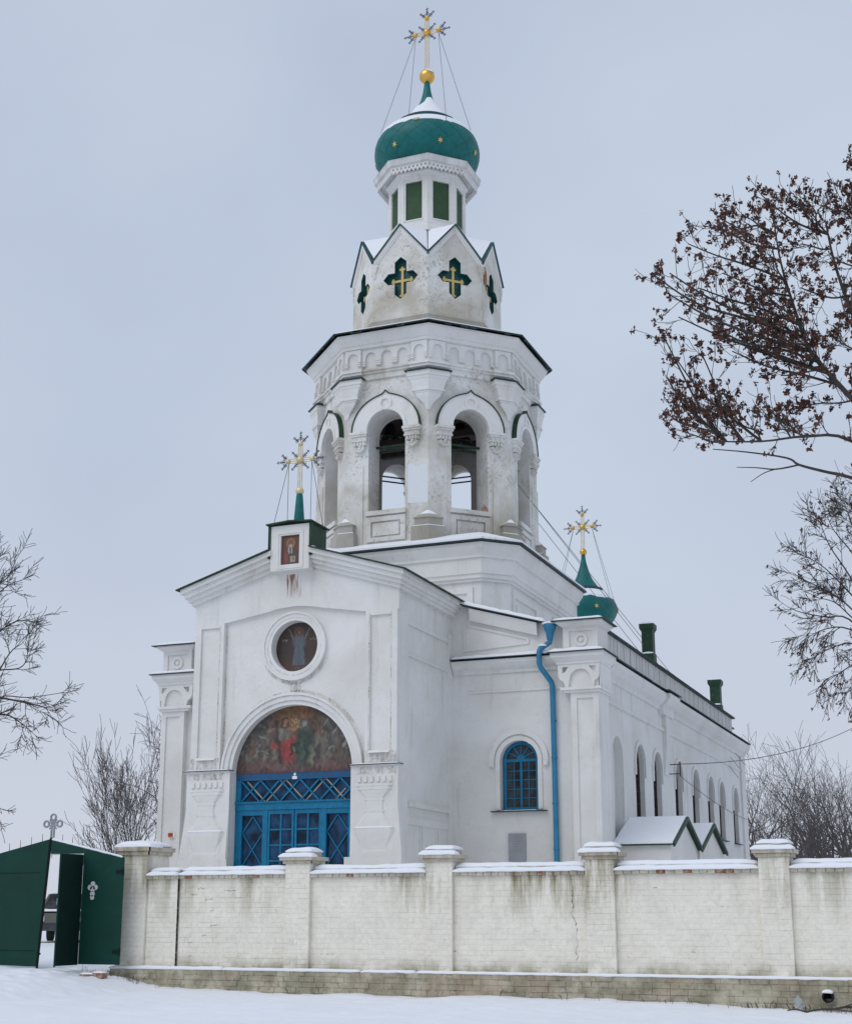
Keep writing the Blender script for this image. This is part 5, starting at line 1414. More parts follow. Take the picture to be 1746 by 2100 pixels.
# ---- small dome over the east end
SD = (-14.52, 52.5); q = 52.5 / 55.0; Z = lambda z: 1.6 + (z - 1.6) * q
SP = smooth_prof([(0.95, Z(13.0)), (1.08, Z(13.2)), (1.22, Z(13.45)), (1.28, Z(13.7)), (1.20, Z(13.98)), (1.02, Z(14.22)), (0.82, Z(14.38)), (0.66, Z(14.46))])
k = MB(); k.lathe(SP, 40, 0.0, SD); sdome = cp('east_dome', k, 'teal_metal', True)
def sd_r(z):
    for (r0, z0), (r1, z1) in zip(SP, SP[1:]):
        if z0 <= z <= z1: return r0 + (r1 - r0) * (z - z0) / (z1 - z0)
    return SP[-1][0]
k = MB(); k.lathe([(0.64, Z(14.42)), (0.74, Z(14.42)), (0.74, Z(14.58)), (0.60, Z(14.60))], 16, 0.0, SD); part('dome_collar', k, 'teal_dark', sdome)
k = MB(); k.lathe(smooth_prof([(0.62, Z(14.56)), (0.42, Z(14.85)), (0.28, Z(15.15)), (0.17, Z(15.5)), (0.10, Z(15.8)), (0.078, Z(16.05))], 4), 20, 0.0, SD); part('dome_spire', k, 'teal_metal', sdome, smooth=True)
k = snow_cap(SP, 0, 4, lambda a: Z(14.03) + 0.09 * noise.noise((math.cos(a) * 3, math.sin(a) * 3, 11)), 0.04, 72); k.xf(Matrix.Translation((SD[0], SD[1], 0))); part('snow_cover', k, 'snow', sdome, smooth=True)
for ang in (0, 60, -60, 120, 180):
    m_ = star(MB(), 0.11); a = view_a + R(14 + ang); r_ = sd_r(Z(13.62))
    m_.xf(Matrix.Translation((SD[0], SD[1], 0)) @ Matrix.Rotation(a + PI / 2, 4, 'Z') @ Matrix.Translation((0, -r_ - 0.02, Z(13.62)))); part('star', m_, 'gold_paint', sdome)
k = MB(); k.lathe([(1.0, 8.6), (0.95, Z(13.05))], 16, 0.0, SD); part('drum', k, 'plaster', sdome)
def spt(ang, z): r_ = sd_r(z); a = view_a + R(ang); return (SD[0] + r_ * math.cos(a), SD[1] + r_ * math.sin(a), z)
ornate_cross((SD[0], SD[1], Z(16.17)), 0.95, 'gold', 0.88, 0.145, guy=[(-1, spt(-80, Z(13.9))), (-1, spt(-120, Z(14.1))), (1, spt(60, Z(14.15))), (1, spt(88, Z(14.0)))])

# ================================================================== PAINTINGS AND SIGNS ON THE CHURCH
def blob(x, z, cx, cz, rx, rz, soft=0.25):
    d = math.hypot((x - cx) / rx, (z - cz) / rz)
    return 1 - sstep(1 - soft, 1 + soft, d)
def mixc(a, b_, t_): return tuple(p + (q - p) * t_ for p, q in zip(a, b_))
def painted(name, pts_, faces, colfun, label, cat='painting'):
    mb_ = MB(); mb_.v = list(pts_); mb_.f = faces
    xs_ = [p[0] for p in pts_]; ys_ = [p[1] for p in pts_]; zs_ = [p[2] for p in pts_]
    c = Vector(((min(xs_) + max(xs_)) / 2, min(ys_), min(zs_)))
    mb_.v = [tuple(Vector(p) - c) for p in pts_]
    me = mb_.mesh(name, 'painting', True)
    la = me.color_attributes.new('Col', 'FLOAT_COLOR', 'POINT')
    for i, p in enumerate(pts_):
        la.data[i].color = (*colfun(p[0], p[2]), 1)
    return tag(obj(name, me, None, c), label, cat)
def polar(cx, cz, y, r_, a0, a1, nr_=44, na=110):
    pts_ = []; fs = []
    for i in range(nr_ + 1):
        for j in range(na + 1):
            a = a0 + (a1 - a0) * j / na; rr_ = max(0.002, r_ * i / nr_)
            pts_.append((cx + rr_ * math.cos(a), y, cz + rr_ * math.sin(a)))
    for i in range(nr_):
        for j in range(na):
            p = i * (na + 1) + j; fs.append((p, p + 1, p + na + 2, p + na + 1))
    return pts_, fs
rc_ = random.Random(6); CROWD = []
for i in range(26):
    sgn = -1 if i % 2 else 1; fu = sgn * rc_.uniform(.30, .80); fv = rc_.uniform(.22, .22 + .52 * max(0, 1 - abs(fu)) + .08)
    CROWD.append((fu, fv, rc_.uniform(.8, 1.15), rc_.choice([(.10, .08, .065), (.07, .08, .06), (.13, .12, .10), (.12, .06, .045), (.06, .065, .075), (.15, .13, .10)])))
def tymp(x, z):
    u = (x - XP) / 1.57; v_ = (z - ZS) / 1.57
    wx, wz = noise.noise((u * 9, v_ * 9, 31)), noise.noise((u * 9, v_ * 9, 57)); u += 0.05 * wx; v_ += 0.05 * wz
    n1 = noise.noise((u * 5, v_ * 5, 0)); n2 = noise.noise((u * 18, v_ * 9, 4)); n3 = noise.noise((u * 40, v_ * 14, 8))
    c = (0.045 + 0.02 * n1, 0.038 + 0.016 * n1, 0.036 + 0.015 * n1)
    side_ = sstep(0.28, 0.5, abs(u)) * sstep(0.12, 0.3, v_)
    c = mixc(c, (0.085 + .05 * n3, 0.085 + .05 * n3, 0.075 + .045 * n3), side_ * (0.5 + 0.5 * n2))
    if abs(n3) > 0.38 and 0.15 < v_ < 0.75: c = mixc(c, (0.20, 0.18, 0.145), 0.45 * side_)
    c = mixc(c, (0.17, 0.085, 0.035), blob(u, v_, -0.02, 0.86, 0.34, 0.30, 0.6) * 0.85)
    c = mixc(c, (0.22, 0.10, 0.055), blob(u, v_, -0.02, 0.62, 0.22, 0.2, 0.7) * 0.5)
    c = mixc(c, (0.135 + .04 * n1, 0.075 + .02 * n1, 0.068 + .02 * n1), sstep(0.30, 0.12, v_) * (0.75 + 0.3 * n2))
    c = mixc(c, (0.075, 0.028, 0.028), sstep(0.10, 0.0, v_) * 0.7)
    c = mixc(c, (0.15, 0.085, 0.06), blob(u, v_, -0.40, 0.70, 0.07, 0.10) * 0.6 + blob(u, v_, 0.40, 0.70, 0.09, 0.13) * 0.4)
    for (fu, fv, fs, fc) in CROWD:
        c = mixc(c, fc, blob(u, v_, fu, fv, .045 * fs, .10 * fs, .35) * .75); c = mixc(c, (0.17, 0.10, 0.065), blob(u, v_, fu, fv + .125 * fs, .022 * fs, .03 * fs, .3) * .8)
    # left figure: grey shirt, red robe, dark beam
    c = mixc(c, (0.26 + .08 * n2, 0.035, 0.032), blob(u, v_, -0.13, 0.33, 0.14, 0.19, 0.35) * .85)
    c = mixc(c, (0.29, 0.04, 0.035), blob(u, v_, -0.07, 0.46, 0.14, 0.07, 0.3))
    c = mixc(c, (0.25, 0.045, 0.04), blob(u, v_, -0.33, 0.40, 0.10, 0.035, 0.4))
    c = mixc(c, (0.13 + .06 * n3, 0.12 + .06 * n3, 0.10 + .05 * n3), blob(u, v_, -0.19, 0.58, 0.12, 0.10, 0.3))
    c = mixc(c, (0.05, 0.028, 0.018), blob(u, v_, -0.19, 0.745, 0.066, 0.085, 0.25))
    c = mixc(c, (0.26, 0.14, 0.085), blob(u, v_, -0.175, 0.745, 0.034, 0.05, 0.25))
    d = abs((u + 0.33) - (0.72 - v_) * 0.13)
    if 0.12 < v_ < 0.80: c = mixc(c, (0.045, 0.028, 0.02), (1 - sstep(0.022, 0.036, d)) * 0.9)
    # right figure: green robe
    c = mixc(c, (0.026, 0.042, 0.032), blob(u, v_, 0.14, 0.40, 0.17, 0.31, 0.35))
    c = mixc(c, (0.05, 0.085, 0.06), blob(u, v_, 0.10, 0.33, 0.05, 0.22, 0.5) * 0.7)
    c = mixc(c, (0.15, 0.16, 0.11), blob(u, v_, 0.27, 0.24, 0.05, 0.15, 0.4) * 0.8)
    c = mixc(c, (0.06, 0.07, 0.075), blob(u, v_, 0.14, 0.70, 0.09, 0.11, 0.3))
    c = mixc(c, (0.20, 0.17, 0.14), blob(u, v_, 0.13, 0.72, 0.035, 0.05, 0.3))
    c = mixc(c, (0.012, 0.022, 0.018), (1 if abs(u + 0.03) < 0.065 and abs(v_ - 0.36) < 0.085 else 0) * 0.9)
    c = mixc(c, (0.15, 0.17, 0.13), (1 if abs(u + 0.03) < 0.03 and abs(v_ - 0.35) < 0.05 else 0) * 0.6)
    for ux in (-0.07, -0.03, 0.01, 0.055):
        if abs(u - ux) < 0.009 and 0.66 < v_ < 0.80: c = mixc(c, (0.38, 0.27, 0.13), 0.7)
    for (ua, va, ub, vb) in ((-0.70, 0.25, -0.62, 0.42), (-0.58, 0.36, -0.46, 0.28), (0.56, 0.32, 0.66, 0.38), (0.62, 0.55, 0.70, 0.68), (-0.60, 0.58, -0.50, 0.50), (0.80, 0.35, 0.83, 0.46), (-0.45, 0.62, -0.38, 0.72), (0.48, 0.70, 0.55, 0.78)):
        L_ = math.hypot(ub - ua, vb - va); t_ = ((u - ua) * (ub - ua) + (v_ - va) * (vb - va)) / L_ ** 2
        if 0 < t_ < 1 and abs((u - ua) * (vb - va) - (v_ - va) * (ub - ua)) / L_ < 0.012: c = mixc(c, (0.28, 0.26, 0.22), 0.65)
    g_ = 1.05 + 0.75 * noise.noise((u * 26, v_ * 16, 77)) + 0.25 * n1
    return tuple(max(0.004, x * g_) for x in c)
p_, f_ = polar(XP, ZS, DY - 0.01, HW - 0.003, 0, PI)
painted('lunette_painting', p_, f_, tymp, 'dark lunette painting of a red-robed and a green-robed figure above the blue doors')
def rnd_icon(x, z):
    u = (x - XP) / 0.61; v_ = (z - 7.86) / 0.61
    n1 = noise.noise((u * 4, v_ * 4, 2)); n2 = noise.noise((u * 20, v_ * 6, 4))
    c = (0.052 + .012 * n1, 0.034 + .008 * n1, 0.026 + .007 * n1)
    c = mixc(c, (0.085, 0.05, 0.042), sstep(-0.35, -0.7, v_) * 0.8)
    c = mixc(c, (0.135, 0.06, 0.045), blob(u, v_, -0.02, 0.62, 0.21, 0.21, 0.15))
    c = mixc(c, (0.10, 0.105, 0.11), blob(u, v_, 0.0, 0.25, 0.30, 0.30, 0.2) * 0.8)
    c = mixc(c, (0.095 + .05 * n2, 0.11 + .05 * n2, 0.13 + .05 * n2), 1 if abs(u) < 0.17 + 0.10 * sstep(0.3, -0.65, v_) and -0.70 < v_ < 0.42 else 0)
    c = mixc(c, (0.05, 0.08, 0.13), (1 if abs(u) < 0.035 and -0.65 < v_ < 0.1 else 0) * 0.6)
    c = mixc(c, (0.05, 0.03, 0.025), blob(u, v_, 0.0, 0.62, 0.10, 0.13, 0.25)); c = mixc(c, (0.20, 0.12, 0.08), blob(u, v_, 0.0, 0.62, 0.055, 0.085, 0.3))
    for s_ in (-1, 1):
        d = abs((u * s_ - 0.30) - (v_ - 0.45) * 0.45)
        if 0.35 < v_ < 0.78 and d < 0.03: c = mixc(c, (0.17, 0.16, 0.15), 0.8)
        if 0.48 < u * s_ < 0.76 and 0.28 < v_ < 0.36 and noise.noise((u * 25, v_ * 25, 1)) > -0.05: c = mixc(c, (0.24, 0.22, 0.20), 0.75)
    if -0.85 < v_ < -0.78 and abs(u) < 0.2 and n2 > 0: c = mixc(c, (0.2, 0.17, 0.15), 0.4)
    return tuple(max(0.004, x) for x in c)
p_, f_ = polar(XP, 7.86, 30.02, 0.617, 0, 2 * PI, 36, 110)
painted('round_painting', p_, f_, rnd_icon, 'round dark painting of a standing blue-robed saint in the porch gable')
def box_icon(x, z):
    u = (x - XP) / 0.245; v_ = (z - 10.165) / 0.36
    n1 = noise.noise((u * 4, v_ * 4, 6)); n2 = noise.noise((u * 12, v_ * 12, 4))
    c = (0.115 + .02 * n1, 0.045 + .01 * n1, 0.03)
    if abs(u) > 0.86 or abs(v_) > 0.92: return (0.10, 0.028, 0.02)
    c = mixc(c, (0.33, 0.19, 0.09), blob(u, v_, -0.02, 0.48, 0.46, 0.34, 0.12) - blob(u, v_, -0.02, 0.48, 0.40, 0.29, 0.1) * 0.6)
    c = mixc(c, (0.09, 0.06, 0.045), blob(u, v_, 0, -0.55, 0.75, 0.62, 0.2)); c = mixc(c, (0.20, 0.06, 0.05), blob(u, v_, -0.5, -0.5, 0.25, 0.4, 0.4))
    c = mixc(c, (0.16, 0.08, 0.055), blob(u, v_, -0.02, 0.48, 0.22, 0.24, 0.2)); c = mixc(c, (0.36, 0.34, 0.30), blob(u, v_, -0.02, 0.30, 0.2, 0.10, 0.3))
    c = mixc(c, (0.40, 0.39, 0.36), (1 if abs(abs(u + .05) - 0.16 - 0.12 * v_) < 0.07 and -0.25 < v_ < 0.15 else 0) * 0.85)
    c = mixc(c, (0.40, 0.38, 0.34), (1 if abs(u - 0.25) < 0.28 and abs(v_ + 0.62) < 0.2 else 0) * (0.7 + 0.4 * n2)); c = mixc(c, (0.12, 0.09, 0.07), blob(u, v_, 0.3, -0.62, 0.08, 0.12))
    return tuple(max(0.004, x) for x in c)
n = 30; pts_ = [(XP - 0.249 + 0.498 * i / n, 29.47, 9.802 + 0.726 * j / n) for j in range(n + 1) for i in range(n + 1)]
painted('icon_painting', pts_, [(j * (n + 1) + i, j * (n + 1) + i + 1, (j + 1) * (n + 1) + i + 1, (j + 1) * (n + 1) + i) for j in range(n) for i in range(n)], box_icon, 'small rectangular icon of a white-bearded bishop at the top of the porch gable')
# grey memorial plaque with faint rows of lettering
r_ = root('wall_plaque', (-11.07, 33.33, 3.0), 'grey rectangular plaque on the white wall below the blue window', 'plaque')
k = MB(); k.box(-11.29, -10.85, 33.30, 33.349, 2.86, 3.52); part('plate', k, 'plaque_grey', r_)
k = MB(); rr = random.Random(9)
for i in range(7):
    x = -11.20 + rr.uniform(0, .04); z = 3.45 - i * 0.062
    while x < -10.92:
        ln = rr.uniform(0.02, 0.06); k.box(x, x + ln, 33.2965, 33.2995, z, z + 0.011); x += ln + 0.014
part('lettering', k, 'plaque_text', r_)
r_ = root('address_plate', (-20.3, 32.25, 3.2), 'small orange and white plate on the left corner pilaster', 'sign')
k = MB(); c = at_d(351, 1712, (Vector((-20.3, 32.2, 0))).dot(HEAD)); c.y = 32.27
k.box(c.x - .10, c.x + .10, 32.255, 32.279, c.z - .07, c.z + .07); part('plate', k, 'white_paint', r_)
k = MB(); k.box(c.x - .10, c.x + .05, 32.25, 32.2545, c.z - .06, c.z + .06); part('orange_field', k, 'orange_plate', r_)
k = MB()
for dx in (-.06, -.02, .02): k.box(c.x + dx - .012, c.x + dx + .012, 32.2465, 32.2495, c.z - .02, c.z + .03)
part('lettering', k, 'rust_iron', r_)

# ================================================================== BELLS
BP = [(0.02, 0.0), (0.10, -0.01), (0.16, -0.05), (0.19, -0.12), (0.21, -0.28), (0.25, -0.42), (0.32, -0.54), (0.37, -0.60), (0.36, -0.63), (0.33, -0.62), (0.2, -0.40), (0.15, -0.1), (0.02, -0.06)]
def bell(p, sc, label):
    o = root('bell', (p[0], p[1], p[2] - 0.6 * sc), label, 'bell', 'bells hanging in the belfry')
    k = MB(); k.lathe([(a * sc, p[2] + b_ * sc) for a, b_ in BP], 24, 0.0, (p[0], p[1])); part('bell_body', k, 'bronze', o, smooth=True)
    k = MB(); k.tube([(p[0], p[1], p[2] - .05 * sc), (p[0], p[1], p[2] - 0.66 * sc)], 0.02 * sc, 6); k.sphere((p[0], p[1], p[2] - .62 * sc), 0.055 * sc, 10, 8); part('clapper', k, 'iron', o)
    k = MB(); k.tube([(p[0] - .05, p[1], p[2]), (p[0] - .05, p[1], 15.60), (p[0] + .05, p[1], 15.60), (p[0] + .05, p[1], p[2])], 0.018, 5); part('hanger', k, 'iron', o)
def tw(d, x, y): return at_d(x, y, d)
q = at_d(943, 862, 41.2); bell((q.x, q.y, q.z - 0.10), 1.05, 'dark bell hanging in the right-hand front arch of the belfry')
q = at_d(800, 868, 41.0); bell((q.x, q.y, q.z - 0.02), 0.75, 'small dark bell hanging in the left-hand front arch of the belfry')

# ================================================================== CABLES
def cable(name, a, b_, sag, rad, label, group=None, n_=14):
    a = Vector(a); b_ = Vector(b_); p = [a.lerp(b_, i / n_) - Vector((0, 0, sag * 4 * (i / n_) * (1 - i / n_))) for i in range(n_ + 1)]
    k = MB(); k.tube(p, rad, 5); return solo(name, k, 'wire', label, 'cable', group)
dt = 41.0
wr_end = Vector((-8.72, 53.0, 6.6))
for i, (x, y, lb) in enumerate(((1062, 975, 'uppermost thin cable running from the belfry arch down past the small dome'), (1098, 1040, 'middle thin cable running from the belfry corner down past the small dome'), (1098, 1066, 'lowest thin cable running from the belfry corner down past the small dome'))):
    a = at_d(x, y, dt + (1.0 if i else -1.2))
    if i == 0: a = Vector((XC + 2.75, YT - 0.6, a.z))
    cable('roof_cable', a, wr_end + Vector((0, -i * 0.8, 0.35 - 0.3 * i)), 0.0, 0.009, lb)
cable('power_cable', (-8.62, 41.04, 5.85), at_d(1800, 1462, 62), 0.55, 0.014, 'thick dark cable sagging from the side wall bracket to the right-hand tree')
cable('thin_cable', (-8.62, 41.04, 5.5), (-8.85, 53.5, 5.0), 0.12, 0.010, 'thin wire running low along the side wall past the windows')
q0 = at_d(865, 880, 40.2); cable('bell_rope', at_d(842, 905, 40.5), at_d(855, 1000, 40.5), 0, 0.010, 'bell rope hanging in the left-hand front arch of the belfry')
cable('bell_rope', at_d(943, 912, 41.2), at_d(926, 968, 40.6), 0, 0.010, 'bell rope slanting below the bell in the right-hand front arch')
# broken red bricks lying on the tower
def shard(p, s_, label):
    k = MB(); r_ = random.Random(int(p[0] * 37)); rings = []
    for z, w_2 in ((0, .10), (.12, .12), (.22, .07), (.30, .02)):
        rings.append([(p[0] + w_2 * s_ * math.cos(a + z) * r_.uniform(.7, 1.1), p[1] + w_2 * s_ * .7 * math.sin(a + z), p[2] + z * s_) for a in (0.3, 1.7, 2.9, 4.4, 5.4)])
    k.loft(rings); solo('brick_shard', k, 'red_brick', label, 'brick')
n1 = Vector((math.sin(R(45)), -math.cos(R(45)), 0)); t1 = Vector((math.cos(R(45)), math.sin(R(45)), 0))
q = Vector((XC, YT, 0)) + n1 * 3.0 + t1 * 0.47; shard((q.x, q.y, 12.61), 0.85, 'rusty red broken brick on the sill of the right front belfry arch')

# ================================================================== GATE
GY = 20.62
gl = root('gate_leaf', (-16.6, GY, 0.72), 'dark green sheet metal gate leaf with leaning edge at far left', 'gate')
k = MB(); outl = [(-17.95, 0.79), (-15.47, 0.74), (-15.345, 2.865), (-17.95, 2.30)]
k.plate(outl, (), GY, GY + 0.012); part('sheet', k, 'gate_green', gl)
k = MB(); k.tube([(-15.47, GY + .03, 0.66), (-15.335, GY + .03, 2.90)], 0.022, 8); part('edge_tube', k, 'hole_black', gl)
k = MB()
for za, zb in ((0.95, 0.95), (1.7, 1.7), (2.28, 2.70)): k.tube([(-17.9, GY + .035, za - (0.25 if zb > 2.5 else 0)), (-15.42, GY + .035, zb)], 0.02, 6)
part('frame', k, 'gate_dark', gl)
for i in range(8):
    x = -15.50 - i * 0.228; z = 2.865 + (x + 15.345) * 0.217
    m_ = MB(); m_.tube([(x, GY + .006, z - .02), (x, GY + .006, z + 0.13)], [0.006, 0.004], 5); part('spike', m_, 'iron', gl)
k = MB(); k.box(-18.02, -17.96, GY - .03, GY + .03, 0.4, 2.45); part('post', k, 'gate_dark', gl)
gr = root('gate_leaf', (-14.5, GY, 0.72), 'dark green sheet metal gate leaf with a wicket opening beside the brick pier', 'gate')
k = MB()
k.plate([(-14.62, 0.79), (-13.80, 0.79), (-13.80, 2.53), (-15.30, 2.86), (-15.30, 2.615), (-14.62, 2.615)], (), GY, GY + 0.012); part('sheet', k, 'gate_green', gr)
k = MB()
k.box(-15.30, -14.62, GY + .014, GY + .05, 2.60, 2.625); k.box(-14.642, -14.622, GY - 0.004, GY + .05, 2.42, 2.612)
part('wicket_frame', k, 'silver', gr)
k = MB(); k.tube([(-15.305, GY + .03, 2.55), (-15.305, GY + .03, 2.88)], 0.012, 8); k.tube([(-13.84, GY + .035, 0.8), (-13.84, GY + .035, 2.5)], 0.02, 6); k.tube([(-14.6, GY + .035, 0.8), (-14.6, GY + .035, 2.6)], 0.015, 6); part('frame', k, 'silver', gr)
for i in range(7):
    x = -15.08 + i * 0.21; z = 2.86 - (x + 15.30) * 0.22
    m_ = MB(); m_.tube([(x, GY + .006, z - .02), (x, GY + .006, z + 0.13)], [0.006, 0.004], 5); part('spike', m_, 'iron', gr)
def trefoil_cross(cx, cz, y, hw, h, th, mat, parent, openwork=True):
    m_ = MB()
    r_ = hw * 0.27
    for (x, z) in ((cx, cz + h * 0.42), (cx - hw * 0.72, cz + h * 0.12), (cx + hw * 0.72, cz + h * 0.12)):
        m_.tube([(x + r_ * math.cos(a), y, z + r_ * math.sin(a)) for a in [i * PI / 8 for i in range(17)]], th, 6)
    for dx in (-0.14 * hw, 0.14 * hw):
        m_.tube([(cx + dx, y, cz + h * 0.32), (cx + dx, y, cz - h * 0.5)], th, 6)
        m_.tube([(cx - hw * 0.5, y, cz + h * 0.12 + dx), (cx + hw * 0.5, y, cz + h * 0.12 + dx)], th, 6)
    for s_ in (-1, 1):
        m_.tube([(cx, y, cz + h * .1), (cx + s_ * hw * 0.4, y, cz + h * 0.32)], th * .7, 5); m_.tube([(cx, y, cz + h * .1), (cx + s_ * hw * 0.4, y, cz - h * 0.1)], th * .7, 5)
    part('cross', m_, mat, parent)
trefoil_cross(-15.305, 3.08, GY + .02, 0.19, 0.38, 0.018, 'cross_grey', gr)
m_ = MB()
for dx, dz, r_ in ((0, .10, .045), (0, .02, .05), (-.055, .045, .045), (.055, .045, .045), (0, -.06, .045), (0, -.12, .04)): m_.arc(-14.40 + dx, 2.0 + dz, 0.0, r_, GY - .012, GY - 0.001, 0, 360, 14)
part('cross_badge', m_, 'silver', gr)
for z in (1.0, 2.3):
    k = MB(); k.box(-13.95, -13.79, GY - .014, GY - .002, z - .03, z + .03); k.tube([(-13.80, GY - .012, z - .06), (-13.80, GY - .012, z + .06)], 0.016, 8); part('hinge', k, 'gate_dark', gr)
    k = MB(); k.box(-17.0, -15.5, GY - .006, GY - .001, z - .004, z + .004); part('weld_seam', k, 'gate_dark', gl)
k = MB(); snow_strip(k, 0, 1.48, 0, 0.012, 0, 0.022, 55, .04, .05); k.xf(Matrix.Translation((-15.29, GY + .006, 2.862)) @ Matrix.Rotation(math.atan(0.22), 4, 'Y')); part('snow_cover', k, 'snow', gr, smooth=True)
# wicket door, swung out towards the road
wk = root('wicket_door', (-14.62, GY - .03, 0.72), 'narrow dark green wicket door standing ajar in the gate', 'door')
hinge = Vector((-14.625, GY - 0.015, 0)); th_ = R(271)
dvec = Vector((math.cos(th_), math.sin(th_), 0)); nv = Vector((-dvec.y, dvec.x, 0))
W_ = 0.64
k = MB(); c_ = [hinge, hinge + dvec * W_]
k.loft([[c_[0] + Vector((0, 0, .78)), c_[1] + Vector((0, 0, .78)), c_[1] + nv * .012 + Vector((0, 0, .78)), c_[0] + nv * .012 + Vector((0, 0, .78))], [c_[0] + Vector((0, 0, 2.58)), c_[1] + Vector((0, 0, 2.58)), c_[1] + nv * .012 + Vector((0, 0, 2.58)), c_[0] + nv * .012 + Vector((0, 0, 2.58))]])
part('sheet', k, 'gate_dark', wk)
k = MB(); k.tube([c_[1] + Vector((0, 0, .76)), c_[1] + Vector((0, 0, 2.585))], 0.014, 6); k.tube([c_[0] + Vector((0, 0, 2.58)), c_[1] + Vector((0, 0, 2.58))], 0.012, 6); part('frame', k, 'gate_green', wk)
k = MB(); e = c_[1] - dvec * .05 - nv * .02; k.tube([e + Vector((0, 0, 1.75)), e - nv * .03 + Vector((0, 0, 1.76)), e - nv * .03 + Vector((0, 0, 1.86)), e + Vector((0, 0, 1.87))], 0.008, 5); part('handle', k, 'silver', wk)
# loose bricks in the snow by the gate
for (x, y, a, lb) in ((232 - 50, 1985, 8, 'loose red brick half sunk in snow, left of the pair by the gate'), (205, 1988, -14, 'loose red brick topped with snow, right of the pair by the gate')):
    p = at_d(x, y, 1); t_ = None
    r_ = ray(x, y); d0 = (GY - 0.35 - CAM.y) / r_.y; p = CAM + r_ * d0
    gz = ground_z(p.x, p.y)
    b_ = root('loose_brick', (p.x, p.y, gz), lb, 'brick', 'bricks by the gate')
    k = MB(); k.box(-.125, .125, -.06, .06, -0.01, .065 if x > 190 else .035); k.xf(Matrix.Translation((p.x, p.y, gz)) @ Matrix.Rotation(R(a), 4, 'Z')); part('brick', k, 'red_brick', b_)
    k = MB(); snow_strip(k, -.12, .12, 0, .058, .066 if x > 190 else .036, .03, x, .03, .05); k.xf(Matrix.Translation((p.x, p.y, gz)) @ Matrix.Rotation(R(a), 4, 'Z')); part('snow_cover', k, 'snow', b_, smooth=True)

# ================================================================== CAR IN THE YARD (seen through the gate)
car = root('parked_car', (-25.9, 36.0, 0.83), 'olive grey parked saloon car seen through the open wicket', 'car')
k = MB()
prof = [(-2.05, .32), (-2.08, .55), (-2.0, .78), (-1.35, .86), (-0.95, .90), (-0.45, 1.36), (0.75, 1.40), (1.35, .95), (2.0, .92), (2.08, .60), (2.05, .32)]
low = [(-2.05, .32), (-2.10, .55), (-2.0, .80), (-1.0, .90), (1.35, .93), (2.02, .90), (2.1, .60), (2.05, .32)]
rings = []
for yy, ins in ((-.80, .06), (-.82, 0), (.82, 0), (.80, .06)): rings.append([(x * (1 - ins * .3), yy, z - ins * .3 * (z > .6)) for x, z in low])
k.loft(rings)
cab = [[(-.95, s_ * .74, .89), (-.42, s_ * .60, 1.36), (.72, s_ * .60, 1.38), (1.32, s_ * .74, .93)] for s_ in (-1, 1)]
CM = Matrix.Translation((-25.95, 36.1, 0.83)) @ Matrix.Rotation(R(118), 4, 'Z')
k.xf(CM); part('body', k, 'car_paint', car, smooth=False)
k = MB(); k.loft([[cab[0][0], cab[0][1], cab[0][2], cab[0][3]], [cab[1][0], cab[1][1], cab[1][2], cab[1][3]]]); k.xf(CM); cb = part('cabin', k, 'car_paint', car)
k = MB(); k.add([(-.93, -.66, .92), (-.93, .66, .92), (-.47, .54, 1.33), (-.47, -.54, 1.33)], [(0, 1, 2, 3)]); k.v = [(x - .035, y, z + .02) for x, y, z in k.v]; k.xf(CM); part('windscreen', k, 'glass', car)
for s_ in (-1, 1):
    for pts_ in ([(-.78, .96), (-.38, 1.30), (.10, 1.32), (.10, .96)], [(.16, .96), (.16, 1.32), (.66, 1.32), (1.08, .98)]):
        k = MB(); k.add([(x, s_ * (.745 - (z - .9) * .30 + .012), z) for x, z in pts_], [(0, 1, 2, 3)]); k.xf(CM); part('side_window', k, 'glass', car)
    for x in (-1.32, 1.32):
        k = MB(); k.lathe([(.31, -.09), (.33, -.07), (.33, .07), (.31, .09)], 20, 0.0); k.lathe([(.18, .092), (.05, .10)], 14, 0.0); k.xf(CM @ Matrix.Translation((x, s_ * .74, .31)) @ Matrix.Rotation(R(-90 * s_), 4, 'X')); part('wheel', k, 'rubber', car)
    k = MB(); k.box(-2.115, -2.06, s_ * .56 - .13, s_ * .56 + .13, .58, .72); k.xf(CM); part('headlight', k, 'silver', car)
k = MB(); k.box(-2.17, -2.09, -.82, .82, .38, .50); k.xf(CM); part('bumper', k, 'iron', car)
k = MB(); snow_strip(k, -.72, .72, -1.45, .48, .865, .06, 3); k.xf(CM @ Matrix.Rotation(0, 4, 'Z') @ Matrix(((0, 1, 0, 0), (1, 0, 0, 0), (0, 0, 1, 0), (0, 0, 0, 1)))); part('snow_cover', k, 'snow', car, smooth=True)
k = MB(); snow_strip(k, -.56, .56, .15, .55, 1.375, .08, 5); k.xf(CM @ Matrix(((0, 1, 0, 0), (1, 0, 0, 0), (0, 0, 1, 0), (0, 0, 0, 1)))); part('snow_cover', k, 'snow', car, smooth=True)

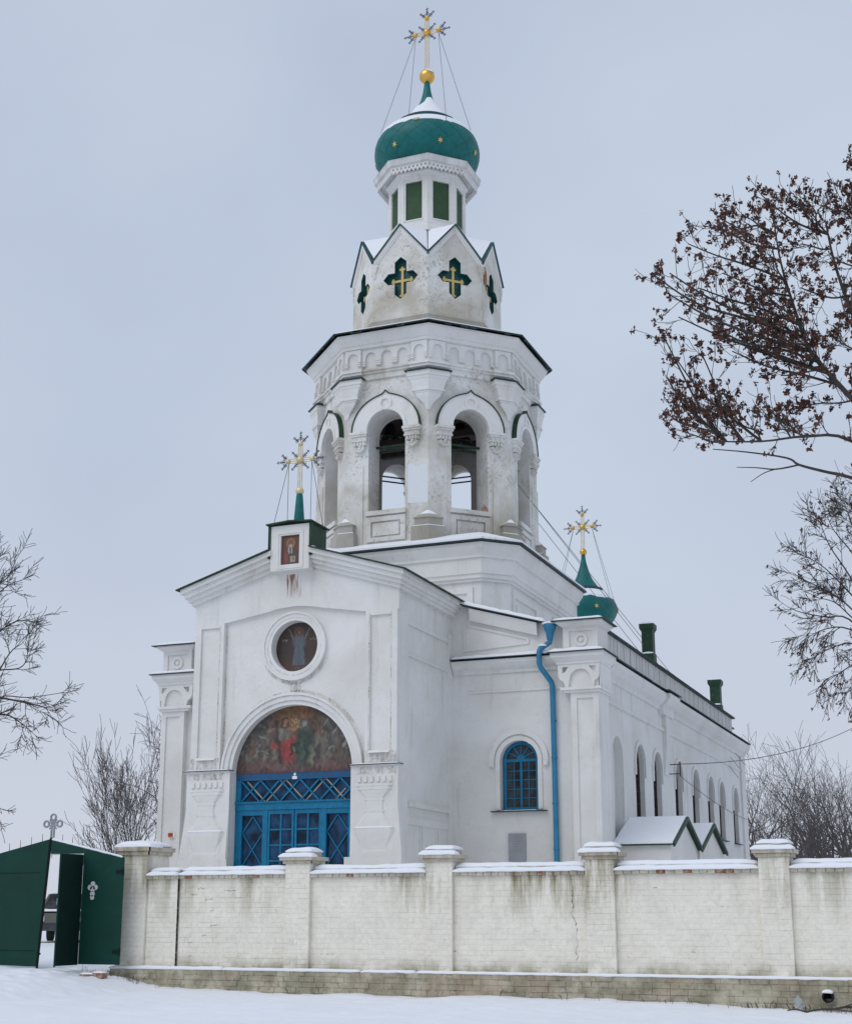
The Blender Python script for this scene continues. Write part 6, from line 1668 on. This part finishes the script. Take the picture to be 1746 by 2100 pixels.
# ================================================================== LITTER AT THE RIGHT END
q = Vector((-2.86, 20.72, 0)); gz = ground_z(q.x, q.y)
k = MB(); k.lathe([(.045, gz - .02), (.06, gz + .01), (.05, gz + .07), (.06, gz + .13), (.045, gz + .16), (.02, gz + .18), (.02, gz + .20)], 14, 0.0, (q.x, q.y)); solo('plastic_bottle', k, 'plastic_clear', 'crumpled clear plastic bottle against the plinth near the drain pipe', 'bottle', smooth=True)
k = MB(); rr = random.Random(8); a = Vector((-2.98, 20.45, 0)); b_ = Vector((-2.0, 20.62, 0)); p = []
for i in range(9):
    c = a.lerp(b_, i / 8); c.z = ground_z(c.x, c.y) + 0.015 + 0.10 * (i / 8) ** 1.5 + rr.uniform(-.012, .012); p.append(c)
k.tube(p, [.009 + .011 * i / 8 for i in range(9)], 6); k.tube([p[6], p[6] + Vector((.16, -.05, .06)), p[6] + Vector((.30, -.12, .01))], [.012, .009, .006], 5)
k.tube([p[4], p[4] + Vector((.20, -.1, .0)), p[4] + Vector((.45, -.2, -.02))], [.01, .008, .005], 5)
solo('fallen_branch', k, 'bark', 'dark fallen branch lying in the snow below the drain pipe', 'branch')

# dry grass poking through the snow along the plinth
k = MB(); rr = random.Random(17)
for i in range(240):
    x = rr.choice((rr.uniform(-3.6, -1.9), rr.uniform(-13.9, -2), rr.uniform(-14.6, -13.4))); y = rr.uniform(20.55, 20.86); z = ground_z(x, y); h = rr.uniform(.03, .12); a = rr.uniform(0, 6.28); l_ = rr.uniform(.2, .8) * h
    w_ = .003; k.add([(x - w_, y, z - .01), (x + w_, y, z - .01), (x + w_ * .5 + l_ * math.cos(a) * .5, y + l_ * math.sin(a) * .5, z + h * .7), (x + l_ * math.cos(a), y + l_ * math.sin(a), z + h)], [(0, 1, 2), (0, 2, 3)])
g = obj('dry_grass', k.mesh('dry_grass', 'bark_brown')); tag(g, 'sparse dry grass blades poking through the snow along the plinth', 'grass'); g['kind'] = 'stuff'

# ================================================================== TREES
class Tree:
    def __init__(s, seed): s.r = random.Random(seed); s.tr = MB(); s.tw = MB(); s.sd = MB(); s.tips = []
    def branch(s, p, d, ln, rad, lev, maxlev, up=0.15, wig=0.16, kids=(4, 6), spread=(28, 60), ratio=(0.45, 0.7), minrad=0.004, seg=None, flat=None):
        r = s.r; n = seg or max(3, min(8, int(ln / 0.22)))
        pts = [Vector(p)]; d = Vector(d).normalized(); dirs = [d.copy()]
        for i in range(n):
            d = d + Vector((r.gauss(0, wig), r.gauss(0, wig), r.gauss(0, wig) + up)) * (1.0 / n) * 1.6
            if flat: d -= flat * d.dot(flat) * 0.25
            d.normalize(); pts.append(pts[-1] + d * (ln / n)); dirs.append(d.copy())
        rads = [max(minrad, rad * (1 - 0.72 * (i / n))) for i in range(n + 1)]
        (s.tr if lev <= 1 else s.tw).tube(pts, rads, 7 if lev == 0 else 5 if lev == 1 else 3, cap=False)
        s.sub(pts, dirs, ln, rads, lev, maxlev, up, wig, kids, spread, ratio, minrad, flat)
    def sub(s, pts, dirs, ln, rads, lev, maxlev, up, wig, kids, spread, ratio, minrad, flat, start=0.25):
        r = s.r; n = len(pts) - 1
        if lev >= maxlev: s.tips.append((pts[-1], dirs[-1])); return
        for c in range(r.randint(*kids)):
            f = r.uniform(start, 1.0) if c else 1.0
            i = min(n - 1, int(f * n)); q = pts[i].lerp(pts[i + 1], f * n - i); dd = dirs[i]
            ax = dd.cross(Vector((r.gauss(0, 1), r.gauss(0, 1), r.gauss(0, 1))))
            if flat: ax = (ax * 0.35 + flat * r.choice((-1, 1)))
            ax.normalize(); a = R(r.uniform(*spread)) * (0.4 if c == 0 else 1)
            nd = Matrix.Rotation(a, 3, ax) @ dd
            s.branch(q, nd, ln * r.uniform(*ratio), max(minrad, rads[i] * r.uniform(0.5, 0.72)), lev + 1, maxlev, up, wig, kids, spread, ratio, minrad, None, flat)
    def clusters(s, frac, size, mat='seed_brown'):
        r = s.r
        for p, d in s.tips:
            if r.random() > frac: continue
            for _ in range(1 if r.random() < 0.7 else 2):
                q = p - d * r.uniform(0.0, 0.10) + Vector((r.gauss(0, .02), r.gauss(0, .02), r.gauss(0, .02) - 0.02)); sz = size * r.uniform(0.6, 1.2)
                for _ in range(8):      # crumpled keys
                    u = Vector((r.gauss(0, 1), r.gauss(0, 1), r.gauss(0, 1))).normalized(); v = u.cross(Vector((r.gauss(0, 1), r.gauss(0, 1), r.gauss(0, 1)))).normalized()
                    c = q + Vector((r.gauss(0, .33), r.gauss(0, .33), r.gauss(0, .38))) * sz
                    s.sd.add([c - u * sz * .55, c + v * sz * .32, c + u * sz * .55, c - v * sz * .30 + u.cross(v) * sz * .12], [(0, 1, 2, 3)])
    def emit(s, name, loc, label, group=None, bark='bark', twig=None, cat='tree'):
        o = root(name, loc, label, cat, group)
        if s.tr.v: part('trunk', s.tr, bark, o)
        if s.tw.v: part('crown', s.tw, twig or bark, o)
        if s.sd.v:
            q = part('seed_clusters', s.sd, 'seed_brown', o); q['kind'] = 'stuff'
        return o
def limb(t, pix, d, rads, lev, maxlev, **kw):
    """a main limb through given directions at ground distances d"""
    pts = [at_d(x, y, dd) for (x, y), dd in zip(pix, d)]
    fine = []
    for i in range(len(pts) - 1):
        p0 = pts[max(0, i - 1)]; p1 = pts[i]; p2 = pts[i + 1]; p3 = pts[min(len(pts) - 1, i + 2)]
        for j in range(4):
            u = j / 4; fine.append(0.5 * ((2 * p1) + (p2 - p0) * u + (2 * p0 - 5 * p1 + 4 * p2 - p3) * u * u + (3 * p1 - p0 - 3 * p2 + p3) * u ** 3))
    fine.append(pts[-1]); n = len(fine) - 1
    rr_ = [rads[0] + (rads[1] - rads[0]) * i / n for i in range(n + 1)]
    t.tr.tube(fine, rr_, 6, cap=False)
    dirs = [(fine[min(n, i + 1)] - fine[max(0, i - 1)]).normalized() for i in range(n + 1)]
    ln = sum((fine[i + 1] - fine[i]).length for i in range(n))
    if 'spawn' in kw: return kw['spawn'](t, fine, dirs, kw['klen'], rr_)
    t.sub(fine, dirs, kw.pop('klen', ln * 0.55), rr_, lev, maxlev, kw.get('up', .15), kw.get('wig', .16), kw.get('kids', (8, 11)), kw.get('spread', (25, 60)), kw.get('ratio', (.4, .75)), kw.get('minrad', .006), None, kw.get('start', .12))

def fill(t, spine, n_, ln, lev, kids, rad, minrad, up, side, el=(15, 60)):
    """branches on the side of a trunk that faces away from the picture's middle"""
    r = t.r
    for i in range(n_):
        f = (i + r.random()) / n_ * (len(spine) - 1); j = min(len(spine) - 2, int(f)); p = spine[j].lerp(spine[j + 1], f - j)
        for _ in range(30):
            a = r.uniform(0, 2 * PI); d = Vector((math.cos(a), math.sin(a), 0))
            if d.dot(RT) * side > .25: break
        e = R(r.uniform(*el)); fr_ = f / (len(spine) - 1)
        t.branch(p, (d.x * math.cos(e), d.y * math.cos(e), math.sin(e)), r.uniform(*ln) * (1.1 - .5 * fr_), rad * (1 - .5 * fr_), 1, lev, up, .26, kids, (22, 55), (.42, .72), minrad)
# --- maple with brown seed keys, reaching in from the right
T = Tree(21); DT = 24.0
base_p = at_d(1950, 1900, DT + 0.8); base_p.z = ground_z(base_p.x, base_p.y) - 0.05
trunk_top = at_d(1905, 1020, DT + 0.6)
T.tr.tube([base_p, base_p.lerp(trunk_top, .3) + Vector((.05, 0, 0)), base_p.lerp(trunk_top, .65), trunk_top, at_d(1885, 700, DT + .4), at_d(1875, 480, DT + .3), at_d(1868, 330, DT + .2)], [.24, .20, .18, .15, .11, .06, .02], 9)
SCAF = [[(1905, 1020), (1800, 880), (1720, 790), (1660, 720), (1630, 640), (1600, 540), (1585, 450)],
        [(1895, 930), (1800, 760), (1745, 640), (1710, 540), (1690, 450)],
        [(1880, 800), (1800, 560), (1770, 440), (1752, 330)],
        [(1905, 1030), (1746, 905), (1650, 895), (1560, 905), (1450, 905)]]
TARG = [(1335, 560), (1372, 560), (1410, 500), (1440, 462), (1480, 450), (1520, 440), (1560, 400), (1610, 400), (1650, 410), (1690, 420), (1730, 440), (1746, 310), (1365, 600), (1430, 590), (1480, 560), (1530, 530), (1580, 500), (1640, 500), (1700, 520), (1360, 690), (1390, 650), (1450, 660), (1510, 640), (1570, 620), (1640, 590), (1365, 770), (1385, 735), (1440, 730), (1500, 720), (1560, 700), (1640, 660), (1720, 600), (1370, 850), (1400, 810), (1460, 800), (1600, 770), (1400, 885), (1510, 860), (1580, 840), (1660, 830), (1600, 880), (1720, 700), (1740, 780), (1540, 680), (1600, 690), (1480, 690)]
MAIN = []
rt_ = random.Random(4)
for sc_ in SCAF: MAIN.append((sc_, rt_.uniform(-.4, .4), .06 if sc_ is not SCAF[3] else .036, .45))
for (x, y) in TARG:
    # leave the nearest scaffold limb lower down and to the right of the target
    best = None
    for sc_ in SCAF:
        for (ax, ay), (bx, by) in zip(sc_, sc_[1:]):
            for q in (0, .33, .66):
                px_, py_ = ax + (bx - ax) * q, ay + (by - ay) * q
                if px_ < x + 40 or py_ < y + (.42 if y < 760 else .08) * (px_ - x) - 25: continue
                d_ = math.hypot(px_ - x, (py_ - y) * 1.3) + rt_.uniform(0, 60)
                if best is None or d_ < best[0]: best = (d_, px_, py_)
    if best is None: best = (0, 1800, y + .5 * (1800 - x))
    _, px_, py_ = best
    m1 = (px_ + (x - px_) * .35 + rt_.uniform(-8, 8), py_ + (y - py_) * .27 + rt_.uniform(-10, 10)); m2 = (px_ + (x - px_) * .7 + rt_.uniform(-8, 8), py_ + (y - py_) * .60 + rt_.uniform(-10, 10))
    ln = math.hypot(px_ - x, py_ - y)
    MAIN.append(([(px_, py_), m1, m2, (x, y)], rt_.uniform(-1.3, 1.3), .014 + ln * .00006, .52 + ln * .0006))
def keyed(t, pts_, dirs, ln, rads):
    r = t.r; n = len(pts_) - 1
    nk = max(8, int(len(pts_) * .78))
    for c in range(nk):
        f = .10 + .90 * (c + r.random()) / nk; j = min(n - 1, int(f * n)); q = pts_[j].lerp(pts_[j + 1], f * n - j)
        ax = dirs[j].cross(Vector((r.gauss(0, 1), r.gauss(0, 1), r.gauss(0, 1)))).normalized()
        nd = Matrix.Rotation(R(r.uniform(25, 70)), 3, ax) @ dirs[j]
        t.branch(q, nd, ln * r.uniform(.45, 1.0) * (1.1 - .35 * f), max(.007, rads[j] * .45), 1, 2, .45, .34, (3, 4), (25, 60), (.4, .75), .0056)
for pix, dd, r0, klen in MAIN:
    n = len(pix); limb(T, pix, [DT + dd * j / (n - 1) for j in range(n)], (r0, .011), 0, 3, klen=klen, spawn=keyed)
fill(T, [trunk_top.lerp(base_p, .12), trunk_top, at_d(1885, 700, DT + .4), at_d(1875, 480, DT + .3)], 22, (2.0, 3.2), 4, (3, 4), .05, .0065, .25, 1)
T.clusters(.80, .076)
# bare lowest limb
limb(T, [(1905, 1030), (1746, 980), (1690, 967), (1637, 953), (1612, 939), (1531, 927), (1460, 921)], [DT] * 7, (.036, .008), 0, 0)
limb(T, [(1637, 953), (1590, 962), (1550, 959), (1509, 958)], [DT] * 4, (.018, .006), 0, 0)
limb(T, [(1592, 961), (1565, 970), (1538, 988)], [DT] * 3, (.012, .006), 0, 0)
T.emit('maple_tree', base_p, 'maple with brown seed keys reaching in at the upper right')

def free_tree(seed, base, h, levels=4, elr=(35, 75), lr=(.32, .48), spread=(20, 48), up=.18, kids=(4, 6), r0=.16, lean=(0, 0), wig=.2, trunk=.28, ratio=(.5, .72), minrad=.007):
    t = Tree(seed); r = t.r
    base = Vector(base)
    t.branch(base, (lean[0], lean[1], 1), h * trunk, r0, 0, 0, up=.05, wig=.06)
    t.tips.clear(); top = base + Vector((lean[0], lean[1], 1)).normalized() * h * trunk * .9
    for c in range(r.randint(5, 7)):
        a = 2 * PI * c / 6 + r.uniform(-.3, .3); el = R(r.uniform(*elr))
        t.branch(top - Vector((0, 0, r.uniform(0, h * trunk * .3))), (math.cos(a) * math.cos(el), math.sin(a) * math.cos(el), math.sin(el)), h * r.uniform(*lr), r0 * .5, 1, levels, up, wig, kids, spread, ratio, minrad)
    return t
# --- second tree at the right edge, farther back
def ground_pt(x, d):
    p = at_d(x, 1800, d); p.z = ground_z(p.x, p.y) - .05; return p
b2 = ground_pt(1830, 44.0); T = Tree(5)
tt = at_d(1815, 1330, 44.0); T.tr.tube([b2, b2.lerp(tt, .5), tt, at_d(1790, 1150, 44), at_d(1775, 990, 44)], [.2, .17, .13, .08, .03], 7)
for pix, dd in (([(1815, 1330), (1746, 1250), (1700, 1215), (1650, 1190), (1625, 1175)], .6), ([(1810, 1300), (1740, 1180), (1700, 1120), (1680, 1070)], -.6), ([(1790, 1180), (1750, 1090), (1730, 1030)], .2), ([(1815, 1350), (1740, 1270), (1690, 1265), (1640, 1255), (1615, 1245)], -.5), ([(1815, 1340), (1740, 1290), (1690, 1290), (1650, 1310)], .5), ([(1815, 1360), (1750, 1320), (1700, 1330), (1665, 1350)], -.4), ([(1815, 1380), (1760, 1360), (1720, 1380), (1690, 1400)], .3), ([(1815, 1400), (1770, 1400), (1735, 1420)], -.3), ([(1800, 1230), (1750, 1140), (1710, 1090), (1695, 1060)], .8), ([(1800, 1200), (1765, 1110), (1750, 1050)], -.7), ([(1812, 1290), (1740, 1215), (1690, 1165), (1650, 1140)], -.8), ([(1815, 1320), (1750, 1270), (1710, 1235), (1670, 1225)], .9)):
    limb(T, pix, [44 + dd * j / (len(pix) - 1) for j in range(len(pix))], (.032, .009), 0, 2, klen=1.25, kids=(11, 13), ratio=(.35, .7), up=.10 if pix[-1][1] < 1280 else -.45, wig=.3, minrad=.008)
fill(T, [tt, at_d(1790, 1150, 44), at_d(1775, 990, 44)], 16, (2.2, 3.4), 3, (5, 6), .05, .009, .12, 1)
T.clusters(.22, .06)
T.emit('bare_tree', b2, 'half-bare tree with drooping twigs at the right edge, below the seed-covered maple')
# --- tree at the left edge
b3 = ground_pt(-60, 36.0); T = Tree(9)
tt = at_d(-40, 1500, 36); T.tr.tube([b3, b3.lerp(tt, .5), tt, at_d(-35, 1300, 36), at_d(-25, 1100, 36)], [.2, .17, .13, .08, .03], 7)
for pix, dd, ml in (([(-40, 1400), (0, 1260), (40, 1205), (75, 1190)], .5, 2), ([(-35, 1330), (10, 1215), (45, 1185), (62, 1150)], -.4, 2), ([(-40, 1420), (0, 1330), (50, 1280), (95, 1270)], .3, 2), ([(-40, 1440), (10, 1380), (70, 1370), (90, 1345)], -.6, 2), ([(-10, 1560), (12, 1480), (30, 1430), (90, 1430), (160, 1420)], .4, 2), ([(12, 1480), (20, 1400), (50, 1340), (75, 1320)], -.3, 2), ([(30, 1430), (80, 1440), (120, 1450), (130, 1460)], .2, 2), ([(-40, 1350), (-10, 1230), (10, 1160), (20, 1130)], .2, 2), ([(-20, 1470), (40, 1465), (70, 1480), (95, 1500)], .6, 2), ([(-40, 1560), (0, 1580), (20, 1610), (25, 1660)], .2, 2)):
    pix = [(x - 30, y) for x, y in pix]; limb(T, pix, [36 + dd * j / (len(pix) - 1) for j in range(len(pix))], (.030, .008), 0, 2, klen=1.15, kids=(9, 11), ratio=(.3, .65), up=.12, wig=.3, minrad=.007)
fill(T, [tt, at_d(-35, 1300, 36), at_d(-25, 1100, 36)], 16, (1.8, 2.8), 3, (5, 6), .045, .008, .15, -1)
T.emit('bare_tree', b3, 'bare dark tree spreading branches in at the left edge', bark='bark')
# --- bush and birch behind the left corner
b4 = ground_pt(285, 52.0); T = Tree(14)
for i in range(16):
    a = T.r.uniform(0, 2 * PI); el = R(T.r.uniform(42, 80)); T.branch(b4 + Vector((T.r.gauss(0, .3), T.r.gauss(0, .3), 0)), (math.cos(a) * math.cos(el), math.sin(a) * math.cos(el), math.sin(el)), T.r.uniform(3.0, 4.3), .06, 1, 4, .22, .24, (4, 6), (14, 38), (.42, .60), .008, 8)
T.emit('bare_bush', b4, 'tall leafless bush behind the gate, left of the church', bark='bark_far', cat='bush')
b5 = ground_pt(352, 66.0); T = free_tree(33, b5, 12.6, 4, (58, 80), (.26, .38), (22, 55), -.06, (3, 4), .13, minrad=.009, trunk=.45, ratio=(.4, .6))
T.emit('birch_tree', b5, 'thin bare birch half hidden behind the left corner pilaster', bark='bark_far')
# --- wood beyond the church, right
protos = []
for sd_ in (41, 52, 63):
    t = free_tree(sd_, (0, 0, 0), 10.0, 4, (35, 75), (.32, .48), (20, 50), .10, (3, 4), .30, minrad=.010, trunk=.30, wig=.28)
    protos.append((t.tr.mesh('trunk', 'bark_wood'), t.tw.mesh('crown', 'bark_wood')))
rw = random.Random(77)
spots = [(1545, 88, 1.02), (1572, 104, 1.0), (1598, 92, .98), (1622, 112, 1.12), (1648, 96, .96), (1672, 84, 1.0), (1690, 118, 1.2), (1708, 99, 1.1), (1730, 90, 1.02), (1752, 108, 1.2), (1775, 94, 1.1), (1800, 120, 1.2)]
wl_ = ['first', 'second', 'third', 'fourth', 'fifth', 'sixth', 'seventh', 'eighth', 'ninth', 'tenth', 'eleventh', 'twelfth']
for i, (x, d, s_) in enumerate(spots):
    p = ground_pt(x, d)
    o = root('wood_tree', p, wl_[i] + ' bare tree from the left in the wood behind the church', 'tree', 'bare trees of the wood behind the church')
    s_ *= d / 100 * .98
    o.scale = (s_, s_, s_); o.rotation_euler = (0, 0, rw.uniform(0, 6.28))
    tr_m, cr_m = protos[i % 3]
    for nm, me_ in (('trunk', tr_m), ('crown', cr_m)):
        c = bpy.data.objects.new(nm, me_); COL.objects.link(c); c.parent = o
p = ground_pt(1512, 74.0); o = root('wood_tree', p, 'bare tree rising behind the far end of the nave', 'tree', None)
o.scale = (.88, .88, .88)
for nm, me_ in (('trunk', protos[1][0]), ('crown', protos[1][1])):
    c = bpy.data.objects.new(nm, me_); COL.objects.link(c); c.parent = o
